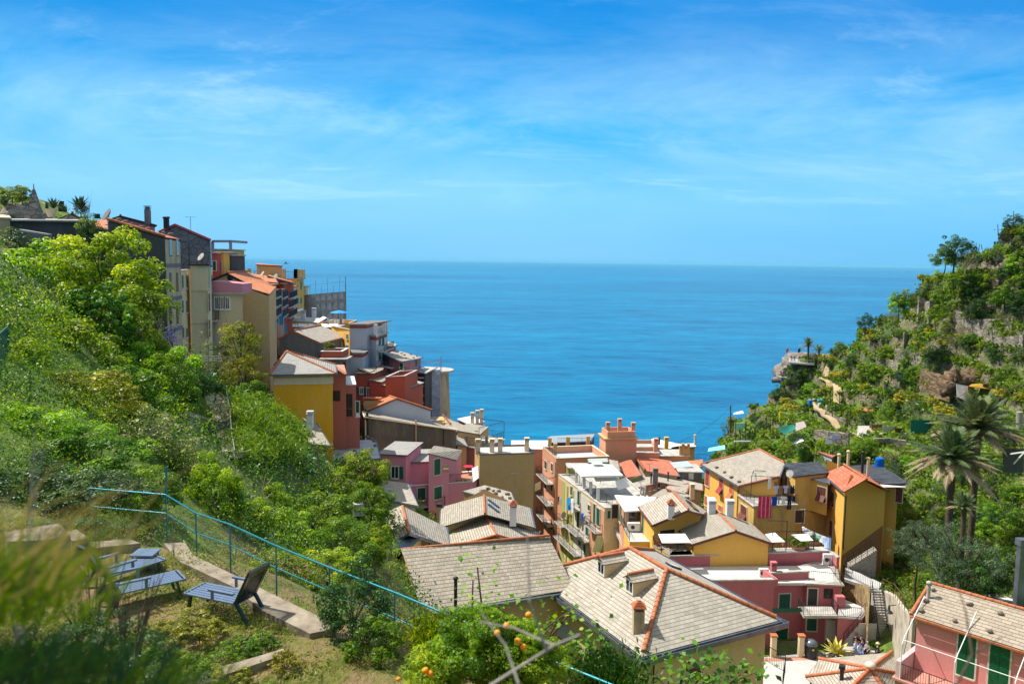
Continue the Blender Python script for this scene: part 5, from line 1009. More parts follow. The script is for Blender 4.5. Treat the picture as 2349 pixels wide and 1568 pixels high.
fc=setz(Z(*c7(360,635),zf),zf); fd=Z(*c7(670,650),zf); g3=flat('','',[fc,fd,Z(*c7(560,500),zf)+V((0,2,0)),fc+V((0,3.5,0))],30,pinkr,conc,0,oh=.25,root=H.root); RT.w+=g3.w
railing(H.root,[Z(*c7(375,620),zf),fd,Z(*c7(560,500),zf)],1.0,.18); chimney(RT,0,0,.5,1.3,'slab',pinkr,pt=Z(*c7(45,600),zf))
for x0,y0,x1,y1,k in((100,740,200,875,'open'),(65,1000,180,1160,'shut'),(510,690,595,775,'hole'),(355,965,445,1075,'shut')): win(RT,c7,x0,y0,x1,y1,'shut' if k=='open' else k)
win(RT,c7,365,690,450,850,'door',dkmet); win(RT,c7,530,985,615,1165,'door',whitem)
bs=[Z(*c7(328,940),37.8),Z(*c7(640,940),37.8)]; m=MB(); k=V((.2,2.0,0)); m.hexa([p-UP*.25 for p in(bs[0],bs[1],bs[1]+k,bs[0]+k)],[bs[0],bs[1],bs[1]+k,bs[0]+k]); s=m.build('balcony',conc,RT.root); railing(s,[bs[0]+k,bs[0],bs[1],bs[1]+k],1.0,.16)
sheet('awning',[Z(*c7(48,915),38.2),Z(*c7(318,905),38.2),Z(*c7(318,885),38.7)+V((0,.4,0)),Z(*c7(48,890),38.7)+V((0,.4,0))],greens,'rolled dark green awning on the rose pink house','awning')
acunit(Z(*c6(1625,1390),zf),'white air conditioner at the end of the rose terrace by the parapet',.9,1.1); acunit(Z(*c6(1040,1500),zf),'white air conditioner by the inner corner of the rose terrace',.9,.8)
# side terrace, steps and stone retaining wall
q=[Z(*c7(640,950),37.6),Z(*c7(850,965),37.6),Z(*c7(915,885),38.2),Z(*c7(690,790),38.2)]; H=flat('entry_terrace','small rose walled entry terrace with black railings beside the curved stone wall',q,30,pinkr,concp,0,oh=.1); railing(H.root,[q[0],q[1],q[2]],1.0,.16); m=MB(); m.box(Z(*c7(655,850),38.),V((1,0,0)),V((0,1,0)),UP,.8,.6,2.0); m.build('pillar',pinkr,H.root)
def stairs(p0,p1,w_,n,mat,label,rail=True,side=V((1,0,0))):
    """flight from the low end p0 to the high end p1, width vector side*w"""
    t=thing('stairs',label,'stairs',V(p0)); d=V((p1.x-p0.x,p1.y-p0.y,0)); m=MB(); k=side*w_
    for i in range(n):
        a=p0+d*(i/n); b=p0+d*((i+1)/n); z=p0.z+(p1.z-p0.z)*(i+1)/n; a=setz(a,z); b=setz(b,z); zb_=p0.z-.6; m.hexa([setz(a,zb_),setz(a+k,zb_),setz(b+k,zb_),setz(b,zb_)],[a,a+k,b+k,b])
    m.build('steps',mat,t)
    if rail:
        r=MB(); 
        for q in(V((0,0,0)),k):
            r.bar(p0+q+UP*.95,p1+q+UP*.95,.05,.05); r.bar(p0+q+UP*.5,p1+q+UP*.5,.03,.03)
            for i in range(0,n+1,3): x=p0+(p1-p0)*(i/n)+q; r.bar(x,x+UP*.95,.035,.035)
        r.build('handrail',dkmet,t)
    return t
lo=Z(*c7(1020,1255),37.3-5.8); 
p1=Z(*c7(950,705),38.7); p0=Z(*c7(1022,1250),35); w_=(Z(*c7(1048,715),38.7)-p1).length; stairs(p0,p1,w_,22,conc,'long straight concrete stair climbing beside the curved stone wall')
p0=Z(*c7(690,1195),35.1); p1=Z(*c7(850,1010),37.3); stairs(p0,p1,1.5,11,concp,'short outside stair with railing beside the small entry terrace')
p0=Z(*c7(750,500),39.2); p1=Z(*c7(1000,345),41.4); stairs(p0,p1,1.2,14,plain('worn_steps',(.30,.27,.23),.9,var=.3),'stair climbing to the right along the base of the tall yellow end house',side=V((.2,1,0)).normalized())
q=[Z(*c7(700,600),39.0),Z(*c7(940,690),38.7),Z(*c7(1020,700),38.7),Z(*c7(1040,640),38.8),Z(*c7(870,560),39.),Z(*c7(710,500),39.1)]
m=MB(); m.slab(q,.3); m.build('path_landing',concp,label='pale paved landing at the top of the long stair',cat='landing'); railing(None,[q[5],Z(*c7(690,560),39.1),q[1],q[2]],1.0,.18,label='black railing round the top landing of the long stair',cat='railing')
rw=MB(); wp=[Z(*c7(695,600),38.9),Z(*c7(800,650),38.7),Z(*c7(940,690),41.0)]; lowz=[33.5,32.5,31]
for i in range(2):
    a,b=wp[i],wp[i+1]; k=V((.1,.5,0)); rw.hexa([setz(a,30),setz(b,30),setz(b,30)+k,setz(a,30)+k],[a,b,b+k,a+k])
rw.build('retaining_wall',stone('crazy_stone',(.20,.13,.06),(.40,.28,.13),(.34,.27,.17),1.7,1.,.05),label='curved retaining wall of irregular golden stones below the landing',cat='wall')
rw=MB(); wp=[Z(*c7(1058,715),38.8),Z(*c7(1150,760),40.1),Z(*c7(1250,900),42.3),Z(*c7(1330,950),43.4)]
for i in range(3):
    a,b=wp[i],wp[i+1]; k=V((.4,.3,0)); rw.hexa([setz(a,29),setz(b,29),setz(b,29)+k,setz(a,29)+k],[a,b,b+k,a+k])
rw.build('concrete_wall',plain('rough_concrete',(.42,.37,.29),.95,var=.45,scale=.7,bmp=.6),label='tall rough grey concrete wall right of the long stair',cat='wall')
railing(None,[q[2]+V((.3,0,0))]+[p+UP*.05 for p in wp],1.1,.5,plain('rusty_rail',(.16,.08,.04),.8),label='rusty brown fence along the top of the rough concrete wall',cat='fence',mid=True)
# street lamp on the wall
pL=Z(*c7(1240,975),39.0); t=thing('street_lamp','black bracket lamp hung on the rough concrete wall','lamp',pL); m=MB(); m.bar(pL+V((.15,0,.2)),pL+V((.15,0,1.6)),.06,.06); m.bar(pL+V((.15,0,1.4)),pL+V((-1.5,-.3,1.4)),.05,.05); m.tube(pL+V((.15,0,.4)),pL+V((-.5,-.1,1.38)),.02,n=5); m.build('bracket',dkmet,t); m=MB(); m.lathe(pL+V((-1.45,-.3,.75)),[(.36,0),(.28,.12),(.12,.22),(.08,.6)],10); m.build('lamp_shade',dkmet,t)
# square, kerb wall with pillars, bin
zq=35.0; sq=MB(); q=[Z(*c7(-300,1340),zq),Z(*c7(1180,1220),zq),Z(*c7(1300,1900),zq),Z(*c7(-300,1900),zq)]; sq.slab(q,.4); sq.build('square',concp,label='pale paved little square at the foot of the stairs',cat='pavement',kind='structure')
q=[Z(*c7(-60,1330),zq+.01),Z(*c7(520,1305),zq+.01),Z(*c7(480,1340),zq+.01),Z(*c7(-60,1360),zq+.01)]; sq=MB(); sq.slab(q,.02); sq.build('path_edge',terr_r,label='reddish paved strip at the edge of the square',cat='pavement',kind='structure')
for i,x in enumerate((45,298)):
    p=Z(*c7(x,1310),zq); t=thing('gate_pillar','white pillar with clay cap, %s one beside the railings of the rose house'%('left','right')[i],'pillar',p,'pillars by the rose house'); m=MB(); m.box(p+UP*.95,V((1,0,0)),V((0,1,0)),UP,.45,.45,1.9); m.build('shaft',creamw,t); m=MB(); m.box(p+UP*1.95,V((1,0,0)),V((0,1,0)),UP,.6,.6,.14); m.build('cap',tilem,t)
railing(None,[Z(*c7(68,1305),zq),Z(*c7(275,1302),zq)],1.3,.12,label='black railing between the two clay capped pillars',cat='railing'); railing(None,[Z(*c7(320,1305),zq),Z(*c7(560,1290),zq)],1.1,.14,label='black railing behind the dustbin',cat='railing')
p=Z(*c7(390,1322),zq); t=thing('litter_bin','dark round litter bin with domed lid and yellow mark by the rose house','bin',p); m=MB(); m.lathe(p,[(.5,0),(.52,1.15),(.48,1.2)],14); m.build('body',dkmet,t); m=MB(); m.lathe(p+UP*1.22,[(.55,0),(.53,.25),(.3,.42),(.02,.45)],14); m.build('lid',zinc,t); m=MB(); m.box(p+V((0,-.53,.95)),V((1,0,0)),V((0,1,0)),UP,.2,.02,.14); m.build('mark',plain('yellow_mark',(.7,.5,.03)),t)
# gazebo roof
zg=38.2; ap1=Z(*c7(940,1425),zg+1.6); ring=[Z(*c7(470,1335),zg),Z(*c7(345,1500),zg-.2),Z(*c7(600,1760),zg),Z(*c7(1130,1720),zg),Z(*c7(1240,1480),zg),Z(*c7(1135,1275),zg)]
t=thing('pavilion_roof','low many sided pavilion with slate roof, orange ridges and white top knob','pavilion',V((ap1.x,ap1.y,zq))); m=MB()
for i in range(6): m.slab([ring[i],ring[(i+1)%6],ap1],.1)
m.build('roof',sltw,t); m=MB()
for p in ring: ridgetiles(m,ap1,p,.15,.45,.04)
m.build('ridge_tiles',tilem,t); m=MB(); m.blob(ap1+UP*.25,.42,.42,.3,10,.2,3); m.build('knob',stonetrim,t)
for p in ring: m=MB(); pp=ap1+(p-ap1)*.9; m.bar(setz(pp,zq-.5),setz(pp,zg-.1),.18,.18); m.build('post',woodd,t)
m=MB(); pp=Z(*c7(672,1567),38.5); m.tube(pp,pp+UP*1.2,.16,n=8); m.build('flue',dkmet,t); m=MB(); m.lathe(pp+UP*1.2,[(.25,0),(.25,.3)],8); m.build('cap',dkmet,t)
railing(None,[Z(*c7(-20,1360),40),Z(*c7(155,1465),40),Z(*c7(130,1640),40)],1.3,.16,label='black balcony railing at the right corner of the hipped house',cat='railing')
# bottom right pink house
zE=47.6; a=Z(*c7(1310,930),zE); b=Z(*c7(2349,1260),zE)
a2=a+(b-a)*1.25; rl=Z(*c7(1490,640),48.8); rr=rl+(a2-a)
H=house('pink_corner_house','bright pink house with green shutters and slate roof at the lower right',[a,2*V((rl.x,rl.y,zE))-V((a.x,a.y,zE)),setz(2*rr-a2,zE),a2],38,pinkb,slate('slate_far',(.31,.25,.18),(.42,.35,.26),.55,.30,.3),[rl,rr],oh=.3,tm=tilem); BP=H
m=MB(); ridgetiles(m,a,rl,.13,.4,.02); m.build('verge_tiles',tilem,H.root)
roofstones(H,c7,[(1448,812),(1408,902),(1850,845),(1715,998),(2135,928),(2032,1090),(1580,642),(1665,640),(1515,712)],'slate roof of the bright pink house','stones on the pink corner house',.2)
chimney(H,*c7(1470,775),.24,.95,'pipe',conc)
for x0,y0,x1,y1 in((1738,1120,1905,1500),(2028,1210,2215,1640)): win(H,c7,x0,y0,x1,y1,'shut',plain('bright_green_shutter',(.01,.13,.05),.4))
# terrace in front of pink house
zt=44.0; w=H.w[3]; n=w[2]; u=(b-a); u.z=0; u.normalize(); t0=Z(*c7(1165,1500),zt); back=V((-u.y,u.x,0))
q=[t0,t0+u*9,t0+u*9+back*3.2,t0+back*3.2]; tr=flat('pink_terrace','pink terrace with white pipe pergola in front of the bright pink house',q,38,pinkb,plaster('pink_floor',(.55,.26,.20),.1),0,oh=.15); 
m=MB(); k=u*.3; m.hexa([q[0],q[0]+k,q[3]+k,q[3]],[x+UP*1.1 for x in(q[0],q[0]+k,q[3]+k,q[3])]); m.build('parapet',plaster('pinkwhite',(.68,.45,.46),.1),tr.root); railing(tr.root,[q[0]+k,q[1]],1.0,.15)
m=MB(); 
for s in(.3,3.4,6.6):
    f0=q[0]+u*s; m.path([f0,f0+UP*2.3,f0+UP*2.7+back*.4,f0+back*3.3+UP*4.5],.032,8)
m.path([q[0]+u*.3+UP*2.5+back*.2,q[0]+u*9+UP*2.5+back*.2],.026,6); m.path([q[0]+u*.3+UP*3.5+back*1.8,q[0]+u*9+UP*3.5+back*1.8],.026,6); m.build('pipe_pergola',whitem,tr.root)
H=house('white_roof_shed','low building with white roof, stones and square zinc flue behind the pink house',pts(c7,[(1960,740,62),(2600,870,56),(2600,600,68),(2349,640,68)]),None,greyc,white,None,oh=.1); roofstones(H,c7,[(1965,752),(2065,762),(2140,768),(2240,780)],'low white roof at the right edge','stones on the low white roof'); m=MB(); p=P(*c7(2300,800),58); m.box(p+UP*2,V((1,0,0)),V((0,1,0)),UP,.6,.5,4.6); m.build('flue',zinc,H.root); m=MB(); m.box(p+UP*4.5,V((1,0,0)),V((0,1,0)),UP,.8,.7,.5); m.build('cap',zinc,H.root)
# ---------------- vegetation ----------------
LM={'lime':leafmat('leaf_lime',(.03,.09,.004),(.20,.38,.010),(.56,.70,.04),.48),
'green':leafmat('leaf_green',(.016,.05,.004),(.12,.235,.006),(.40,.54,.02),.45),
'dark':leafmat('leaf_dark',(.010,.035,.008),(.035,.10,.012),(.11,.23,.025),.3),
'gold':leafmat('leaf_gold',(.05,.05,.005),(.25,.27,.012),(.52,.46,.03),.35),
'euph':leafmat('leaf_euphorbia',(.03,.06,.01),(.14,.19,.012),(.30,.32,.02),.3,(.66,.56,.02),.46),
'olive':leafmat('leaf_olive',(.02,.05,.02),(.08,.14,.06),(.20,.28,.14),.25),
'pale':leafmat('leaf_pale_blossom',(.05,.09,.02),(.20,.28,.05),(.42,.44,.15),.35,(.75,.62,.52),.14),
'brush':leafmat('leaf_brush',(.06,.05,.02),(.15,.15,.05),(.30,.28,.10),.3),
'white':leafmat('leaf_white_flower',(.012,.045,.006),(.05,.15,.012),(.16,.32,.02),.3,(.85,.85,.80),.06),
'fig':leafmat('leaf_fig',(.02,.07,.01),(.09,.24,.015),(.26,.45,.03),.4),
'grass':leafmat('grass_blades',(.05,.11,.01),(.16,.30,.015),(.38,.46,.06),.4),
'dry':leafmat('dry_grass',(.20,.15,.05),(.38,.30,.10),(.60,.50,.22),.35),
'agave':leafmat('agave_leaf',(.12,.20,.12),(.25,.36,.24),(.40,.50,.36),.15),
'palm':leafmat('palm_leaf',(.04,.07,.025),(.12,.17,.06),(.28,.30,.12),.25),
'palmdry':leafmat('palm_dry',(.16,.12,.06),(.32,.26,.14),(.50,.43,.26),.25),
'lilac':leafmat('lilac_flower',(.05,.04,.12),(.16,.10,.40),(.36,.26,.60),.2)}
bark=plain('bark',(.10,.075,.05),.95,var=.4,scale=6,bmp=.5); barkg=plain('bark_grey',(.30,.27,.23),.9,var=.3,scale=6)
def leafmesh(name,pos,nor,size,rnd,mat,asp=.55,rng=None,fold=0,parent=None,origin=None,**kw):
    """many small leaf quads (kite shaped), numpy"""
    n=len(pos); rng=rng or np.random.RandomState(1); nor=nor/np.linalg.norm(nor,axis=1,keepdims=True)
    t=rng.normal(size=(n,3)); t-=nor*(t*nor).sum(1,keepdims=True); t/=np.linalg.norm(t,axis=1,keepdims=True); b=np.cross(nor,t); s=size[:,None]
    v=np.stack([pos-t*s*.5,pos+b*s*asp*.5+nor*s*.06,pos+t*s*.5-nor*s*.08,pos-b*s*asp*.5+nor*s*.06],1).reshape(-1,3)
    me=bpy.data.meshes.new(name); me.vertices.add(4*n); me.vertices.foreach_set('co',v.astype(np.float32).ravel()); me.loops.add(4*n); me.loops.foreach_set('vertex_index',np.arange(4*n,dtype=np.int32)); me.polygons.add(n); me.polygons.foreach_set('loop_start',np.arange(0,4*n,4,dtype=np.int32))
    me.update(calc_edges=True); at=me.attributes.new('rnd','FLOAT','FACE'); at.data.foreach_set('value',rnd.astype(np.float32)); me.materials.append(mat); return me
def crown(seed,clumps,per,cs,ls,mat,shape=(1,1,1),hollow=.45,bottom=-.75,asp=.55,lump=.35,upb=.5):
    rng=np.random.RandomState(seed); d=rng.normal(size=(clumps*3,3)); d/=np.linalg.norm(d,axis=1,keepdims=True); d=d[d[:,2]>bottom][:clumps]
    k=len(d); ph=rng.rand(3)*6; lm=1+lump*np.sin(d[:,0]*3.1+ph[0])*np.sin(d[:,1]*3.7+ph[1])*np.cos(d[:,2]*2.9+ph[2])+.10*rng.normal(size=k)
    r=(hollow+(1-hollow)*rng.rand(k)**.6)*lm; c=d*r[:,None]*np.array(shape)
    q=rng.normal(size=(k*per,3)); q/=np.linalg.norm(q,axis=1,keepdims=True); q[:,2]=np.abs(q[:,2])*np.where(rng.rand(k*per)<.78,1,-1); cr_=(.7+.7*np.repeat(rng.rand(k),per))[:,None]
    pos=np.repeat(c,per,0)+q*cs*cr_*(.65+.45*rng.rand(k*per)[:,None]**.5)*np.array([1,1,.8])
    nor=q*.9+rng.normal(size=(k*per,3))*.42+np.array([0,0,upb*.5])
    cr=np.repeat(rng.rand(k),per); rnd=np.clip(.6*cr+.4*rng.rand(k*per)+.12*(nor[:,2]>.6)-.04,0,1); size=ls*(.6+.8*rng.rand(k*per))
    return leafmesh('crown',pos,nor,size,rnd,mat,asp,rng)
def trunkmesh(seed,r=.05,low=-1.6,limbs=6,thin=1.):
    rng=random.Random(seed); mb=MB(); p=V((0,0,low)); q=V((rng.uniform(-.1,.1),rng.uniform(-.1,.1),-.35)); mid=(p+q)/2+V((rng.uniform(-.08,.08),rng.uniform(-.08,.08),0)); mb.path([p,mid,q],r*1.3,7,r*.8)
    for i in range(limbs):
        a=2*math.pi*i/limbs+rng.random(); e=V((math.cos(a)*rng.uniform(.4,.75),math.sin(a)*rng.uniform(.4,.75),rng.uniform(-.1,.7))); m_=q*.45+e*.55+V((0,0,.12)); mb.path([q,m_,e],r*.55*thin,5,r*.14*thin)
        for j in range(2): f=e+V((rng.uniform(-.3,.3),rng.uniform(-.3,.3),rng.uniform(0,.3))); mb.tube(m_,f,r*.25*thin,r*.08*thin,4)
    me=bpy.data.meshes.new('trunk'); me.from_pydata([tuple(v) for v in mb.v],[],mb.f); me.update(); return me
PRO={}
def proto(key):
    if key in PRO: return PRO[key]
    kind,var=key; sd_=hash_(kind)+var*17
    S={'lime':(62,170,.22,.078,.62),'green':(62,165,.21,.074,.62),'dark':(66,150,.20,.064,.6),'bushgold':(70,40,.12,.10,.4),'bushgreen':(70,44,.12,.10,.4),'gold':(80,100,.17,.066,.5),'pale':(100,64,.17,.058,.35),'olive':(110,100,.15,.05,.5),'fig':(170,26,.10,.11,.5),'brush':(120,30,.12,.06,.3),'euph':(60,110,.17,.07,.7),'white':(160,36,.09,.06,.4),'lilac':(70,30,.1,.06,.3),'thin':(90,20,.12,.06,.2)}[kind]
    c,p,cs,ls,h=S; asp={'olive':.28,'brush':.3,'fig':.85}.get(kind,.55); lm={'thin':'pale','bushgold':'gold','bushgreen':'green'}.get(kind,kind)
    sh=(1,1,.8) if kind in('euph','brush','white','bushgold','bushgreen') else(1,1,1)
    me=crown(sd_,c,p,cs,ls,LM[lm],sh,h,bottom=-.35 if kind in('euph','brush','white','bushgold','bushgreen') else -.8,asp=asp)
    tr=trunkmesh(sd_,.045,-1.5 if kind not in('euph','brush','white','bushgold','bushgreen') else -.8,7,1.3 if kind=='thin' else 1); tr.materials.append(barkg if kind in('thin','brush','pale') else bark); PRO[key]=(me,tr); return PRO[key]
def hash_(s): return sum(ord(c)*(i+3) for i,c in enumerate(s))
NV=[0]
def plant(kind,center,rx,rz,label,cat='tree',group=None,name=None,base=None,var=None):
    NV[0]+=1; me,tr=proto((kind,NV[0]%3 if var is None else var)); rng=random.Random(NV[0]*7+1)
    bz=tz(center.x,center.y)-.2 if base is None else base; r=thing(name or cat.replace(' ','_'),label,cat,V((center.x,center.y,bz)),group)
    c=bpy.data.objects.new('crown',me); COL.objects.link(c); c.parent=r; c.location=(0,0,center.z-bz); a=rng.random()*6.28; c.rotation_euler=(0,0,a); c.scale=(rx,rx*rng.uniform(.9,1.1),rz)
    low=center.z-bz; L_=1.5 if kind not in('euph','brush','white','bushgold','bushgreen') else .8
    t=bpy.data.objects.new('trunk',tr); COL.objects.link(t); t.parent=r; t.location=(0,0,center.z-bz); t.rotation_euler=(0,0,a); t.scale=(rx,rx,max(rz,low/L_*1.02)); return r
def tree(kind,px,py,Y,wx,wy,label,**k): return plant(kind,P(px,py,Y),wx*Y/1840,wy*Y/1840,label,**k)
T=tree
T('lime',95,655,56,125,105,'wide lime green tree at the far left below the ruin terrace',cat='tree')
T('lime',235,655,54,120,115,'tallest lime green tree touching the blank dark house wall')
T('gold',40,620,64,70,50,'small yellowish tree at the left edge under the wall')
T('green',165,600,64,55,45,'green treetop just under the old concrete wall')
T('fig',225,735,47,75,80,'bright big leaved tree with glossy leaves in the middle of the left grove')
T('green',285,775,50,105,100,'full green tree below the dark house, right side of the grove')
T('lime',340,840,48,85,75,'green tree with pale lit top left of the stone path')
T('green',385,900,46,65,75,'dark green tree overhanging the stone path')
T('lime',60,770,42,110,105,'leafy tree beside the green mesh fence at the left edge')
T('green',165,830,40,115,105,'green citrus tree below the glossy big leaved tree'); 
T('lime',40,900,34,100,110,'yellow green tree at the left edge above the terrace')
T('gold',190,930,34,125,95,'yellow green bushy tree in the middle of the left slope')
T('green',300,930,38,100,90,'green tree with shaded hollow left of the stone path')
T('lime',90,1030,27,120,95,'light green tree behind the left stone steps')
T('pale',330,1010,33,95,75,'pale tree with small white blossoms above the green railing')
T('green',220,1060,26,115,70,'mid green shrub mass behind the railing corner')
T('pale',430,1060,34,75,65,'pale pinkish flowering bush beside the stone path')
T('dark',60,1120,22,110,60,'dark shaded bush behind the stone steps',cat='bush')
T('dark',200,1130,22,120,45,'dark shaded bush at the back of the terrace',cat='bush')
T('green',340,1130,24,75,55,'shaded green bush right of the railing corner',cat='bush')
T('lime',500,1130,32,60,75,'yellow green sapling bush below the stone path',cat='bush')
T('gold',545,800,64,52,62,'golden leaved tree in front of the beige houses')
T('gold',560,870,62,50,55,'lower golden and brown tree beside the mustard house')
T('thin',462,830,62,42,70,'thin half bare tree by the grey wall and aerial')
T('lilac',392,775,60,26,35,'small lilac flowering bush at the foot of the dark house',cat='bush')
T('thin',350,760,62,35,45,'leafless twiggy bush under the dark house',cat='bush')
T('green',575,925,60,45,45,'dark bush between the path and the mustard house',cat='bush')
T('dark',470,905,54,35,40,'low dark bush at the top of the stone path',cat='bush')
T('dark',208,535,70,32,34,'dark round shrub between the tiled shed and the old wall',cat='bush')
T('dark',45,575,66,50,40,'dark shrub under the concrete slab at the left edge',cat='bush')
T('white',655,1075,58,92,72,'ivy clad mound with pale leaves beside the grass slope',cat='bush')
T('dark',700,1150,58,50,60,'dark ivy bush right of the bare sapling',cat='bush')
T('green',832,1105,66,68,62,'round green tree hiding the low old slate roof')
T('green',850,1160,62,50,50,'lower half of the leafy thicket by the slate roof',cat='bush')
T('lime',610,1170,44,55,55,'yellow green bush left of the bare sapling',cat='bush')
T('green',745,1195,48,90,55,'dense green bush below the ivy mound',cat='bush')
T('lime',650,1235,38,85,58,'lime green bush behind the middle of the railing',cat='bush')
T('green',790,1245,44,70,50,'leafy bush beside the square metal flue',cat='bush')
T('lime',855,1260,48,50,45,'lime green sprays touching the gable house roof',cat='bush')
T('lime',560,1200,34,65,55,'bright sapling bush behind the garden chair',cat='bush')
T('lime',750,1310,34,75,45,'broad leaved lime bush just under the handrail',cat='bush')
T('green',640,1310,28,75,42,'green bush close behind the railing posts',cat='bush')
T('brush',540,1275,24,60,35,'scruffy low bush at the railing foot near the garden chair',cat='bush')
T('brush',880,1330,44,40,45,'dry twiggy bush beside the annex balcony',cat='bush')
T('dark',815,1405,14.4,85,95,'dense dark green shrub growing through the handrail',cat='bush')
T('green',850,1490,13.6,70,70,'lower part of the shrub thicket right of the concrete kerb',cat='bush')
T('gold',960,1480,15,55,50,'yellowish weeds bush left of the orange tree',cat='bush')
def spiky(px,py,Y,r,n,label,mat='green',cat='bush',h=1.3,name='bush',spread=.8):
    c=P(px,py,Y); bz=c.z-r*h*.5; rng=np.random.RandomState(int(px)); 
    m=400; base=rng.normal(size=(n,3))*r*.35; base[:,2]=0; d=rng.normal(size=(n,3))*spread; d[:,2]=1.2+rng.rand(n); d/=np.linalg.norm(d,axis=1,keepdims=True); mb=[]
    pos=[];nor=[];sz=[];
    for k in range(7):
        t=(k+1)/7; pos.append(base*(1+.3*t)+d*r*h*t+rng.normal(size=(n,3))*r*.03); nor.append(np.cross(d,rng.normal(size=(n,3)))); sz.append(np.full(n,r*.26))
    me=leafmesh('foliage',np.concatenate(pos),np.concatenate(nor),np.concatenate(sz),rng.rand(n*7),LM[mat],.22,rng); o=bpy.data.objects.new(name,me); COL.objects.link(o); o.location=(c.x,c.y,bz); tag(o,label,cat); return o
spiky(1010,1460,12,.42,380,'feathery green rosemary like bush left of the orange tree','green')
spiky(1400,1560,11.5,.5,420,'feathery green bush at the bottom edge right of the orange tree','dark')
# orange tree with fruits, leaning close to the camera side of the railing
orc=P(1130,1545,10); ot=plant('green',orc,.72,.60,'orange tree with glossy leaves in front of the slate roof house',name='orange_tree'); 
for (px,py,r) in((1085,1470,.45),(1180,1480,.38),(1010,1540,.42),(1250,1530,.34),(1110,1430,.22),(1040,1500,.3),(1180,1540,.4)):
    k=('lime','green')[px%2]; me,_=proto((k,px%3)); c=bpy.data.objects.new('leaf_cluster',me); COL.objects.link(c); c.parent=ot; c.location=P(px,py,9.8)-ot.location; c.scale=(r,r,r*.85)
orm=plain('orange_peel',(.90,.30,.01),.45,var=.1,scale=30,bmp=.1)
for i,(x,y) in enumerate(((1640,590),(1437,690),(1352,757),(1540,832),(1590,885),(693,1100),(445,1180),(735,1130))):
    mb=MB(); r=.042 if i!=6 else .03; mb.blob(P(*d6(x,y),9.3),r,r,r*.95,12,.05,i); mb.build('orange',orm,label='%s hanging in the orange tree'%('highest orange right of the others','large pale orange below the highest one','orange at the left of the middle group','round orange at the lower right of the group','half hidden orange under the round one','big orange at the lower left edge of the crown','small yellow fruit at the far lower left','partly hidden orange beside the big lower left one')[i],cat='orange',group='oranges on the tree')
# fig like twigs before the hipped roof house
def sprays(name,label,pts_,Y,mat='fig',leaf=.16,trunk=True):
    root_p=P(pts_[0][0],1640,Y); r=thing(name,label,'tree',V((root_p.x,root_p.y,tz(root_p.x,root_p.y)))); mb=MB(); rng=np.random.RandomState(len(label)); pos=[];nor=[]
    for px,py in pts_:
        e=P(px,py,Y+rng.uniform(-.6,.6)); mid=(root_p+e)/2+V((rng.uniform(-.2,.2),0,rng.uniform(-.1,.2))); mb.path([root_p,mid,e],.03,5,.01)
        for k in range(26): pos.append(np.array(e)+rng.normal(size=3)*np.array([.26,.3,.16])); d=rng.normal(size=3)*.6; d[2]+=1; nor.append(d)
    mb.build('trunk',bark,r); n=len(pos); me=leafmesh('crown',np.array(pos)-np.array(r.location),np.array(nor),leaf*(.6+.8*rng.rand(n)),rng.rand(n),LM[mat],.8,rng); o=bpy.data.objects.new('crown',me); COL.objects.link(o); o.parent=r
sprays('fig_tree','open fig tree sprays before the tan wall of the hipped roof house, left one',[(1340,1485),(1375,1500),(1310,1510),(1410,1520),(1340,1530),(1440,1545),(1390,1550),(1300,1545),(1365,1470)],17)
sprays('fig_tree','open fig tree sprays at the bottom edge under the hipped roof corner',[(1545,1535),(1590,1520),(1625,1510),(1660,1535),(1700,1545),(1735,1540),(1580,1560),(1640,1560),(1690,1565),(1620,1540)],18)
sprays('citrus_branch','thin upright citrus shoots crossing the lower edge of the pale slate roof',[(1110,1400),(1145,1390),(1090,1430),(1085,1330),(1095,1300),(1170,1420),(1260,1440),(1300,1405),(1280,1420),(1320,1390)],10.5,'lime',.07)
# bare blurred branch near the lens
mb=MB(); a=P(1130,1568,3.0);b=P(1270,1480,3.0);c=P(1330,1455,3.1); mb.path([a,b,c],.0065,6,.004); mb.path([P(1255,1495,3),P(1215,1380,3),P(1210,1230,3.1)],.006,6,.003); mb.path([b,P(1180,1440,3.1),P(1100,1425,3.2)],.006,5,.003); mb2=MB(); mb2.path([P(1190,1568,2.6),P(1160,1480,2.7),P(1100,1400,2.8)],.005,5,.002); mb2.build('bare_twig',barkg,label='thin blurred grey twig left of the leafless branch',cat='twig')
mb.path([a,P(1090,1720,3.0)],.013,6); mb.build('bare_branch',barkg,label='grey leafless branch right in front of the orange tree, out of focus',cat='branch')
mb=MB(); mb.path([P(2120,1720,2.6),P(2230,1500,2.8),P(2215,1400,2.9),P(2190,1320,3)],.006,6,.002); mb.path([P(2230,1500,2.8),P(2300,1460,2.9)],.004,5,.002); mb.build('bare_branch',bark,label='thin blurred dead twig in front of the pink corner house',cat='branch')
# bare sapling
mb=MB(); b0=P(*d3(335,310),42); mb.path([b0-UP*1.5,b0,P(*d3(350,100),42),P(*d3(375,-10),42)],.06,6,.02)
for (x0,y0,x1,y1) in((350,230,440,160),(345,180,275,60),(352,120,440,20),(350,90,330,10)): mb.tube(P(*d3(x0,y0),42),P(*d3(x1,y1),42),.03,.012,5)
mb.build('bare_sapling',plain('pale_bark',(.42,.34,.20)),label='pale leafless sapling in front of the ivy mound',cat='tree')
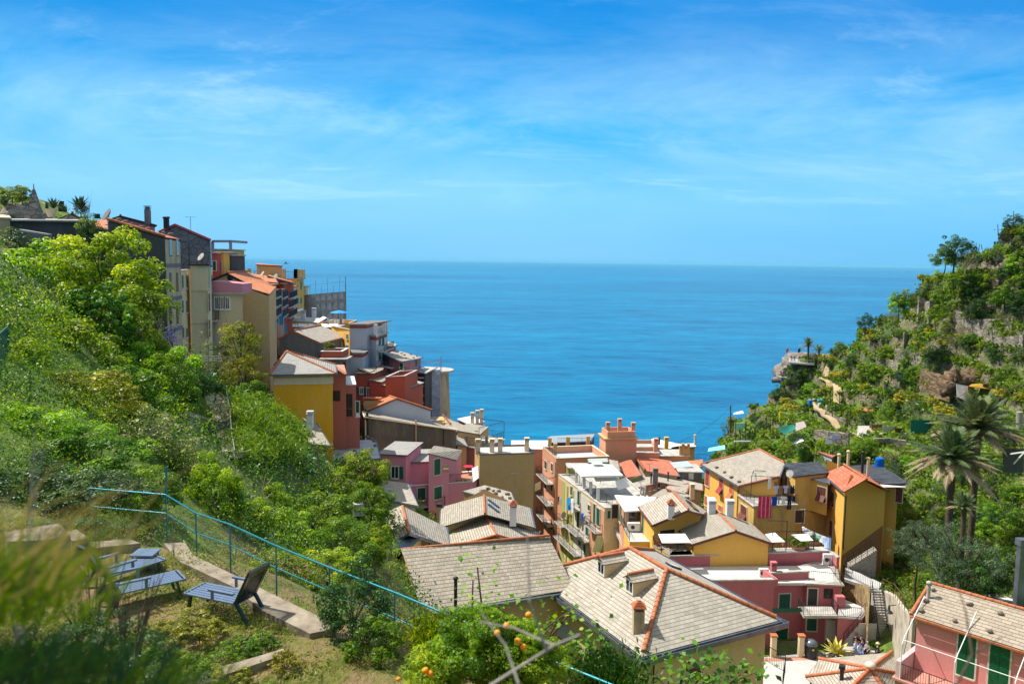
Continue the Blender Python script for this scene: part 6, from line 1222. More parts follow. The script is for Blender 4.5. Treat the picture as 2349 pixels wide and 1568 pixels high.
# ---------------- right hill ----------------
def shrubG(kind,fn,x,y,r,label,cat='bush',group=None,hz=.85):
    px,py=fn(x,y); p=G(px,py+r*.25*.7)
    if p is None: return None
    R_=r/4*p.y/1840*(1.05 if kind=='euph' else 1); return plant(kind,p+UP*R_*hz*.45,R_,R_*hz,label,cat=cat,group=group)
E=[(c8,545,75,75),(c8,620,225,70),(c8,700,215,55),(c8,885,325,48),(c8,515,380,52),(c8,200,515,72),(c8,155,455,50),(c8,1510,470,72),(c8,1610,540,95),(c8,2160,390,85),(c8,2330,420,60),(c8,1015,960,40),(c8,2140,690,60),(d5,905,1205,55),(d5,945,1265,58),(d5,1410,705,50),(d5,1380,1330,55),(d5,1490,1200,60),(d5,1600,1320,50),(d5,1820,1280,28),(d5,1950,1330,45),(d5,1440,1390,40),(d5,820,1260,30),(d5,470,1430,35),(c8,1250,420,85),(d5,2230,720,50)]
LMK=[((1855,790),'lookout palms'),((1880,735),'skyline above the lookout'),((1948,755),'upper bean bed'),((2118,618),'yellow topped skyline bush'),((2195,560),'skyline tree'),((2330,520),'reed fence on the skyline'),((2270,600),'blue agaves'),((2290,770),'upper grass terrace'),((2240,870),'rock shelter'),((1990,935),'rusty tiled shed'),((2115,980),'green net fence'),((1820,980),'green net pergola'),((2018,1060),'blue barrel'),((1930,1035),'red roofed hut'),((2110,870),'little ploughed terrace'),((1900,900),'sandy footpath'),((1865,920),'blue tarpaulin'),((1700,970),'turquoise sheet'),((2242,985),'taller date palm'),((2150,1060),'shorter date palm'),((2190,1280),'big olive tree'),((2010,1330),'long concrete stair'),((2320,1240),'right edge vines'),((2100,1180),'tall yellow end house'),((2210,1340),'pink house roof'),((2050,700),'vine stakes')]
LUSE={}
def where(q):
    v=MC.inverted()@q; px=1174.5+F*v.x/-v.z; py=784-F*v.y/-v.z
    b=min(LMK,key=lambda l:(l[0][0]-px)**2+(l[0][1]-py)**2); dx=px-b[0][0]; dy=py-b[0][1]
    w_=('left of' if dx<0 else 'right of') if abs(dx)>abs(dy) else('above' if dy<0 else 'below'); s=w_+' the '+b[1]; return s
def uniq(t): LUSE[t]=LUSE.get(t,0)+1; n_=LUSE[t]; return t if n_==1 else ORD[n_-1]+' '+t
for i,(f,x,y,r) in enumerate(E):
    q=shrubG('euph',f,x,y,r,'x','euphorbia','yellow euphorbia bushes on the hill')
    if q is not None: q['label']=uniq('yellow flowering euphorbia '+where(q.location))
GR=[(d5,1600,850,110,'green'),(d5,1700,980,90,'green'),(d5,1560,1010,90,'green'),(d5,1750,700,90,'green'),(d5,1900,760,120,'green'),(d5,2050,700,110,'green'),(d5,2200,640,100,'dark'),(d5,2300,760,110,'green'),(d5,2000,950,140,'dark'),(d5,2180,900,110,'green'),(d5,2300,920,100,'dark'),(d5,1450,820,90,'dark'),(d5,1380,900,80,'olive'),(d5,2270,580,90,'lime'),(d5,2060,420,70,'dark'),(d5,2120,500,70,'brush'),(d5,2290,400,70,'dark'),(d5,930,1140,70,'dark'),(d5,1100,1080,60,'olive'),(d5,1220,1000,75,'lime'),(d5,1090,1250,70,'olive'),(d5,1200,1230,50,'olive'),(d5,1470,1180,70,'dark'),(d5,1300,1380,70,'olive'),(d5,1100,1400,80,'green'),(d5,1500,1420,80,'dark'),(d5,1700,1330,80,'brush'),(d5,1850,1330,80,'dark'),(d5,2040,1050,60,'olive'),(d5,2200,1080,90,'brush'),(d5,2320,1010,90,'dark'),(d5,2300,1450,90,'olive'),(d5,2100,1430,80,'dark'),(d5,2220,1220,70,'green'),(d5,660,1350,70,'green'),(d5,600,1400,50,'dark'),
(c8,770,80,80,'dark'),(c8,900,190,90,'green'),(c8,1000,220,80,'green'),(c8,1150,360,70,'dark'),(c8,1350,230,85,'green'),(c8,1500,180,90,'green'),(c8,1600,210,70,'olive'),(c8,380,330,70,'lime'),(c8,330,400,70,'green'),(c8,100,390,80,'dark'),(c8,250,230,90,'dark'),(c8,1380,500,90,'olive'),(c8,1130,520,90,'green'),(c8,1100,580,80,'green'),(c8,1340,420,60,'gold'),(c8,900,610,70,'dark'),(c8,690,740,60,'green'),(c8,520,680,60,'brush'),(c8,900,880,110,'green'),(c8,800,950,90,'green'),(c8,960,830,70,'lime'),(c8,720,980,70,'green'),(c8,1130,970,100,'brush'),(c8,1180,1060,80,'olive'),(c8,1300,950,90,'green'),(c8,1350,1060,90,'lime'),(c8,1250,780,60,'olive'),(c8,150,930,80,'green'),(c8,300,900,70,'olive'),(c8,60,880,70,'lime'),(c8,370,960,60,'green'),(c8,2080,1000,110,'green'),(c8,2200,1060,120,'dark'),(c8,2100,1250,120,'dark'),(c8,2260,1320,120,'green'),(c8,1450,1400,100,'green'),(c8,1300,1500,90,'gold'),(c8,2050,1500,110,'lime'),(c8,2250,1500,100,'dark'),(c8,1750,1450,110,'dark'),(c8,1600,1500,90,'green'),(c8,2250,800,60,'dark'),(c8,2200,200,90,'green'),(c8,2300,330,70,'brush'),(c8,2060,600,60,'olive'),(c8,250,790,70,'dark'),(c8,480,540,30,'lime'),(c6,1040,110,70,'dark'),(c6,980,30,70,'dark'),(c6,720,130,70,'olive'),(c6,750,60,50,'gold'),(c6,600,280,60,'green'),(c6,520,260,50,'green'),(c6,1100,300,60,'olive'),(c6,1280,320,90,'green'),(c6,1400,360,80,'lime'),(c6,1000,360,60,'green'),(c6,870,250,60,'olive'),(c6,620,380,50,'green'),(c6,560,380,40,'dark'),
(c7,1420,150,110,'green'),(c7,1250,250,90,'dark'),(c7,1300,380,90,'green'),(c7,1180,480,60,'white'),(c7,1060,450,75,'white'),(c7,1280,560,80,'green'),(c7,1450,640,80,'green'),(c7,2050,150,130,'lime'),(c7,2250,180,130,'lime'),(c7,2250,380,120,'lime'),(c7,2000,60,130,'dark'),(c7,1700,60,120,'dark'),(c7,2300,50,130,'green'),(c7,970,1200,60,'green'),(c7,1200,120,70,'gold')]
LAB={'green':'fresh green shrub on the terraced hill','dark':'dark evergreen shrub on the terraced hill','olive':'greyish green shrub on the terraced hill','lime':'bright lime green shrub on the terraced hill','brush':'dry brownish shrub on the terraced hill','gold':'golden green shrub on the terraced hill','white':'bush dotted with white flowers beside the top landing of the stairs'}
for f,x,y,r,k in GR:
    q=shrubG(k,f,x,y,r,LAB[k],'bush',k+' shrubs on the right hill')
    if q is not None: q['label']=uniq(LAB[k].split(' on the')[0].split(' beside')[0]+' '+where(q.location))
rng=random.Random(5); n=0; cnt=0
while cnt<120 and n<3000:
    n+=1; px=rng.uniform(1640,2349); py=rng.uniform(520,1260); p=G(px,py)
    if p is None or p.y<80 or p.x<24 or p.z<6: continue
    if min(abs(p.x-q.location.x)+abs(p.y-q.location.y) for q in (YE.root,BRH.root))<9: continue
    k=rng.choice(['green','dark','olive','green','brush','dark','lime']); R_=rng.uniform(.5,1.5); q=plant(k,p+UP*R_*.35,R_,R_*.8,'x',cat='bush',group='small '+k+' shrubs on the right hill'); q['label']=uniq('small '+LAB[k].split(' on the')[0]+' '+where(q.location)); cnt+=1
# big olive bush cluster
T('olive',2150,1270,68,80,75,'big silvery green olive tree beside the stair landing, left crown'); T('olive',2215,1300,64,78,72,'big silvery green olive tree above the pink house roof'); T('olive',2110,1240,72,60,55,'smaller olive crown behind the big olive trees'); T('dark',2240,1330,63,60,55,'dark shaded tree right of the olive crowns'); T('green',1,1,60,1,1,'x') if 0 else None
for k_,a_,b_,r_,l_ in(('lime',2064,700,24,'vine covered trellis bush on the right skyline'),('brush',2048,728,20,'dry tangle under the vine trellis bush'),('green',2080,690,22,'green bush right of the vine trellis'),('dark',1985,742,20,'dark skyline bush above the euphorbia pair'),('dark',2190,575,34,'upright dark tree standing on the skyline of the right hill'),('green',2168,592,24,'small dark tree left of the upright skyline tree'),('brush',2215,600,30,'half bare purple brown tree on the right skyline'),('dark',2325,512,20,'bush at the top right edge of the hill skyline')):
    g_=G(a_,b_+r_*1.1) or P(a_,b_,136); Y_=min(g_.y,141); c_=P(a_,b_,Y_); plant(k_,c_,r_*Y_/1840,r_*Y_/1840,l_,cat='tree',base=c_.z-r_*Y_/1840*1.3)
# palms
def palm(px,py,Y,r,gpy,label,n=46,dry=20,tr=.28):
    c=P(px,py,Y); b=V((c.x+.1,c.y,tz(c.x,c.y)-.3)); t=thing('palm_tree',label,'palm tree',b); mb=MB(); h=c.z-b.z
    prof=[(tr*1.35,0)]+[(tr*(1+.12*(i%2)),h*(i+1)/20) for i in range(19)]+[(tr*1.7,h*.97),(tr*.8,h+.2)]; mb.lathe(b,prof,10); mb.build('trunk',bark,t)
    def fr(count,mat,el0,el1,droop,name,seed):
        rng=random.Random(seed); pos=[];nor=[]; V_=[];F_=[];rn=[]
        for i in range(count):
            a=i*2.4+rng.uniform(-.2,.2); el=R(rng.uniform(el0,el1)); d=V((math.cos(a)*math.cos(el),math.sin(a)*math.cos(el),math.sin(el))); L_=r*rng.uniform(.85,1.15); side=V((-math.sin(a),math.cos(a),0)); prev=None; N_=22; rr=rng.random()
            for k in range(N_+1):
                s=k/N_; p=c+d*L_*s-UP*droop*L_*s*s*(.6+.4*rr)
                if prev is not None:
                    tn=(p-prev).normalized(); w=.03*r*(1-s)+.01; i0=len(V_); V_+= [prev-side*w,prev+side*w,p+side*w*.9,p-side*w*.9]; F_.append((i0,i0+1,i0+2,i0+3)); rn.append(.9)
                    if s>.12:
                        for sg in(-1,1):
                            for q in(0,.5):
                                p2=prev+(p-prev)*q; ll=L_*.19*math.sin(math.pi*min(1,(s*.86+.12)))*rng.uniform(.8,1.1); e=p2+(side*sg*.75+tn*.7-UP*rng.uniform(.05,.35)).normalized()*ll; wv=tn*.018*r; i0=len(V_); V_+=[p2-wv,p2+wv,e+wv*.2,e-wv*.2]; F_.append((i0,i0+1,i0+2,i0+3)); rn.append(rr*.6+rng.random()*.4)
                prev=p
        me=bpy.data.meshes.new(name); me.from_pydata([tuple(v-b) for v in V_],[],F_); at=me.attributes.new('rnd','FLOAT','FACE'); at.data.foreach_set('value',rn); me.materials.append(mat); o=bpy.data.objects.new(name,me); COL.objects.link(o); o.parent=t
    fr(n,LM['palm'],12,85,.38,'fronds',3); fr(dry,LM['palmdry'],-15,22,.55,'dry_fronds',9)
palm(2242,985,74,4.6,1,'taller date palm with big crown above the olive trees')
palm(2184,1052,71,4.2,1,'shorter date palm with many dry fronds left of the taller one',40,34)
palm(1854,790,228,3.0,1,'small fan palm standing over the lookout terrace',24,8,.25); palm(1878,806,224,3.2,1,'low palm with long thin fronds right of the lookout palm',18,2,.2)
palm(2210,1160,66,1.6,1,'young low palm between the trunks of the two date palms',30,6,.2)
def agave(p,r,n,mat,label,name='agave',cat='agave',stripe=None,group=None):
    mb=MB(); rng=random.Random(int(p.x*10)); rn=[]
    for i in range(n):
        a=i*2.4; el=R(20+60*(i/n)); d=V((math.cos(a)*math.cos(el),math.sin(a)*math.cos(el),math.sin(el))); s=V((-math.sin(a),math.cos(a),0)); L_=r*rng.uniform(.8,1.1); w=r*.10
        m=p+d*L_*.5+UP*L_*.04; e=p+d*L_-UP*L_*.06; mb.poly([p-s*w*.7,p+s*w*.7,m+s*w,m-s*w]); mb.poly([m-s*w,m+s*w,e])
    return mb.build(name,mat,label=label,cat=cat,group=group)
agave(G(*d5(1940,600))+UP*.2,1.6,16,LM['agave'],'pale blue agave on the right skyline, left one',group='agaves on the hill'); agave(G(*d5(2110,600))+UP*.2,1.7,18,LM['agave'],'pale blue agave on the right skyline, right one',group='agaves on the hill')
agave(Z(*c7(625,1300),35.3),1.7,24,plain('yellow_agave',(.55,.50,.10),.5,var=.5,scale=2),'big yellow striped agave among rocks at the foot of the stairs')
for i,(x,y,r) in enumerate(((560,1290,.5),(700,1285,.6),(480,1290,.45),(735,1270,.5))): mb=MB(); mb.blob(Z(*c7(x,y+20),35.2),r*1.3,r,r*.7,8,.4,i); mb.build('rock',stone_l,label=('grey rock left of the yellow agave','grey rock right of the yellow agave','smallest rock near the litter bin','rock beside the seated people')[i],cat='rock')
# ground cover: low plants and grass over the slopes
def cover(name,label,samples,mat,ls,per,seed,hz=.15,asp=.5,upn=.4):
    rng=np.random.RandomState(seed); S_=np.array([list(p) for p in samples]); k=len(S_); pos=np.repeat(S_,per,0); pos=pos+rng.normal(size=pos.shape)*np.array([.35,.35,hz])*np.repeat(.5+rng.rand(k),per)[:,None]; pos[:,2]+=hz*.8
    nor=rng.normal(size=pos.shape)*.8; nor[:,2]+=upn; dist=np.clip(pos[:,1]/60,.35,3)
    me=leafmesh(name,pos,nor,ls*dist*(.6+.8*rng.rand(len(pos))),np.clip(.5*np.repeat(rng.rand(k),per)+.5*rng.rand(len(pos)),0,1),mat,asp,rng); o=bpy.data.objects.new(name,me); COL.objects.link(o); tag(o,label,kind='stuff'); o['category']='ground cover'
def sampleG(n,x0,x1,y0,y1,seed,cond):
    rng=np.random.RandomState(seed); return [p for p in Gmany(rng.uniform(x0,x1,n),rng.uniform(y0,y1,n)) if cond(p)]
nb=lambda p,s,sd_:mnoise.noise(V((p.x/s+sd_,p.y/s,p.z/s)))
sR=sampleG(15000,1600,2420,480,1450,11,lambda p:p.x>23 and p.y>48 and not(22<p.x<36 and 52<p.y<79))
cover('low_scrub','mixed low green scrub covering the right hill terraces',[p for p in sR if nb(p,7,0)>-.3],LM['green'],.26,10,1,.22)
cover('dark_scrub','dark low evergreen scrub in patches on the right hill',[p for p in sR if nb(p,5,9)>.24],LM['dark'],.26,9,2,.3)
cover('olive_scrub','greyish herbs in patches on the right hill',[p for p in sR if nb(p,4,5)>.17],LM['olive'],.2,10,3,.22,.3)
cover('yellow_herbs','sunlit yellow green herbs on the right hill',[p for p in sR if nb(p,4,15)>.2],LM['gold'],.2,9,4,.2)
cover('hill_grass','tall dry and green grass on the right hill',[p for p in sR if nb(p,9,25)>-.12],LM['grass'],.3,8,5,.2,.15,-.2)
sL=sampleG(11000,-40,1060,480,1500,12,lambda p:p.y>21)
cover('slope_weeds','green weeds and brambles covering the left slope',[p for p in sL if nb(p,6,3)>-.1],LM['green'],.2,7,6,.22)
cover('slope_brambles','lime green brambles in patches on the left slope',[p for p in sL if nb(p,4,30)>.14],LM['lime'],.2,9,7,.3)
cover('slope_dark_weeds','dark ivy patches on the left slope',[p for p in sL if nb(p,5,40)>.1],LM['dark'],.22,10,8,.25)
sM=sampleG(2600,540,690,930,1060,13,lambda p:p.y>45)
cover('meadow_grass','bright fresh grass on the slope beside the stone path',sM,LM['grass'],.5,14,9,.3,.12,-.3)
sT=sampleG(5200,-20,1300,1180,1600,14,lambda p:7.5<p.y<21.5 and nb(p,1.5,2)>-.05)
cover('terrace_grass','patchy yellow green grass on the garden terrace',sT,LM['dry'],.30,9,10,.03,.12,-.3)
cover('terrace_weeds','low green weeds on the garden terrace',[p for p in sT if nb(p,1.2,12)>-.02],LM['grass'],.22,12,11,.03,.3,.1)
# ---------------- foreground garden terrace ----------------
railm=plain('green_painted_rail',(.01,.20,.24),.3,.2,.15,3); gz=63.0
def zz(l,z): return [Z(a,b,z) for a,b in l]
t=thing('handrail_fence','long green painted metal railing running diagonally across the garden terrace edge','railing',Z(442,1267,63))
top=zz([(205,1119),(380,1134),(449,1176),(527,1202),(633,1251),(756,1301),(905,1358),(1103,1441),(1268,1515),(1390,1564),(1520,1620)],64.0); m=MB(); m.path(top,.021,8); m.build('top_rail',railm,t)
mid=[p-UP*.48 for p in top]; m=MB(); m.path(mid,.013,6); m.build('middle_rail',railm,t)
for i,p in enumerate(top[:-1]): m=MB(); m.tube(V((p.x,p.y,62.6 if i else 62.3)),p,.017,n=6); m.build('post',railm,t)
m=MB(); m.tube(P(380,1150,20.5),P(382,1070,20.5),.03,n=6); m.build('green_post',railm,label='lone taller green post behind the railing corner',cat='post')
kerb=plain('kerb_concrete',(.27,.225,.165),.95,var=.45,scale=2.5,bmp=.7)
m=MB(); m.slab(zz([(425,1243),(442,1272),(521,1310),(626,1362),(741,1417),(770,1440),(711,1452),(600,1398),(540,1347),(412,1287),(375,1245)],63.12),.35); m.build('concrete_path',kerb,label='cracked concrete strip along the inside of the green railing',cat='path',kind='structure')
for i,(q,z,l) in enumerate((([(820,262),(1190,238),(1290,275),(840,322)],63.3,'lowest wide concrete step beside the garden loungers'),([(610,170),(700,148),(822,228),(660,255)],63.65,'narrow middle concrete block of the garden steps'),([(40,175),(540,92),(645,200),(430,245),(60,260)],64.0,'broad upper concrete slab of the garden steps'))):
    m=MB(); m.slab([Z(*d2(a,b),z) for a,b in q],.55); m.build('garden_step',kerb,label=l,cat='step')
m=MB(); m.slab(zz([(498,1530),(588,1505),(650,1486),(655,1499),(505,1550)],63.14),.3); m.build('edging',kerb,label='straight pale concrete edging in the grass at the bottom of the terrace',cat='kerb')
dkpl=plain('dark_green_plastic',(.012,.03,.03),.3,0,.1,3,.5); blpl=plain('blue_grey_plastic',(.13,.18,.26),.35,0,.12,4,.5)
def lounger(back,feet,label,w=.62,bang=62,seatm=None,group=None):
    t=thing('garden_lounger',label,'lounger',V((back.x,back.y,gz))); d=V((feet.x-back.x,feet.y-back.y,0)).normalized(); s=V((-d.y,d.x,0)); o=V((back.x,back.y,gz)); L_=1.25; h=.36; seatm=seatm or blpl
    m=MB(); 
    for i in range(7): m.box(o+d*L_/2+s*((i-3)*w/7)+UP*h,d,s,UP,L_,w/7*.82,.03)
    m.box(o+d*.02+UP*(h-.01),d,s,UP,.08,w,.05); m.box(o+d*L_+UP*(h-.01),d,s,UP,.08,w*.9,.05); m.build('seat',seatm,t)
    bd=(-d*math.cos(R(bang))+UP*math.sin(R(bang))); bn=bd.cross(s); m=MB(); BL=.78
    for a in(-1,1): m.box(o+UP*h+bd*BL/2+s*a*(w/2-.04),bd,s,bn,BL,.08,.05)
    m.box(o+UP*h+bd*(BL-.06),bd,s,bn,.13,w*.92,.05); m.box(o+UP*h+bd*.05,bd,s,bn,.1,w*.92,.05)
    for i in range(11): m.box(o+UP*h+bd*BL*.5+s*((i-5)*(w-.16)/11),bd,s,bn,BL*.8,.022,.03)
    m.build('backrest',dkpl,t)
    for a in(-1,1):
        m=MB(); p=o+s*a*(w/2+.03)+UP*(h+.22); m.box(p+d*.28,d,s,UP,.6,.07,.035); m.bar(p+d*.5-UP*.2,p+d*.5,.05,.04); m.build('armrest',seatm,t)
    for a in(-1,1):
        for b in(0,1): m=MB(); q=o+s*a*(w/2-.04)+d*(L_*.88 if b else -.02); m.bar(q+UP*h,setz(q,gz)+d*(.08 if b else -.25),.06,.05); m.build('leg',dkpl,t)
    return t
lounger(Z(562,1372,63.36),Z(440,1347,63.36),'garden lounger with its tall dark slatted backrest towards the railing, rightmost')
lounger(Z(*d2(930,560),63.36),Z(*d2(1390,420),63.36),'garden lounger with shaded blue grey seat next to the steps, farthest left')
lounger(Z(*d2(1060,700),63.36),Z(*d2(1690,560),63.36),'middle garden lounger with sunlit blue grey slatted seat')
t=thing('side_table','small low blue grey table between the two left loungers','table',Z(*d2(1340,530),63)); p=worldloc(t); m=MB(); m.box(p+UP*.42,V((1,0,0)),V((0,1,0)),UP,.5,.45,.035); m.build('table_top',blpl,t)
for a in(-1,1):
    for b in(-1,1): m=MB(); m.bar(p+V((a*.2,b*.18,0)),p+V((a*.2,b*.18,.42)),.035,.035); m.build('leg',blpl,t)
T('brush',397,1240,17.5,13,20,'small grey dry shrub on the concrete strip',cat='bush')
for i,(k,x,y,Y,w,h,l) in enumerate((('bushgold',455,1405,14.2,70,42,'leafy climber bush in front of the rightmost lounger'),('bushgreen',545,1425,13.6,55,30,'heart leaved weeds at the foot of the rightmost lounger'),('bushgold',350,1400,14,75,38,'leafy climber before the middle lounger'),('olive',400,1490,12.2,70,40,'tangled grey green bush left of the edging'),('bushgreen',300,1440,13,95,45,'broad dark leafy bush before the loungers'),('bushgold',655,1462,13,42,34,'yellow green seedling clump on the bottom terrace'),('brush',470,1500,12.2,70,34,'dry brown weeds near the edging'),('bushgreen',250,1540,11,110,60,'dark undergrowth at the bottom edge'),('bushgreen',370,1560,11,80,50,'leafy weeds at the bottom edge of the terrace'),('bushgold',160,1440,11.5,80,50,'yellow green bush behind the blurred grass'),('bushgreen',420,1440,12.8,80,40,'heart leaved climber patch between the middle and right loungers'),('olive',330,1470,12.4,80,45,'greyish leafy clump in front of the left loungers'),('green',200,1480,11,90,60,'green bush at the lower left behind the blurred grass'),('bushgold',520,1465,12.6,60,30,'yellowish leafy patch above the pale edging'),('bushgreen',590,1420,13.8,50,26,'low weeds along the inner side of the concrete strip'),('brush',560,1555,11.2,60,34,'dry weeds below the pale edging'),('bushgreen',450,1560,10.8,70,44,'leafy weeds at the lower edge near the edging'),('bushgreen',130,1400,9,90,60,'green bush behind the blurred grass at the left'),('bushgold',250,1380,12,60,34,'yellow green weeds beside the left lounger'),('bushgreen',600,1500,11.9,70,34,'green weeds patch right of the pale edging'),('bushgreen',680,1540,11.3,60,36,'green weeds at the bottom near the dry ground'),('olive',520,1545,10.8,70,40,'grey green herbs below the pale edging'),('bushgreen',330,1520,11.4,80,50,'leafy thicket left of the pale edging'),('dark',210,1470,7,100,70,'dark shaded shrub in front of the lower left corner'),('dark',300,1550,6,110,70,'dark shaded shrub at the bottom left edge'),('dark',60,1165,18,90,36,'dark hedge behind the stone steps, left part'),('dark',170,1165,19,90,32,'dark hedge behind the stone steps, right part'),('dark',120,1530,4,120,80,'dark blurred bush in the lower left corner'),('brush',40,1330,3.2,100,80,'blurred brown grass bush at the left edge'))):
    c_=P(x,y,Y); g_=tz(c_.x,c_.y); rz_=h*Y/1840; 
    if Y>8: c_=setz(c_,g_+rz_*.55)
    plant(k,c_,w*Y/1840,rz_,l,cat='bush')
def blades(name,label,cx,cy,Y,n,spread,L_,mat,seed,lean=(.6,.1)):
    rng=random.Random(seed); mb=MB()
    for i in range(n):
        b=P(cx+rng.gauss(0,spread),cy+rng.uniform(-20,90),Y*rng.uniform(.85,1.3)); d=V((lean[0]+rng.gauss(0,.5),lean[1]+rng.gauss(0,.4),1.1)).normalized(); l=L_*rng.uniform(.5,1.1); w=V((.004,.002,0)); prev=b
        for k in range(4):
            s=(k+1)/4; q=b+d*l*s+V((lean[0]*.5*l*s*s,0,-.35*l*s*s)); mb.poly([prev-w*(1.1-s+.25),prev+w*(1.1-s+.25),q+w*(1.1-s),q-w*(1.1-s)]); prev=q
    o=mb.build(name,mat,label=label,kind='stuff'); o['category']='grass'
blades('foreground_grass','tall blurred grass blades along the left edge, close to the lens',20,1350,2.0,240,100,.34,LM['grass'],1); blades('foreground_dry_grass','dry brown grass stalks close to the lens at the left edge',60,1290,1.9,60,90,.40,LM['dry'],2); blades('corner_grass','dark blurred grass in the lower left corner, close to the lens',90,1530,1.8,330,130,.22,LM['dark'],3); blades('corner_weeds','green weeds blades at the bottom left close to the lens',330,1560,2.3,220,120,.22,LM['green'],4)
# stone path on the left slope
def strip(name,label,pix,w,mat,lift=.1,kind='structure',cat='path',fn=None):
    ps=[(G(*(fn(x,y) if fn else (x,y)))) for x,y in pix]; ps=[p for p in ps if p is not None]; out=[]
    for a,b in zip(ps[:-1],ps[1:]):
        n=max(1,int((b-a).length/1.0)); out+=[a+(b-a)*(i/n) for i in range(n)]
    out.append(ps[-1]); mb=MB(); pl=None
    for i,p in enumerate(out):
        d=(out[min(i+1,len(out)-1)]-out[max(0,i-1)]); d.z=0; d.normalize(); s=V((-d.y,d.x,0))*w/2; z=max(tz(p.x,p.y),tz(p.x+s.x,p.y+s.y)-.25,tz(p.x-s.x,p.y-s.y)-.25)+lift; l,r_=setz(p+s,z),setz(p-s,z)
        if pl: mb.hexa([pl[0]-UP*.35,pl[1]-UP*.35,r_-UP*.35,l-UP*.35],[pl[0],pl[1],r_,l])
        pl=(l,r_)
    return mb.build(name,mat,label=label,cat=cat,kind=kind)
strip('footpath','rough stone footpath climbing beside the golden tree',[(485,905),(505,940),(517,975),(524,1010),(533,1060)],1.3,stone('path_stone',(.30,.25,.17),(.50,.43,.30)),.15)
def stonewall(label,pix,h,fn=None,th=.5,mat=None,name='stone_wall',sink=.6):
    ps=[G(*(fn(x,y) if fn else (x,y))) for x,y in pix]; ps=[p for p in ps if p is not None]
    if len(ps)<2: return
    rng=random.Random(len(label)); mb=MB(); out=[]
    for a,b in zip(ps[:-1],ps[1:]): n=max(1,int((b-a).length/.9)); out+=[a+(b-a)*(i/n) for i in range(n)]
    out.append(ps[-1]); 
    for a,b in zip(out[:-1],out[1:]):
        d=(b-a); d.z=0; d.normalize(); s=V((-d.y,d.x,0))*th/2; za=min(tz(a.x,a.y),a.z)-sink; zb_=min(tz(b.x,b.y),b.z)-sink; ta=a.z+h+rng.uniform(-.12,.12); mb.hexa([setz(a-s,za),setz(b-s,zb_),setz(b+s,zb_),setz(a+s,za)],[setz(a-s,ta),setz(b-s,b.z+h),setz(b+s,b.z+h),setz(a+s,ta)])
    mb.build(name,mat or stone_l,label=label,cat='wall')
stonewall('low dry stone wall ending the stone footpath, under the dark tree',[(425,985),(460,988),(525,1000)],.9)
m=MB(); ps=[G(520,930),G(528,975),G(532,1030),G(540,1080)]
for p,q in zip(ps[:-1],ps[1:]):
    m.bar(p+UP*1.0,q+UP*1.0,.04,.04); m.bar(p+UP*.5,q+UP*.5,.03,.03)
for p in ps: m.tube(p-UP*.3,p+UP*1.2,.035,n=5)
m.build('stick_fence',barkg,label='rickety stick fence along the right side of the stone footpath',cat='fence')
t=thing('tv_aerial','tall thin television aerial mast beside the golden tree','aerial',P(478,930,60)); p=worldloc(t); m=MB(); m.tube(p,P(478,790,60),.04,n=5); m.build('mast',barkg,t); m=MB()
for y,l in((817,1.5),(822,1.9),(827,1.2),(862,.9)): c=P(478,y,60); m.bar(c-V((l/2,0,0)),c+V((l/2,.2,0)),.03,.03)
m.build('antenna',whitem,t)
# green mesh fence at the left edge
m=MB(); a=P(-6,770,30);b=P(18,748,33); 
for p in(a,b): m.bar(p-UP*2,p,.07,.07)
m.bar(a,b,.05,.05); m.bar(a-UP*1.6,b-UP*1.6,.05,.05)
for i in range(12): q=a+(b-a)*(i/11); m.bar(q-UP*1.6,q,.02,.02)
m.build('mesh_fence',plain('dark_green_metal',(.01,.10,.08),.5),label='dark green metal mesh fence at the left edge',cat='fence')
# ---------------- hilltop at the upper left ----------------
Yt=72
H=flat('old_concrete_building','low dark stained concrete building with flat slab roof at the upper left',[P(*c1(-40,522),Yt-2),P(*c1(685,530),Yt),P(*c1(740,515),Yt+8),P(*c1(-40,505),Yt+8)],None,greyd,conc,0,oh=.35)
H=flat('low_concrete_wall','horizontal board marked grey concrete wall in the shrubs at the upper left',rect(P(*c1(170,610),66),P(*c1(437,655),66),.6),None,greyc,conc,0,oh=.02)
H=flat('sand_slab','pale flat sandy roof corner at the far left edge',[P(*c1(-60,500),68),P(*c1(90,505),70),P(*c1(70,480),76),P(*c1(-60,470),76)],None,beige,plaster('sand',(.62,.50,.33),.1),0,oh=.1)
p=P(*c1(318,415),74); t=thing('stone_pyramid','pointed grey stone pyramid monument with thin spike on the upper left hilltop','monument',p-UP*1); q=worldloc(t); m=MB(); b=.62; ht=P(*c1(318,243),74).z; bs=[V((p.x+sx*b*(.95),p.y+sy*b,p.z-1)) for sx,sy in((-1,-1),(1,-1),(1,1),(-1,1))]; tp_=[V((p.x+sx*.07,p.y+sy*.07,ht)) for sx,sy in((-1,-1),(1,-1),(1,1),(-1,1))]; m.hexa(bs,tp_); m.build('shaft',stone('pyramid_stone',(.16,.14,.12),(.30,.27,.23),(.08,.07,.06),2.5),t); m=MB(); m.tube(V((p.x,p.y,ht-.1)),V((p.x,p.y,P(*c1(318,195),74).z)),.06,.03,6); m.build('spike',greyc,t)
for i,(x,y,r) in enumerate(((150,430,1.5),(250,450,1.7),(90,440,1.3),(350,470,1.2),(200,410,1.2))): m=MB(); m.blob(P(*c1(x,y+20),78+i*.5)-UP*r*.4,r*1.2,r,r*.75,14,.6,i+4); m.build('rock_outcrop',rockmat('pale_rock',(.14,.11,.09),(.36,.31,.25),(.60,.54,.45)),label=('pale rocks under the spiky plants at the far left','biggest pale rock left of the stone pyramid','leftmost pale rock of the hilltop','grey rocks under the stone pyramid','small pale rock left of the pyramid foot')[i],cat='rock')
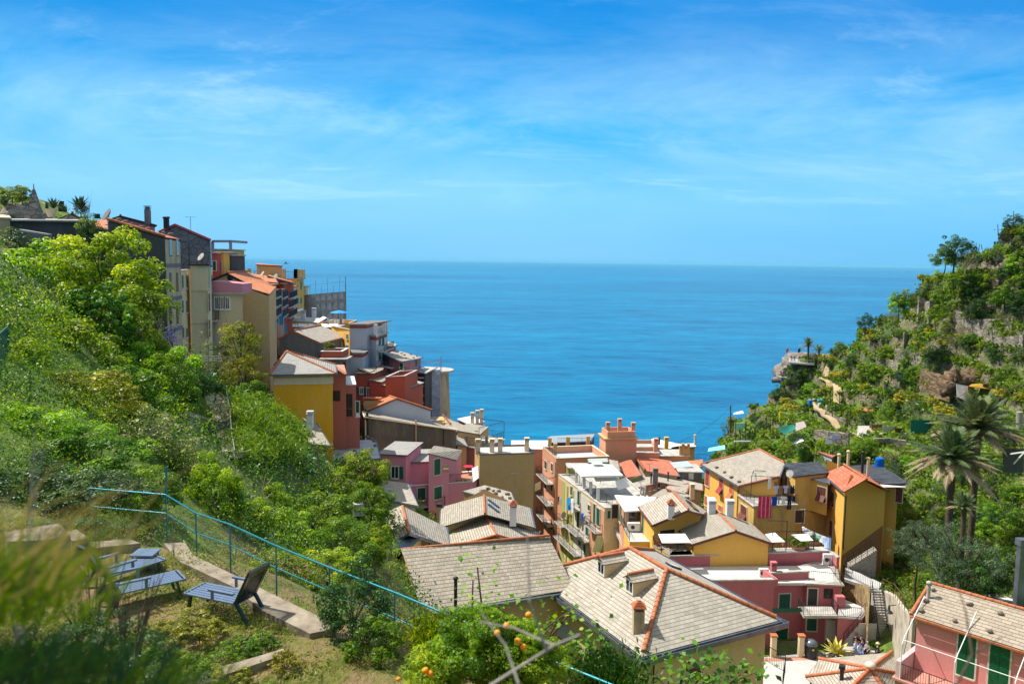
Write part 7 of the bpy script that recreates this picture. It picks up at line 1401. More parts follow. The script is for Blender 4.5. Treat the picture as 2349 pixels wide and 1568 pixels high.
H=house('gable_shed','small old gabled stone shed roof on the upper left skyline',[P(*c1(515,520),77),P(*c1(765,520),77),P(*c1(740,505),83),P(*c1(560,505),83)],None,stone_l,sltw,[P(*c1(665,460),77.5),P(*c1(665,462),83)],oh=.1,tm=dkmet)
for i,(x,y,r,n,l) in enumerate(((40,400,1.1,30,'spiky agave like plant at the far left skyline'),(490,420,1.2,26,'spiky aloe in a pale pot right of the stone pyramid'),(735,430,1.5,34,'dark yucca with round rosettes on the skyline'),(580,440,.8,20,'small aloe among upright cacti'))): agave(P(*c1(x,y),76),r,n,LM['palm' if i!=2 else 'olive'],l,'spiky_plant','plant')
for i,(x,y0,y1) in enumerate(((550,350,450),(575,355,450),(600,400,455),(880,470,515),(905,470,515),(430,360,430))): m=MB(); m.tube(P(*c1(x,y1),77),P(*c1(x,y0),77),.16,.12,7); m.build('cactus',LM['olive'],label='upright column cactus on the upper left skyline, %s from the left'%ORD[(1,2,3,4,5,0)[i]],cat='cactus',group='column cacti on the skyline')
T('green',30,450,78,26,18,'feathery bush left of the pale rocks on the skyline',cat='bush',base=P(30,470,78).z); T('green',52,447,79,22,18,'second feathery bush left of the stone pyramid',cat='bush',base=P(52,470,79).z); T('dark',185,480,78,16,14,'dark round cactus bush beside the yucca',cat='bush',base=P(185,500,78).z); T('lime',200,520,72,22,16,'light green bush before the orange tiled shed',cat='bush')
p=P(*c1(470,470),76); m=MB(); m.lathe(p-UP*.3,[(.3,0),(.45,.5),(.48,.75)],12); m.build('plant_pot',creamw,label='large pale plant pot under the aloe on the skyline',cat='plant pot')
m=MB(); p=P(*c1(1000,490),80); m.lathe(p,[(.02,0),(.45,.12),(.7,.3)],14,V((-.6,-.6,.5)).normalized()); m.tube(p,p-UP*1.2,.04,n=5); m.build('satellite_dish',greyc,label='grey satellite dish on the skyline left of the rose gable',cat='satellite dish')
# ---------------- cloth, furniture and people ----------------
def cloth(col): return plain('cloth_%d_%d_%d'%tuple(int(c*99) for c in col),col,.85,var=.06,scale=2)
CL={'white':cloth((.80,.80,.80)),'blue':cloth((.01,.07,.45)),'lilac':cloth((.52,.55,.80)),'navy':cloth((.01,.015,.05)),'brown':cloth((.30,.17,.07)),'grey':cloth((.35,.35,.36)),'sky':cloth((.02,.33,.70)),'jeans':cloth((.12,.24,.45)),'mint':cloth((.30,.62,.50)),'pale':cloth((.50,.60,.85))}
def pinkpattern():
    m,t,b,o=newmat('pink_pattern'); tc=N(t,'ShaderNodeTexCoord'); sp=N(t,'ShaderNodeSeparateXYZ'); L(t,tc.outputs['Object'],sp.inputs[0]); mp=N(t,'ShaderNodeTexVoronoi',i_Scale=7); L(t,tc.outputs['Object'],mp.inputs['Vector']); s=math_(t,'SINE',math_(t,'MULTIPLY',sp.outputs[0],14)); v=mixc(t,ramp(t,s,[(.6,0),(.7,1)]),(.62,.02,.10),(.75,.30,.36)); v=mixc(t,ramp(t,mp.outputs['Distance'],[(.18,.8),(.25,0)]),v,(.8,.55,.55)); L(t,v,b.inputs['Base Color']); b.inputs['Roughness'].default_value=.9; return m
def garment(p,u,kind,w,h,mat,label,name=None,group=None):
    u=u.normalized(); n=V((-u.y,u.x,0)); 
    if kind=='shirt': o=[(-.5,0),(.5,0),(.5,-.3),(.3,-.32),(.3,-1),(-.3,-1),(-.3,-.32),(-.5,-.3)]
    elif kind=='trousers': o=[(-.4,0),(.4,0),(.45,-1),(.08,-1),(0,-.35),(-.08,-1),(-.45,-1)]
    elif kind=='tank': o=[(-.35,0),(-.15,0),(-.1,-.15),(.1,-.15),(.15,0),(.35,0),(.32,-.25),(.42,-.4),(.42,-1),(-.42,-1),(-.42,-.4),(-.32,-.25)]
    else: o=[(-.5,0),(-.25,-.01),(0,0),(.25,-.01),(.5,0),(.5,-.5),(.5,-1),(.25,-.98),(0,-1),(-.25,-.98),(-.5,-1),(-.5,-.5)]
    mb=MB(); f=[p+u*x*w+UP*y*h+n*(.03*math.sin(x*9)+.02*math.sin(y*5)) for x,y in o]; k=len(f); c=p+UP*-.45*h+n*.02
    for i in range(k): a,b=f[i],f[(i+1)%k]; 
    g=[q-n*.012 for q in f]; mb.poly(f); mb.poly(g[::-1])
    for i in range(k): j=(i+1)%k; mb.poly([f[j],f[i],g[i],g[j]])
    return mb.build(name or {'shirt':'shirt','trousers':'trousers','tank':'vest','towel':'towel'}[kind],mat,label=label,cat={'shirt':'shirt','trousers':'trousers','tank':'vest','towel':'cloth'}[kind],group=group)
w=YT.w[1]; u=(w[1]-w[0]).normalized(); nn=w[2]
def onw(W_,fn,x,y,off): return hitp(*fn(x,y),W_[0]+W_[2]*off,W_[2])
YTn=[x for x in YT.w if x[2].dot(V((0,-1,0)))>.6]; WF=YTn[0]; u=(WF[1]-WF[0]).normalized(); u=u if u.x>0 else -u
def hang(W_,fn,off,items,grp):
    for x0,x1,y0,y1,k,c,l in items:
        a=onw(W_,fn,x0,(y0+y1)/2,off); b=onw(W_,fn,x1,(y0+y1)/2,off); T_=onw(W_,fn,(x0+x1)/2,y0,off); B_=onw(W_,fn,(x0+x1)/2,y1,off); garment(T_,(b-a) if (b-a).x>0 else (a-b),k,(b-a).length,T_.z-B_.z,CL[c] if isinstance(c,str) else c,l,group=grp)
hang(WF,c6,.25,[(998,1115,765,965,'towel',pinkpattern(),'large pink and red patterned blanket hanging over the yellow terrace rail'),(1120,1166,768,852,'towel','blue','royal blue cloth next to the pink blanket'),(1170,1196,770,838,'shirt','grey','grey shirt right of the royal blue cloth'),(1198,1254,768,836,'shirt','white','white shirt on the front rail of the yellow terrace'),(1262,1302,758,886,'trousers','navy','black trousers hanging lowest from the yellow terrace rail'),(1306,1338,762,822,'trousers','navy','short dark leggings at the right end of the terrace rail')],'washing on the yellow terrace')
hang(WF,c6,-.9,[(1140,1182,668,742,'shirt','lilac','lilac shirt on the upper washing line'),(1184,1222,670,750,'trousers','brown','brown trousers on the upper washing line'),(1224,1272,668,738,'shirt','lilac','pale violet shirt beside the brown trousers'),(1284,1332,668,742,'tank','navy','navy vest at the right of the upper washing line'),(1086,1112,600,700,'towel','white','white towel bundle hanging by the terrace post'),(1140,1176,630,670,'towel','brown','ochre cloth thrown high over the terrace frame')],'washing on the yellow terrace')
def line(name,label,a,b,sag=.15,r=.012): 
    m=MB(); n=10; ps=[a+(b-a)*(i/n)-UP*sag*4*(i/n)*(1-i/n) for i in range(n+1)]; m.path(ps,r,4); return m.build(name,dkmet,label=label,cat='line')
line('washing_line','washing line strung over the yellow roof terrace',onw(WF,c6,1130,668,-.9),onw(WF,c6,1338,668,-.9),.02)
LA,LB=P(*c6(1395,1035),83.5),P(*c6(1665,1150),79.5); line('washing_line','washing line beside the tall yellow end house',LA,LB,.1); m=MB(); m.tube(LA-UP*2.2,LA+UP*.9,.04,n=6); m.build('pole',dkmet,label='thin pole holding the washing line behind the white awnings',cat='pole')
for i,(k,c,w_,h_,l) in enumerate((('shirt','white',.5,.55,'white shirt nearest the thin pole'),('shirt','pale',.5,.7,'pale blue shirt second from the pole'),('towel','white',.45,.7,'white cloth third from the pole'),('shirt','white',.55,.7,'white shirt fourth on the line from the pole'),('towel','pale',.55,.85,'pale blue towel in the middle of the line'),('towel','white',.5,.6,'small white towel right of the pale blue one'),('shirt','mint',.6,.85,'mint green shirt on the line'),('towel','white',.6,.8,'white towel right of the mint shirt'),('shirt','pale',.6,.9,'bluish shirt near the right end of the line'),('towel','pale',.7,1.2,'long pale cloth near the jeans'),('trousers','jeans',.6,1.6,'blue jeans at the right end of the washing line'))):
    f=(i+.6)/11.3; p=LA+(LB-LA)*f-UP*(.1*4*f*(1-f)+.02); garment(p,LB-LA,k,w_,h_,CL[c],l,group='washing by the tall yellow house')
# street washing, left town washing
SW=RW.w[0]
hang(SW,c4,1.1,[(843,880,892,1010,'towel','sky','bright blue cloth hanging over the street'),(880,910,900,1035,'shirt','white','white garment beside the bright blue cloth'),(852,872,960,1010,'trousers','blue','dark blue shorts under the bright blue cloth'),(758,776,880,960,'trousers','navy','dark trousers on the leftmost street balcony'),(780,800,890,965,'shirt','grey','grey shirt on the leftmost street balcony'),(975,1000,1035,1110,'shirt','blue','small blue and white shirt on the middle street balcony')],'washing over the street')
def stripes():
    m,t,b,o=newmat('striped_sheet'); tc=N(t,'ShaderNodeTexCoord'); sp=N(t,'ShaderNodeSeparateXYZ'); L(t,tc.outputs['Object'],sp.inputs[0]); s=math_(t,'SINE',math_(t,'MULTIPLY',sp.outputs[0],22)); L(t,mixc(t,math_(t,'MULTIPLY',ramp(t,s,[(.7,0),(.8,1)]),ramp(t,sp.outputs[0],[(.0,0),(.3,1)])),(.8,.8,.82),(.12,.08,.35)),b.inputs['Base Color']); return m
q=[Z(*c4(1075,1390),36),Z(*c4(1195,1395),36),Z(*c4(1170,1250),38.6),Z(*c4(1120,1240),38.6)]; sheet('sheet',q,stripes(),'white bed sheet with violet stripes hanging in the street','bed sheet')
sheet('sheet',[Z(*c4(548,838),38),Z(*c4(602,812),38),Z(*c4(602,742),39.6),Z(*c4(550,770),39.6)],canv,'white cloth hung at the far left of the salmon block','cloth')
q=[P(*c3(2045,1440),86),P(*c3(2098,1400),86),P(*c3(2092,1288),87),P(*c3(2035,1310),87)]; sheet('sheet',q,CL['white'],'white cloth hanging from the pink house terrace','cloth')
for i,(x0,x1,y0,y1,Y,l) in enumerate(((628,662,870,1020,94,'pale blue sheet at the foot of the tan walled house, left one'),(664,698,868,1010,95,'pale blue sheet at the foot of the tan walled house, middle one'),(702,718,860,900,97,'small blue cloth right of the two pale blue sheets'),(728,762,812,920,104,'large blue and white towel under the dark red house'),(772,796,910,992,104,'blue towel in the shade beside the concrete gable'))):
    a=P(*c2((x0+x1)/2,y0),Y); garment(a,V((1,.2,0)),'towel',(x1-x0)/4*Y/1840,(y1-y0)/4*Y/1840,CL['pale' if i<2 else 'sky'],l,group='washing in the left town')
for i,(x0,x1,y0,y1,c) in enumerate(((1165,1185,852,888,'pale'),(1228,1250,862,905,'white'),(1255,1275,862,910,'white'),(1282,1302,862,908,'brown'),(1305,1325,862,900,'white'))):
    garment(P(*c2((x0+x1)/2,y0),130),V((1,0,0)),'towel',(x1-x0)/4*130/1840,(y1-y0)/4*130/1840,CL[c],'little hanging cloth under the blue parasol, %s from the left'%ORD[i],group='washing under the blue parasol')
# terrace furniture
tp=Z(*c6(1060,748),43.32); 
def rtable(p,r,mat,label,h=.74):
    t=thing('round_table',label,'table',p); m=MB(); m.lathe(p+UP*h,[(r,0),(r,.04)],16); m.build('table_top',mat,t); m=MB(); m.tube(p,p+UP*h,.05,n=6); m.build('leg',dkmet,t); return t
zf_=44.1-.12; tp=Z(*c6(1062,752),zf_); rtable(tp,.75,plain('teal_table',(.05,.38,.42)),'round teal garden table on the yellow roof terrace'); chair(Z(*c6(958,738),zf_),V((1,.2,0)).normalized(),'yellow and black chair on the left of the roof terrace',plain('yellow_chair',(.45,.30,.04))); chair(tp+V((0,-.9,0)),V((0,1,0)),'black chair in front of the teal table',dkmet); chair(tp+V((.1,1.0,0)),V((0,-1,0)),'black chair behind the teal table',dkmet)
# white awnings and pots over the rose parapet
for q,l in (([(1120,1186,42.4),(1240,1182,42.4),(1145,1097,42.75),(1055,1112,42.65)],'white fabric awning right of the front yellow gable'),([(1385,1176,42.4),(1500,1170,42.4),(1440,1108,42.75),(1290,1115,42.75)],'white fabric awning left of the tall yellow house')):
    sheet('awning',[Z(*c6(x,y),z) for x,y,z in q],canv,l,'awning',sag=.12)
m=MB(); a=Z(*c6(1120,1265),41.0); b=Z(*c6(1500,1255),41.0)
m.bar(a+UP*2.0,b+UP*2.0,.07,.07)
for f in(0,.33,.62,1): p=a+(b-a)*f; m.bar(p,p+UP*(3.1 if f in(.33,) else 2.0),.07,.07)
m.bar(a+(b-a)*.33+UP*3.1,a+UP*3.1+V((-.6,.2,0)),.06,.06); m.build('terrace_pergola',dkmet,label='black metal frame carrying the white awnings above the rose parapet',cat='frame'); railing(None,[a,b],.95,.25,label='thin railing between the white awnings and the rose parapet',cat='railing')
def potted(p,r,kind,label,h=.35,pm=None,n=3,L_=.9):
    t=thing('potted_plant',label,'plant',p); m=MB(); m.box(p+UP*h/2,V((1,0,0)),V((0,1,0)),UP,r*L_*1.6,r*.9,h); m.build('planter',pm or terr_r,t); me,_=proto((kind,1)); c=bpy.data.objects.new('foliage',me); COL.objects.link(c); c.parent=t; c.location=(0,0,h+r*.4); c.scale=(r,r*.7,r*.6)
for x,y,r,k,l in((1255,1215,.5,'green','potted shrub between the two white awnings'),(1340,1205,.5,'dark','dark potted shrub under the right white awning'),(1370,1250,.75,'green','long planter of green shrubs on the rose parapet edge'),(1425,1240,.6,'lime','lighter planted box right of the long planter'),(1530,1200,.65,'green','planter of shrubs in front of the hanging jeans'),(1490,1205,.5,'dark','small dark plant beside the shrub planter')): potted(Z(*c6(x,y+10),41.05)+V((0,.3,0)),r,k,l)
for x,y,r,k,l in((1180,620,.7,'green','green plant on the red parapet terrace'),(1210,615,.5,'dark','darker plant on the red parapet terrace')): potted(P(*c2(x,1150),105),r,k,l)
potted(P(*c3(1800,1345),84),.4,'white','red geranium pot on the pink terrace wall'); 
for i,x in enumerate((1835,1870,1905,1940,1975)): m=MB(); p=Z(*c3(x,1432),44.35); m.lathe(p,[(.1,0),(.14,.26)],8); m.build('flower_pot',terr_r,label='small clay pot on the pink terrace ledge, %s from the left'%ORD[i],cat='flower pot',group='clay pots on the pink ledge')
rtable(Z(*c3(2000,1370),44.4)+V((0,1,0)),.6,plain('red_cloth',(.55,.02,.06)),'red topped table on the pink terrace')
for x in(1855,1885): chair(Z(*c3(x,1375),44.4)+V((0,1.2,0)),V((1,0,0)),'white garden chair on the pink terrace, %s one'%('left' if x<1870 else 'right'),whitem)
for x,l in((2140,'left'),(2200,'right')): chair(P(*c3(x,1085),103),V((0,-1,0)),'white garden chair on the seaside terrace, %s one'%l,whitem)
m=MB(); p=Z(*c5(870,345),40); 
sheet('tarpaulin',[Z(*c5(800,372),40.5),Z(*c5(955,370),40.5),Z(*c5(955,312),41.3),Z(*c5(775,305),41.3)],bluec,'crumpled bright blue tarpaulin in the gap between the slate roofs','tarpaulin',sag=.2)
m.box(Z(*c5(835,328),41.4),V((1,0,0)),V((0,1,0)),UP,1.4,.8,.25); m.build('crate',plain('orange_crate',(.60,.30,.07)),label='yellow orange crate lying on the blue tarpaulin',cat='crate')
# square flue pipes left of slate gables
for (x,y0,y1,r,hd,l) in((190,300,520,.22,1,'thick brown flue with square metal cowl rising from the bushes'),(412,525,770,.14,0,'slim grey steel flue pipe before the tan gable')):
    a=P(*c5(x,y1),61);b=P(*c5(x,y0+(60 if hd else 0)),61); t=thing('flue',l,'chimney',a); m=MB(); m.tube(a,b,r,n=10); m.build('pipe',dkmet if hd else zinc,t); m=MB()
    if hd: m.box(b+UP*.45,V((1,.3,0)).normalized(),V((-.3,1,0)).normalized(),UP,.75,.75,.95)
    else: m.lathe(b,[(r*1.3,0),(r*1.3,.2)],10)
    m.build('cowl',conc if hd else zinc,t)
# people
skinm=plain('skin',(.50,.30,.21),.6,var=.05); hairs={'dark':plain('hair_dark',(.03,.02,.015),.6),'grey':plain('hair_grey',(.35,.33,.31),.7),'red':plain('hair_red',(.25,.08,.03),.6),'blond':plain('hair_blond',(.45,.33,.15),.6)}
def skinobj(name,vs,es,rad,mat,parent,sub=1):
    me=bpy.data.meshes.new(name); me.from_pydata(vs,es,[]); o=bpy.data.objects.new(name,me); COL.objects.link(o); o.parent=parent
    mod=o.modifiers.new('skin','SKIN'); mod.use_smooth_shade=True; sv=me.skin_vertices[0].data if me.skin_vertices else None
    if sv is None:
        bpy.context.view_layer.objects.active=o
        me.skin_vertices
    for i,r in enumerate(rad): o.data.skin_vertices[0].data[i].radius=(r,r)
    o.data.skin_vertices[0].data[0].use_root=True; s=o.modifiers.new('sub','SUBSURF'); s.levels=sub; s.render_levels=sub; me.materials.append(mat); return o
def person(p,yaw,pose,top,bot,hair,label,hat=None,group=None,sc_=1.,lean=0):
    """one continuous body grown along a skeleton, clothing as slightly larger shells"""
    sit=pose=='sit'; pz=.50 if sit else .93; t=thing('person',label,'person',p,group,yaw); t.scale=(sc_,)*3
    Vv=[(0,0,pz),(0,.02+lean*.3,pz+.22),(0,.03+lean*.7,pz+.44),(0,.03+lean,pz+.56),(0,.01+lean,pz+.66),(0,-.01+lean,pz+.76)]; Rr=[.13,.12,.14,.055,.085,.085]; Ee=[(0,1),(1,2),(2,3),(3,4),(4,5)]
    def add(a,v,r): Vv.append(v); Rr.append(r); Ee.append((a,len(Vv)-1)); return len(Vv)-1
    arms=[];legs=[]
    for s in(-1,1):
        sh=add(2,(s*.17,.03+lean*.7,pz+.46),.055); 
        if sit: el=add(sh,(s*.24,-.05+lean*.5,pz+.20),.042); wr=add(el,(s*.14,-.27,pz+.12),.03)
        else: el=add(sh,(s*.24,.03,pz+.18),.042); wr=add(el,(s*.22,-.12,pz-.04),.03)
        ha=add(wr,(Vv[wr][0]*.98,Vv[wr][1]-.06,Vv[wr][2]-.03),.032); arms.append((sh,el,wr))
        for k in range(4): f=add(ha,(Vv[ha][0]+(k-1.5)*.018,Vv[ha][1]-.05,Vv[ha][2]-.03-.004*(k%2)),.009); add(f,(Vv[f][0],Vv[f][1]-.01-.01*(k in(1,2)),Vv[f][2]-.03),.008)
        th=add(wr,(Vv[ha][0]-s*.035,Vv[ha][1]+.0,Vv[ha][2]-.02),.010)
        hp=add(0,(s*.09,0,pz-.06),.085)
        if sit: kn=add(hp,(s*.12,-.42,pz),.06); an=add(kn,(s*.12,-.44,.08),.038)
        else: kn=add(hp,(s*.10,-.02,.48),.058); an=add(kn,(s*.10,.03,.08),.038)
        ft=add(an,(s*.12,Vv[an][1]-.14,.04),.035); legs.append((hp,kn,an))
    skinobj('body',Vv,Ee,Rr,skinm,t)
    g=.022; tv=[Vv[0],Vv[1],Vv[2]]; tr_=[Rr[0]+g,Rr[1]+g,Rr[2]+g]; te=[(0,1),(1,2)]
    for sh,el,wr in arms: i=len(tv); tv+=[Vv[sh],tuple((a+b)/2 for a,b in zip(Vv[sh],Vv[el])),Vv[el]]; tr_+=[Rr[sh]+g,.065,.058]; te+=[(2,i),(i,i+1),(i+1,i+2)]
    skinobj('shirt',tv,te,tr_,top,t)
    bv=[(0,0,pz),]; br=[.145]; be=[]
    for hp,kn,an in legs: i=len(bv); bv+=[Vv[hp],Vv[kn],Vv[an]]; br+=[.105,.078,.06]; be+=[(0,i),(i,i+1),(i+1,i+2)]
    skinobj('trousers',bv,be,br,bot,t)
    hy=lean; m=MB(); c=V((0,.02+hy,pz+.76)); m.blob(c+V((0,.012,.025)),.098,.105,.10,10,.06,1); o=m.build('hair',hairs[hair],None,abs_=False); o.parent=t
    m=MB(); m.blob(c+V((0,-.115,-.045)),.014,.022,.022,6,0); 
    o=m.build('nose',skinm,None,abs_=False); o.parent=t
    for s in(-1,1): m=MB(); m.blob(c+V((s*.032,-.104,-.015)),.011,.008,.008,6,0); o=m.build('eye',hairs['dark'],None,abs_=False); o.parent=t
    if hat is not None: m=MB(); m.lathe(c+UP*.05,[(.2,0),(.2,.012),(.11,.02),(.10,.10),(.04,.125)],14); o=m.build('hat',hat,None,abs_=False); o.parent=t
    return t
PP=[(800,1200,.3,'navy','navy','dark','seated person in black with a brown wide hat, at the back left of the group',woodd),(852,1215,-.4,'navy','navy','dark','seated person with black hair and black top, back right of the group',None),(798,1255,.6,'pale','jeans','red','red haired person in a pale top at the left of the seated group',None),(860,1250,-.2,'blue','jeans','dark','person in a blue top in the middle of the seated group',None),(908,1275,-.8,'grey','navy','grey','grey haired person in a grey top at the right of the group',None),(835,1280,.2,'pale','jeans','dark','person in light blue sitting lowest in the group',None),(998,1290,1.4,'navy','navy','blond','person sitting alone with a pale hat to the right of the group',plain('straw',(.60,.50,.28)))]
for x,y,yaw,a,b,h,l,hat in PP: person(Z(*c7(x,y+25),35.05)+UP*(-.05),yaw,'sit',CL[a],CL[b],h,l,hat,lean=-.05)
m=MB(); a=Z(*c7(760,1295),35.0); m.box(Z(*c7(845,1285),35.1)+V((0,.35,.1)),V((1,0,0)),V((0,1,0)),UP,4.2,.7,.4); m.box(Z(*c7(998,1315),35.0)+V((0,.25,.2)),V((1,0,0)),V((0,1,0)),UP,.9,.5,.4); m.build('stone_bench',conc,label='low stone ledge the group of visitors sits on at the foot of the stairs',cat='bench')
# lookout with people, flags
lk=G(1830,832); base=P(1826,829,232); q=[P(*c8(185,108),230),P(*c8(425,112),226),P(*c8(430,92),240),P(*c8(195,92),243)]; zl=q[0].z; q=[setz(p,zl) for p in q]; m=MB(); m.slab(q,.4); m.build('lookout_terrace',conc,label='paved lookout terrace on the rocky point above the sea',cat='terrace'); railing(None,[q[3],q[0],q[1]],1.1,.4,whitem,label='white railing around the lookout terrace',cat='railing')
m=MB(); m.blob(P(*c8(330,150),240),6,5,3.4,20,.9,3); m.blob(P(*c8(170,255),238),3,4,2.5,16,.9,5); m.blob(P(*c8(220,190),240),4,5,4,16,.9,9); m.build('rocky_point',rockmat('cliff_rock',(.10,.085,.07),(.26,.22,.18),(.42,.37,.31)),label='brown rocky cliff point under the lookout',kind='structure')
for i,(x,y,c,l) in enumerate(((212,95,'navy','dark dressed visitor at the left corner of the lookout'),(228,95,'grey','grey dressed visitor, second from the left on the lookout'),(243,96,'blue','visitor in blue, third from the left on the lookout'),(285,96,'navy','visitor in black by the middle of the lookout railing'),(296,97,'brown','visitor in brown at the middle of the lookout'),(340,97,'white','visitor in white, left one of the right pair on the lookout'),(352,97,'pale','visitor in pale blue on the right of the lookout'))): a=P(*c8(x,y+6),232); person(setz(a,zl),i*1.1,'stand',CL[c],CL['navy' if i%2 else 'jeans'],'dark',l)
pl=P(*c8(150,238),236)
m=MB(); m.slab([setz(P(*c8(105,240),234),pl.z),setz(P(*c8(190,250),233),pl.z),setz(P(*c8(185,225),240),pl.z),setz(P(*c8(108,222),240),pl.z)],.4); m.build('lower_lookout',conc,label='small lower ledge path under the lookout',cat='terrace')
for i,(x,c,l) in enumerate(((118,'navy','leftmost visitor on the lower ledge'),(130,'white','visitor in white on the lower ledge'),(143,'blue','visitor in blue on the lower ledge'),(155,'navy','dark dressed visitor right of the blue one on the lower ledge'),(172,'grey','rightmost visitor on the lower ledge'))): a=P(*c8(x,232),236); person(setz(a,pl.z),i*1.3,'stand',CL[c],CL['navy'],'dark',l)
for x,l,c in((190,'pale red and white flag on a thin pole at the lookout',(.65,.15,.16)),(300,'dark blue flag on a thin pole at the lookout',(.02,.03,.12))):
    a=P(*d5(x,1480),232); b=P(*d5(x,1352),232); t=thing('flag',l,'flag',a); m=MB(); m.tube(a,b,.05,n=5); m.build('pole',whitem,t); m=MB(); m.slab([b,b+V((-.8,-.1,-.5)),b+V((-.7,-.1,-1.6)),b+V((0,0,-1.2))],.03); m.build('banner',cloth(c),t)
# ---------------- garden structures on the right hill ----------------
strip('footpath','sandy footpath crossing the right hill gardens',[(320,535),(450,610),(600,690),(760,765),(900,790),(1050,830),(1250,865)],1.4,plaster('path_soil',(.50,.37,.22),.1),.12,fn=c8)
strip('footpath','bare sandy track falling down the slope between yellow bushes',[(560,150),(500,260),(560,340),(640,400),(640,500)],1.7,plaster('path_soil2',(.55,.40,.22),.1),.1,fn=c8)
stonewall('dry stone wall behind the bright green bush by the red roofed hut',[(960,880),(1100,880),(1260,900)],1.2,c8); stonewall('long dry stone wall along the upper grass terrace',[(2000,1345),(2150,1355),(2349,1370)],1.6,d5,.7); stonewall('dry stone wall beside the sandy footpath',[(440,570),(560,620),(720,690)],.8,c8); stonewall('brown rock face left of the rock shelter',[(1420,330),(1560,400),(1700,450)],3.0,c8,1.2,rockmat('brown_rock2',(.05,.035,.025),(.20,.13,.07),(.42,.30,.17))); stonewall('dry stone wall under the bean bed',[(1000,120),(1080,150),(1200,190)],1.3,c8); stonewall('ragged stone wall below the upper bushes',[(1170,1440),(1300,1470),(1420,1490)],1.2,d5); stonewall('ruined stone pillar below the vine stakes',[(1250,1370),(1262,1372)],2.8,d5,1.); stonewall('tall stone terrace pillar under the dark bushes, left one',[(1462,1120),(1500,1128)],3.6,d5,1.); stonewall('stone terrace corner beside the tall stone pillar',[(1385,1090),(1400,1095)],3.8,d5,1.); stonewall('grey stone face behind the drying laundry on the hill',[(430,860),(560,880),(740,900)],2.2,c8); stonewall('dry stone wall among shrubs right of the grass terrace',[(1700,1120),(1900,1180),(2250,1180)],1.5,d5)
p=G(*c8(1850,440)); 
m=MB(); a_=P(*c8(1690,420),p.y+1.5);b_=P(*c8(2060,400),p.y+2.5)
for i_ in range(9):
    q_=a_+(b_-a_)*(i_/8); h_=P(*c8(1870,150),p.y+2).z-a_.z; m.blob(q_+UP*h_*(.35+.05*math.sin(i_*2.1))+V((0,1.5,0)),1.3,1.6,h_*.42,10,.9,i_*3+1)
m.build('rock_face',rockmat('brown_rock2',(.05,.035,.025),(.20,.13,.07),(.42,.30,.17)),label='steep brown rock face behind the painted metal shelter',kind='structure')
Yp=p.y-1.5; t=thing('metal_shelter','rusty white metal sheet shelter with scrawled red paint under the rock face','shelter',P(*c8(1900,440),Yp)); m=MB(); q=[P(*c8(1730,310),Yp),P(*c8(1835,330),Yp-1),P(*c8(1835,465),Yp-1),P(*c8(1735,430),Yp)]; m.hexa([q[3],q[2],q[2]+V((0,.1,0)),q[3]+V((0,.1,0))],[q[0],q[1],q[1]+V((0,.1,0)),q[0]+V((0,.1,0))]); m.build('panel',plain('old_white_metal',(.60,.56,.52),.6,var=.3,scale=2),t)
m=MB(); rg=random.Random(2); u=(q[1]-q[0]).normalized(); c=(q[0]+q[2])/2+V((0,-.7,0)); pr=None
for i in range(9):
    x=c+u*rg.uniform(-.9,.9)+UP*rg.uniform(-1.,1.1); 
    if pr is not None: m.bar(pr,x,.09,.03)
    pr=x
m.build('painted_scrawl',plain('red_paint',(.55,.05,.03)),t); m=MB(); m.slab([P(*c8(1840,330),Yp-1),P(*c8(2060,360),Yp),P(*c8(2050,305),Yp+2),P(*c8(1870,310),Yp+2)],.08); m.build('rusty_roof',plain('rust_yellow',(.45,.25,.03),.8,var=.4),t); m=MB(); a=P(*c8(1975,310),Yp); b=P(*c8(2065,400),Yp+1); m.hexa([a-UP*3,setz(b,a.z-3.0),setz(b,a.z-3)+V((0,.1,0)),a-UP*3+V((0,.1,0))],[a,setz(b,a.z),setz(b,a.z)+V((0,.1,0)),a+V((0,.1,0))]); m.build('rusty_side',plain('rust',(.16,.10,.07),.9,var=.4),t)
def hut(fn,q,dh,wm,rm,label,name='shed',oh=.2):
    p=G(fn(*q[0][:2])[0],fn(*q[0][:2])[1]+8) ; Y=p.y if p is not None else 100; z_=P(*fn(*q[0][:2]),Y).z; e=[Z(*fn(x,y),z_) for x,y,dy in q]; return house(name,label,e,None,wm,rm,None,oh=oh,gut=False)
hut(c8,[(825,545,0),(960,570,-1),(1040,500,4),(900,505,5)],0,woodd,tile,'tumbledown garden shed with rusty orange tiled roof'); hut(c8,[(450,925,0),(590,980,-2),(725,915,3),(690,895,6)],0,bluew,plain('red_felt',(.46,.14,.10),.8,var=.2),'small hut with flat red roof and bluish walls'); hut(c8,[(312,530,0),(365,560,-1),(455,545,1),(450,525,4)],0,greyc,concp,'grey concrete roofed hut at the start of the sandy path'); hut(c8,[(1680,125,0),(1800,135,0),(1790,105,5),(1700,105,5)],0,stone_l,plaster('sand2',(.6,.5,.36),.1),'small flat roofed stone hut on top of the rock face')
def panel(fn,x0,y0,x1,y1,mat,label,name,cat,dy=0,depth=None,th=.06):
    g=G(*fn((x0+x1)/2,y1)); Y=(g.y if g is not None else 110) if depth is None else depth; a=P(*fn(x0,y0),Y);b=P(*fn(x1,y0),Y+dy);c=P(*fn(x1,y1),Y+dy);d=P(*fn(x0,y1),Y); k=V((0,th,0)); m=MB(); m.hexa([d,c,c+k,d+k],[a,b,b+k,a+k]); return m.build(name,mat,label=label,cat=cat)
netm=plain('green_net',(.01,.16,.12),.8,var=.3,scale=3); rust=plain('rust_sheet',(.20,.09,.06),.8,var=.4,scale=2)
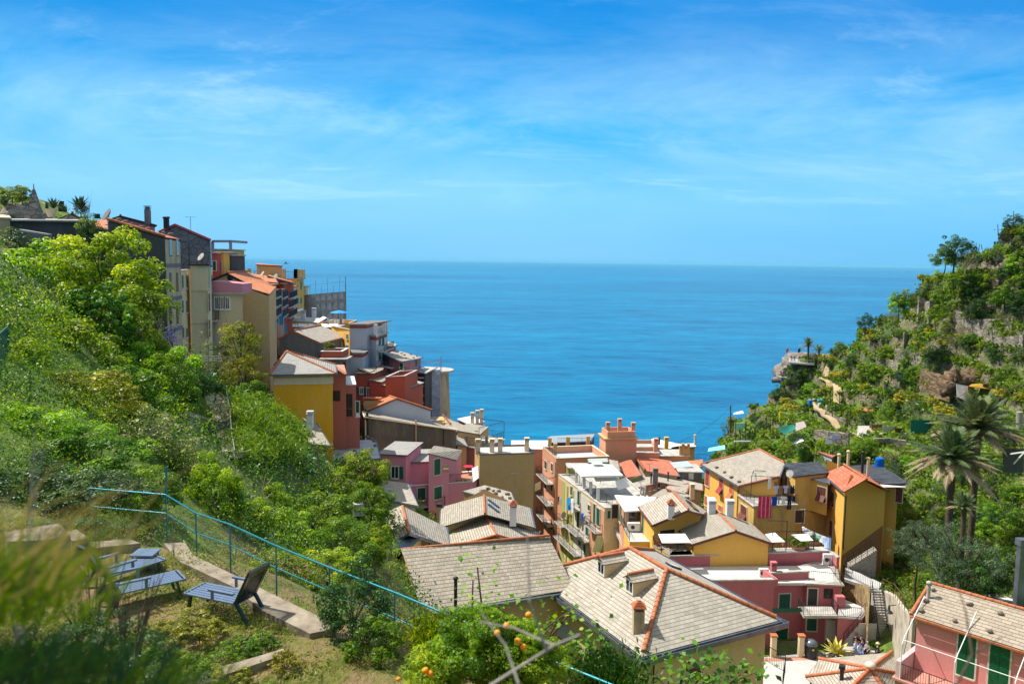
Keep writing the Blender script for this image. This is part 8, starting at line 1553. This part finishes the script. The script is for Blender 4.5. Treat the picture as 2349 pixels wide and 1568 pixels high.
panel(c8,1310,640,1510,768,netm,'dark green shade net fence below the shrubs','net_fence','fence'); panel(c8,950,682,1052,735,rust,'rust brown corrugated sheet fence, left one','sheet_fence','fence'); panel(c8,1054,695,1165,748,plain('grey_sheet',(.45,.42,.38),.7,var=.2),'greyish corrugated sheet fence in the middle','sheet_fence','fence'); panel(c8,1168,715,1250,775,woodd,'dark plank gate right of the corrugated sheets','plank_gate','gate')
panel(c8,862,640,892,690,plain('pale_blue_sheet',(.45,.52,.60)),'narrow pale blue corrugated panel left of the rusty sheets','sheet_fence','fence'); panel(c8,1178,225,1272,285,plain('whitish_blue',(.60,.64,.72)),'white and blue sheet leaning on the ploughed terrace','metal_sheet','sheet')
t_=panel(c8,380,462,446,515,bluec,'bright blue tarpaulin heap near the sandy path','tarpaulin','tarpaulin',th=1.); panel(c8,466,455,505,490,plain('teal_box',(.06,.40,.48)),'teal cabinet beside the blue tarpaulin','cabinet','cabinet',th=.8); panel(c8,470,490,515,535,plain('pale_box',(.45,.58,.66)),'pale blue box under the teal cabinet','box','box',th=.8); panel(c8,540,508,575,545,conc,'grey crate on the garden plot','crate','crate',th=.7); panel(c8,108,565,130,648,plain('yellow_paint',(.75,.52,.01)),'bright yellow upright pipe in the garden','pipe','pipe',th=.3)
sheet('shade_net',[P(*c8(80,710),122),P(*c8(150,775),118),P(*c8(255,725),122),P(*c8(240,680),128)],netm,'dark green net stretched over a post frame','shade net',sag=.5)
m=MB()
for x,y0,y1 in((82,710,820),(150,775,850),(250,725,800)): m.tube(P(*c8(x,y1),120),P(*c8(x,y0),120),.06,n=5)
m.build('net_pergola',woodd,label='dark post frame under the stretched green net',cat='frame')
sheet('scrap_sheet',[P(*c8(225,865),119),P(*c8(330,830),119),P(*c8(310,805),122),P(*c8(250,830),122)],CL['white'],'white plastic sheet scraps beside the net frame','plastic sheet'); sheet('scrap_boards',[P(*c8(250,745),121),P(*c8(355,700),121),P(*c8(330,650),125),P(*c8(255,665),125)],plain('grey_boards',(.33,.27,.26),.9,var=.3),'greyish boards roof beside the green net','boards')
panel(c6,778,95,880,165,plain('mint_sheet',(.32,.70,.55)),'mint green sheet on posts above the sea slope','sheet','sheet',th=.1); m=MB(); g=P(*c6(785,240),128); 
for x,y0,y1 in((785,95,340),(875,90,330),(830,165,280),(738,0,60)): m.tube(P(*c6(x,y1),128),P(*c6(x,y0),128),.07,n=5)
m.build('garden_posts',woodd,label='tall thin garden posts holding the mint green sheet',cat='post'); panel(c6,775,258,925,268,whitem,'long white board lying tilted below the mint sheet','board','board',th=.2,depth=124)
sheet('turquoise_sheet',[P(*c6(528,355),122),P(*c6(690,335),122),P(*c6(685,295),127),P(*c6(540,322),127)],plain('turq',(.22,.66,.58)),'turquoise sheet roof at the edge of the sea slope','sheet')
for i,(x,y0,y1,l) in enumerate(((570,400,520,1),(655,400,515,2),(698,400,515,3),(590,520,610,4),(732,530,640,5),(758,535,640,6),(715,680,770,7),(770,690,780,8),(20,600,760,9),(45,600,800,10),(1070,30,200,0),(1130,25,190,11))):
    f=c6 if i>9 else c8; Y=128 if i>9 else 118; m=MB(); m.tube(P(*f(x,y1),Y),P(*f(x,y0),Y),.06,n=5); m.build('garden_stake',woodd,label='thin wooden garden stake, %s of the plots'%ORD[i],cat='stake',group='garden stakes on the right hill')
for i,(x,y0,y1,Y) in enumerate(((1110,935,1000,166),(1175,895,960,166),(1190,895,950,166),(1240,855,930,166),(1270,860,920,166),(1205,885,940,166),(1910,390,470,142),(1935,400,465,142),(1965,408,455,142),(2112,220,330,133),(2145,260,330,133),(2250,100,260,131),(2200,180,300,131))): m=MB(); m.tube(P(*d5(x,y1),Y),P(*d5(x-8+4*(i%4),y0),Y),.07,.05,5); m.build('vine_stake',woodd,label='leaning vine stake on the right skyline, %s from the left'%ORD[i if i<2 else i],cat='stake',group='vine stakes on the skyline')
m=MB()
for i in range(16): x=2115+i*9; m.tube(P(*d5(x,385+(i%3)*6),132),P(*d5(x+3,305-(i%4)*6),132),.06,n=4)
for y in(320,350,380): m.bar(P(*d5(2110,y),131.8),P(*d5(2262,y-10),131.8),.06,.06)
m.build('reed_fence',woodd,label='ragged reed and stick fence on the right skyline',cat='fence')
for x,y,w_,l in((562,788,.0,'white shirt drying on the hillside wire'),(620,780,.0,'pale blue cloth drying on the hillside wire')): garment(P(*c8(x,y),106),V((1,.2,0)),'towel',1.0 if x<600 else 1.1,1.1 if x<600 else .55,CL['white' if x<600 else 'pale'],l,group='washing on the hillside')
line('wire','drying wire across the hillside behind the red roofed hut',P(*c8(400,750),106),P(*c8(740,800),106),.6,.03)
t=thing('utility_pole','thin dark pole at the sea edge with a wire to the village','pole',P(1676,990,150)); m=MB(); m.tube(P(1676,992,150),P(1676,930,150),.12,n=6); m.build('post',woodd,t); line('wire','long wire sagging from the sea edge pole down to the village',P(1676,934,150),P(*c4(1760,420),128),1.0,.035)
m=MB(); m.slab([P(*c6(765,15),148),P(*c6(860,5),148),P(*c6(850,-20),152),P(*c6(770,0),152)],.1); m.build('white_roof_scrap',canv,label='white roof edge of a hut beside the sea edge pole',cat='roof')
stairs(G(*c8(800,890)),G(*c8(820,790))+UP*.5,2.0,9,conc,'short white steps beside the bright green bush',False)
panel(c8,2160,905,2349,1120,greyd,'dark metal sheet wall at the right edge behind the palms','sheet_wall','wall',depth=74); m=MB(); m.tube(P(*c8(2310,710),80),P(*c8(2308,565),80),.35,.3,8); m.build('stump',barkg,label='grey dead tree stump at the right edge above the palms',cat='stump')
m=MB(); m.bar(P(*c8(2225,950),70),P(*c8(2400,925),68),.12,.12); m.bar(P(*c8(2255,1040),70),P(*c8(2349,940),69),.1,.1); m.build('metal_pole',whitem,label='white metal poles sticking out at the right edge',cat='pole')
for f,x,y,r,l,k in((d5,770,1465,55,'flat bed of green beans on a small terrace','green'),(c8,930,210,60,'lower planted bed of green beans','green'),(d5,1500,1150,60,'bed of low green crops under the stone pillar','lime')):
    g=G(*f(x,y)); S_=[ground(g.x+random.uniform(-4,4),g.y+random.uniform(-3,3)) for i in range(260)]; cover('crop_bed',l,S_,LM[k],.16,14,int(x),.2,.7)
# far ships
for x,y,L_,h,mt,l in((657,605,115,26,dkmet,'dark ship silhouette on the horizon near the left town'),(2077,615,60,20,whitem,'tiny white boat on the horizon near the right hill')):
    p=Z(x,y,0); p=CAM+(p-CAM).normalized()*min((p-CAM).length,16000); p.z=0; s=p.y/19000; t=thing('ship',l,'boat',p); m=MB(); a=L_/2*s*1.2; m.hexa([p+V((-a*.8,-5,0)),p+V((a*.7,-5,0)),p+V((a*.7,5,0)),p+V((-a*.8,5,0))],[p+V((-a,-6,h*.4)),p+V((a,-6,h*.4)),p+V((a,6,h*.4)),p+V((-a,6,h*.4))]); m.build('hull',mt,t); m=MB(); m.bx(p.x-a*.5,p.y-4,h*.4,p.x+a*.1,p.y+4,h); m.build('superstructure',mt,t)

def aerial(p,h,label,yaw=0):
    t=thing('tv_aerial',label,'aerial',p); u=V((math.cos(yaw),math.sin(yaw),0)); v=V((-u.y,u.x,0)); m=MB(); m.tube(p-UP*.3,p+UP*h,.025,n=5); m.build('mast',zinc,t); m=MB(); m.bar(p+UP*h-u*.5,p+UP*h+u*.5,.025,.025)
    for i in range(6): c=p+UP*h+u*(i*.18-.45); m.bar(c-v*(.35-.03*i),c+v*(.35-.03*i),.018,.018)
    m.build('antenna',zinc,t)
def dish(p,n,label,mat=None):
    t=thing('satellite_dish',label,'satellite dish',p); m=MB(); m.lathe(p+UP*.6,[(.02,0),(.28,.05),(.42,.16)],14,V(n).normalized()); m.build('reflector',mat or conc,t); m=MB(); m.tube(p,p+UP*.6,.025,n=5); m.tube(p+UP*.6,p+UP*.6+V(n).normalized()*.4,.012,n=4); m.build('arm',dkmet,t)
for p,h,l,y in((P(*c2(560,500),112),2.0,'thin aerial on the orange tiled roof in the cliff row',.4),(P(*c2(880,985),110),1.8,'aerial on the slate roof by the concrete gable',1.),(P(*c3(1420,860),108),1.8,'aerial on the long olive walled house',.2),(P(*c3(1785,930),110),1.6,'aerial at the end of the olive walled house roof',.8),(Z(*c4(1520,840),42.8),1.3,'small aerial behind the dazzling white roof',.5),(P(*c4(1600,690),106),1.6,'aerial on the long warm slate roof',.3),(P(*c6(1400,965),83.6),1.6,'aerial fixed by the brown window of the stained yellow wall',.9),(Z(*c4(370,790),45),1.5,'aerial on the tall tan walled block',.1),(P(*c2(1300,1020),114),1.5,'aerial above the small cream seaside house',.6),(P(*c1(1750,610),82),1.2,'aerial on the grey block walled gable house',.2)): aerial(p,h,l,y)
for p,n,l in((P(*c1(1855,930),76),(-.5,-.6,.5),'rusty satellite dish on the cream tower roof'),(P(*c2(580,490),111),(-.6,-.5,.5),'dark satellite dish on the orange roof of the cliff row'),(Z(*c4(820,1100),39),(-.7,-.5,.4),'white satellite dish on the street balcony'),(P(*c6(1285,610),86),(-.6,-.6,.4),'pale satellite dish beside the yellow terrace door'),(P(*c2(700,510),119),(-.5,-.7,.4),'round white satellite dish on the small tiled roof')): dish(p,n,l)
CB=[((c4,470,440,118),(c4,690,560,110)),((c4,1180,1000,94),(c4,1420,1180,88)),((c6,1345,840,87),(c6,1625,900,88)),((c6,960,560,93),(c6,1180,640,90)),((c4,740,900,108),(c4,930,800,104)),((c2,1345,1000,112),(c2,1390,1200,116)),((c4,1440,820,101),(c4,1750,760,103)),((c7,1310,940,50),(c7,1225,1360,60)),((c3,1020,850,97),(c3,880,860,86)),((c5,1240,200,84),(c5,1800,300,84))]
CN=('from the white roof to the salmon block','over the walkway beside the street','looping between the stained wall and the oriel window','above the yellow roof terrace','across the street to the terrace row','down the yellow end wall in the left town','over the long warm slate roof','from the pink house eave down to the wall','between the coral house and the olive wall','over the joined slate roofs')
for (a_,b_),n__ in zip(CB,CN): line('cable','thin sagging cable '+n__,P(*a_[0](a_[1],a_[2]),a_[3]),P(*b_[0](b_[1],b_[2]),b_[3]),.5,.022)
def haze():
    m=bpy.data.materials.new('haze_mat'); m.use_nodes=True; t=m.node_tree; t.nodes.clear(); o=N(t,'ShaderNodeOutputMaterial'); v=N(t,'ShaderNodeVolumePrincipled'); v.inputs['Color'].default_value=(.28,.76,1,1); v.inputs['Density'].default_value=HZ; v.inputs['Anisotropy'].default_value=0; L(t,v.outputs[0],o.inputs['Volume'])
    mb=MB(); mb.bx(-60000,-200,-14,60000,80000,100); ob=mb.build('haze',m,label='thin blue sea haze',kind='stuff',origin=V((0,0,0))); ob['category']='haze'
HZ=2.2e-5
haze()
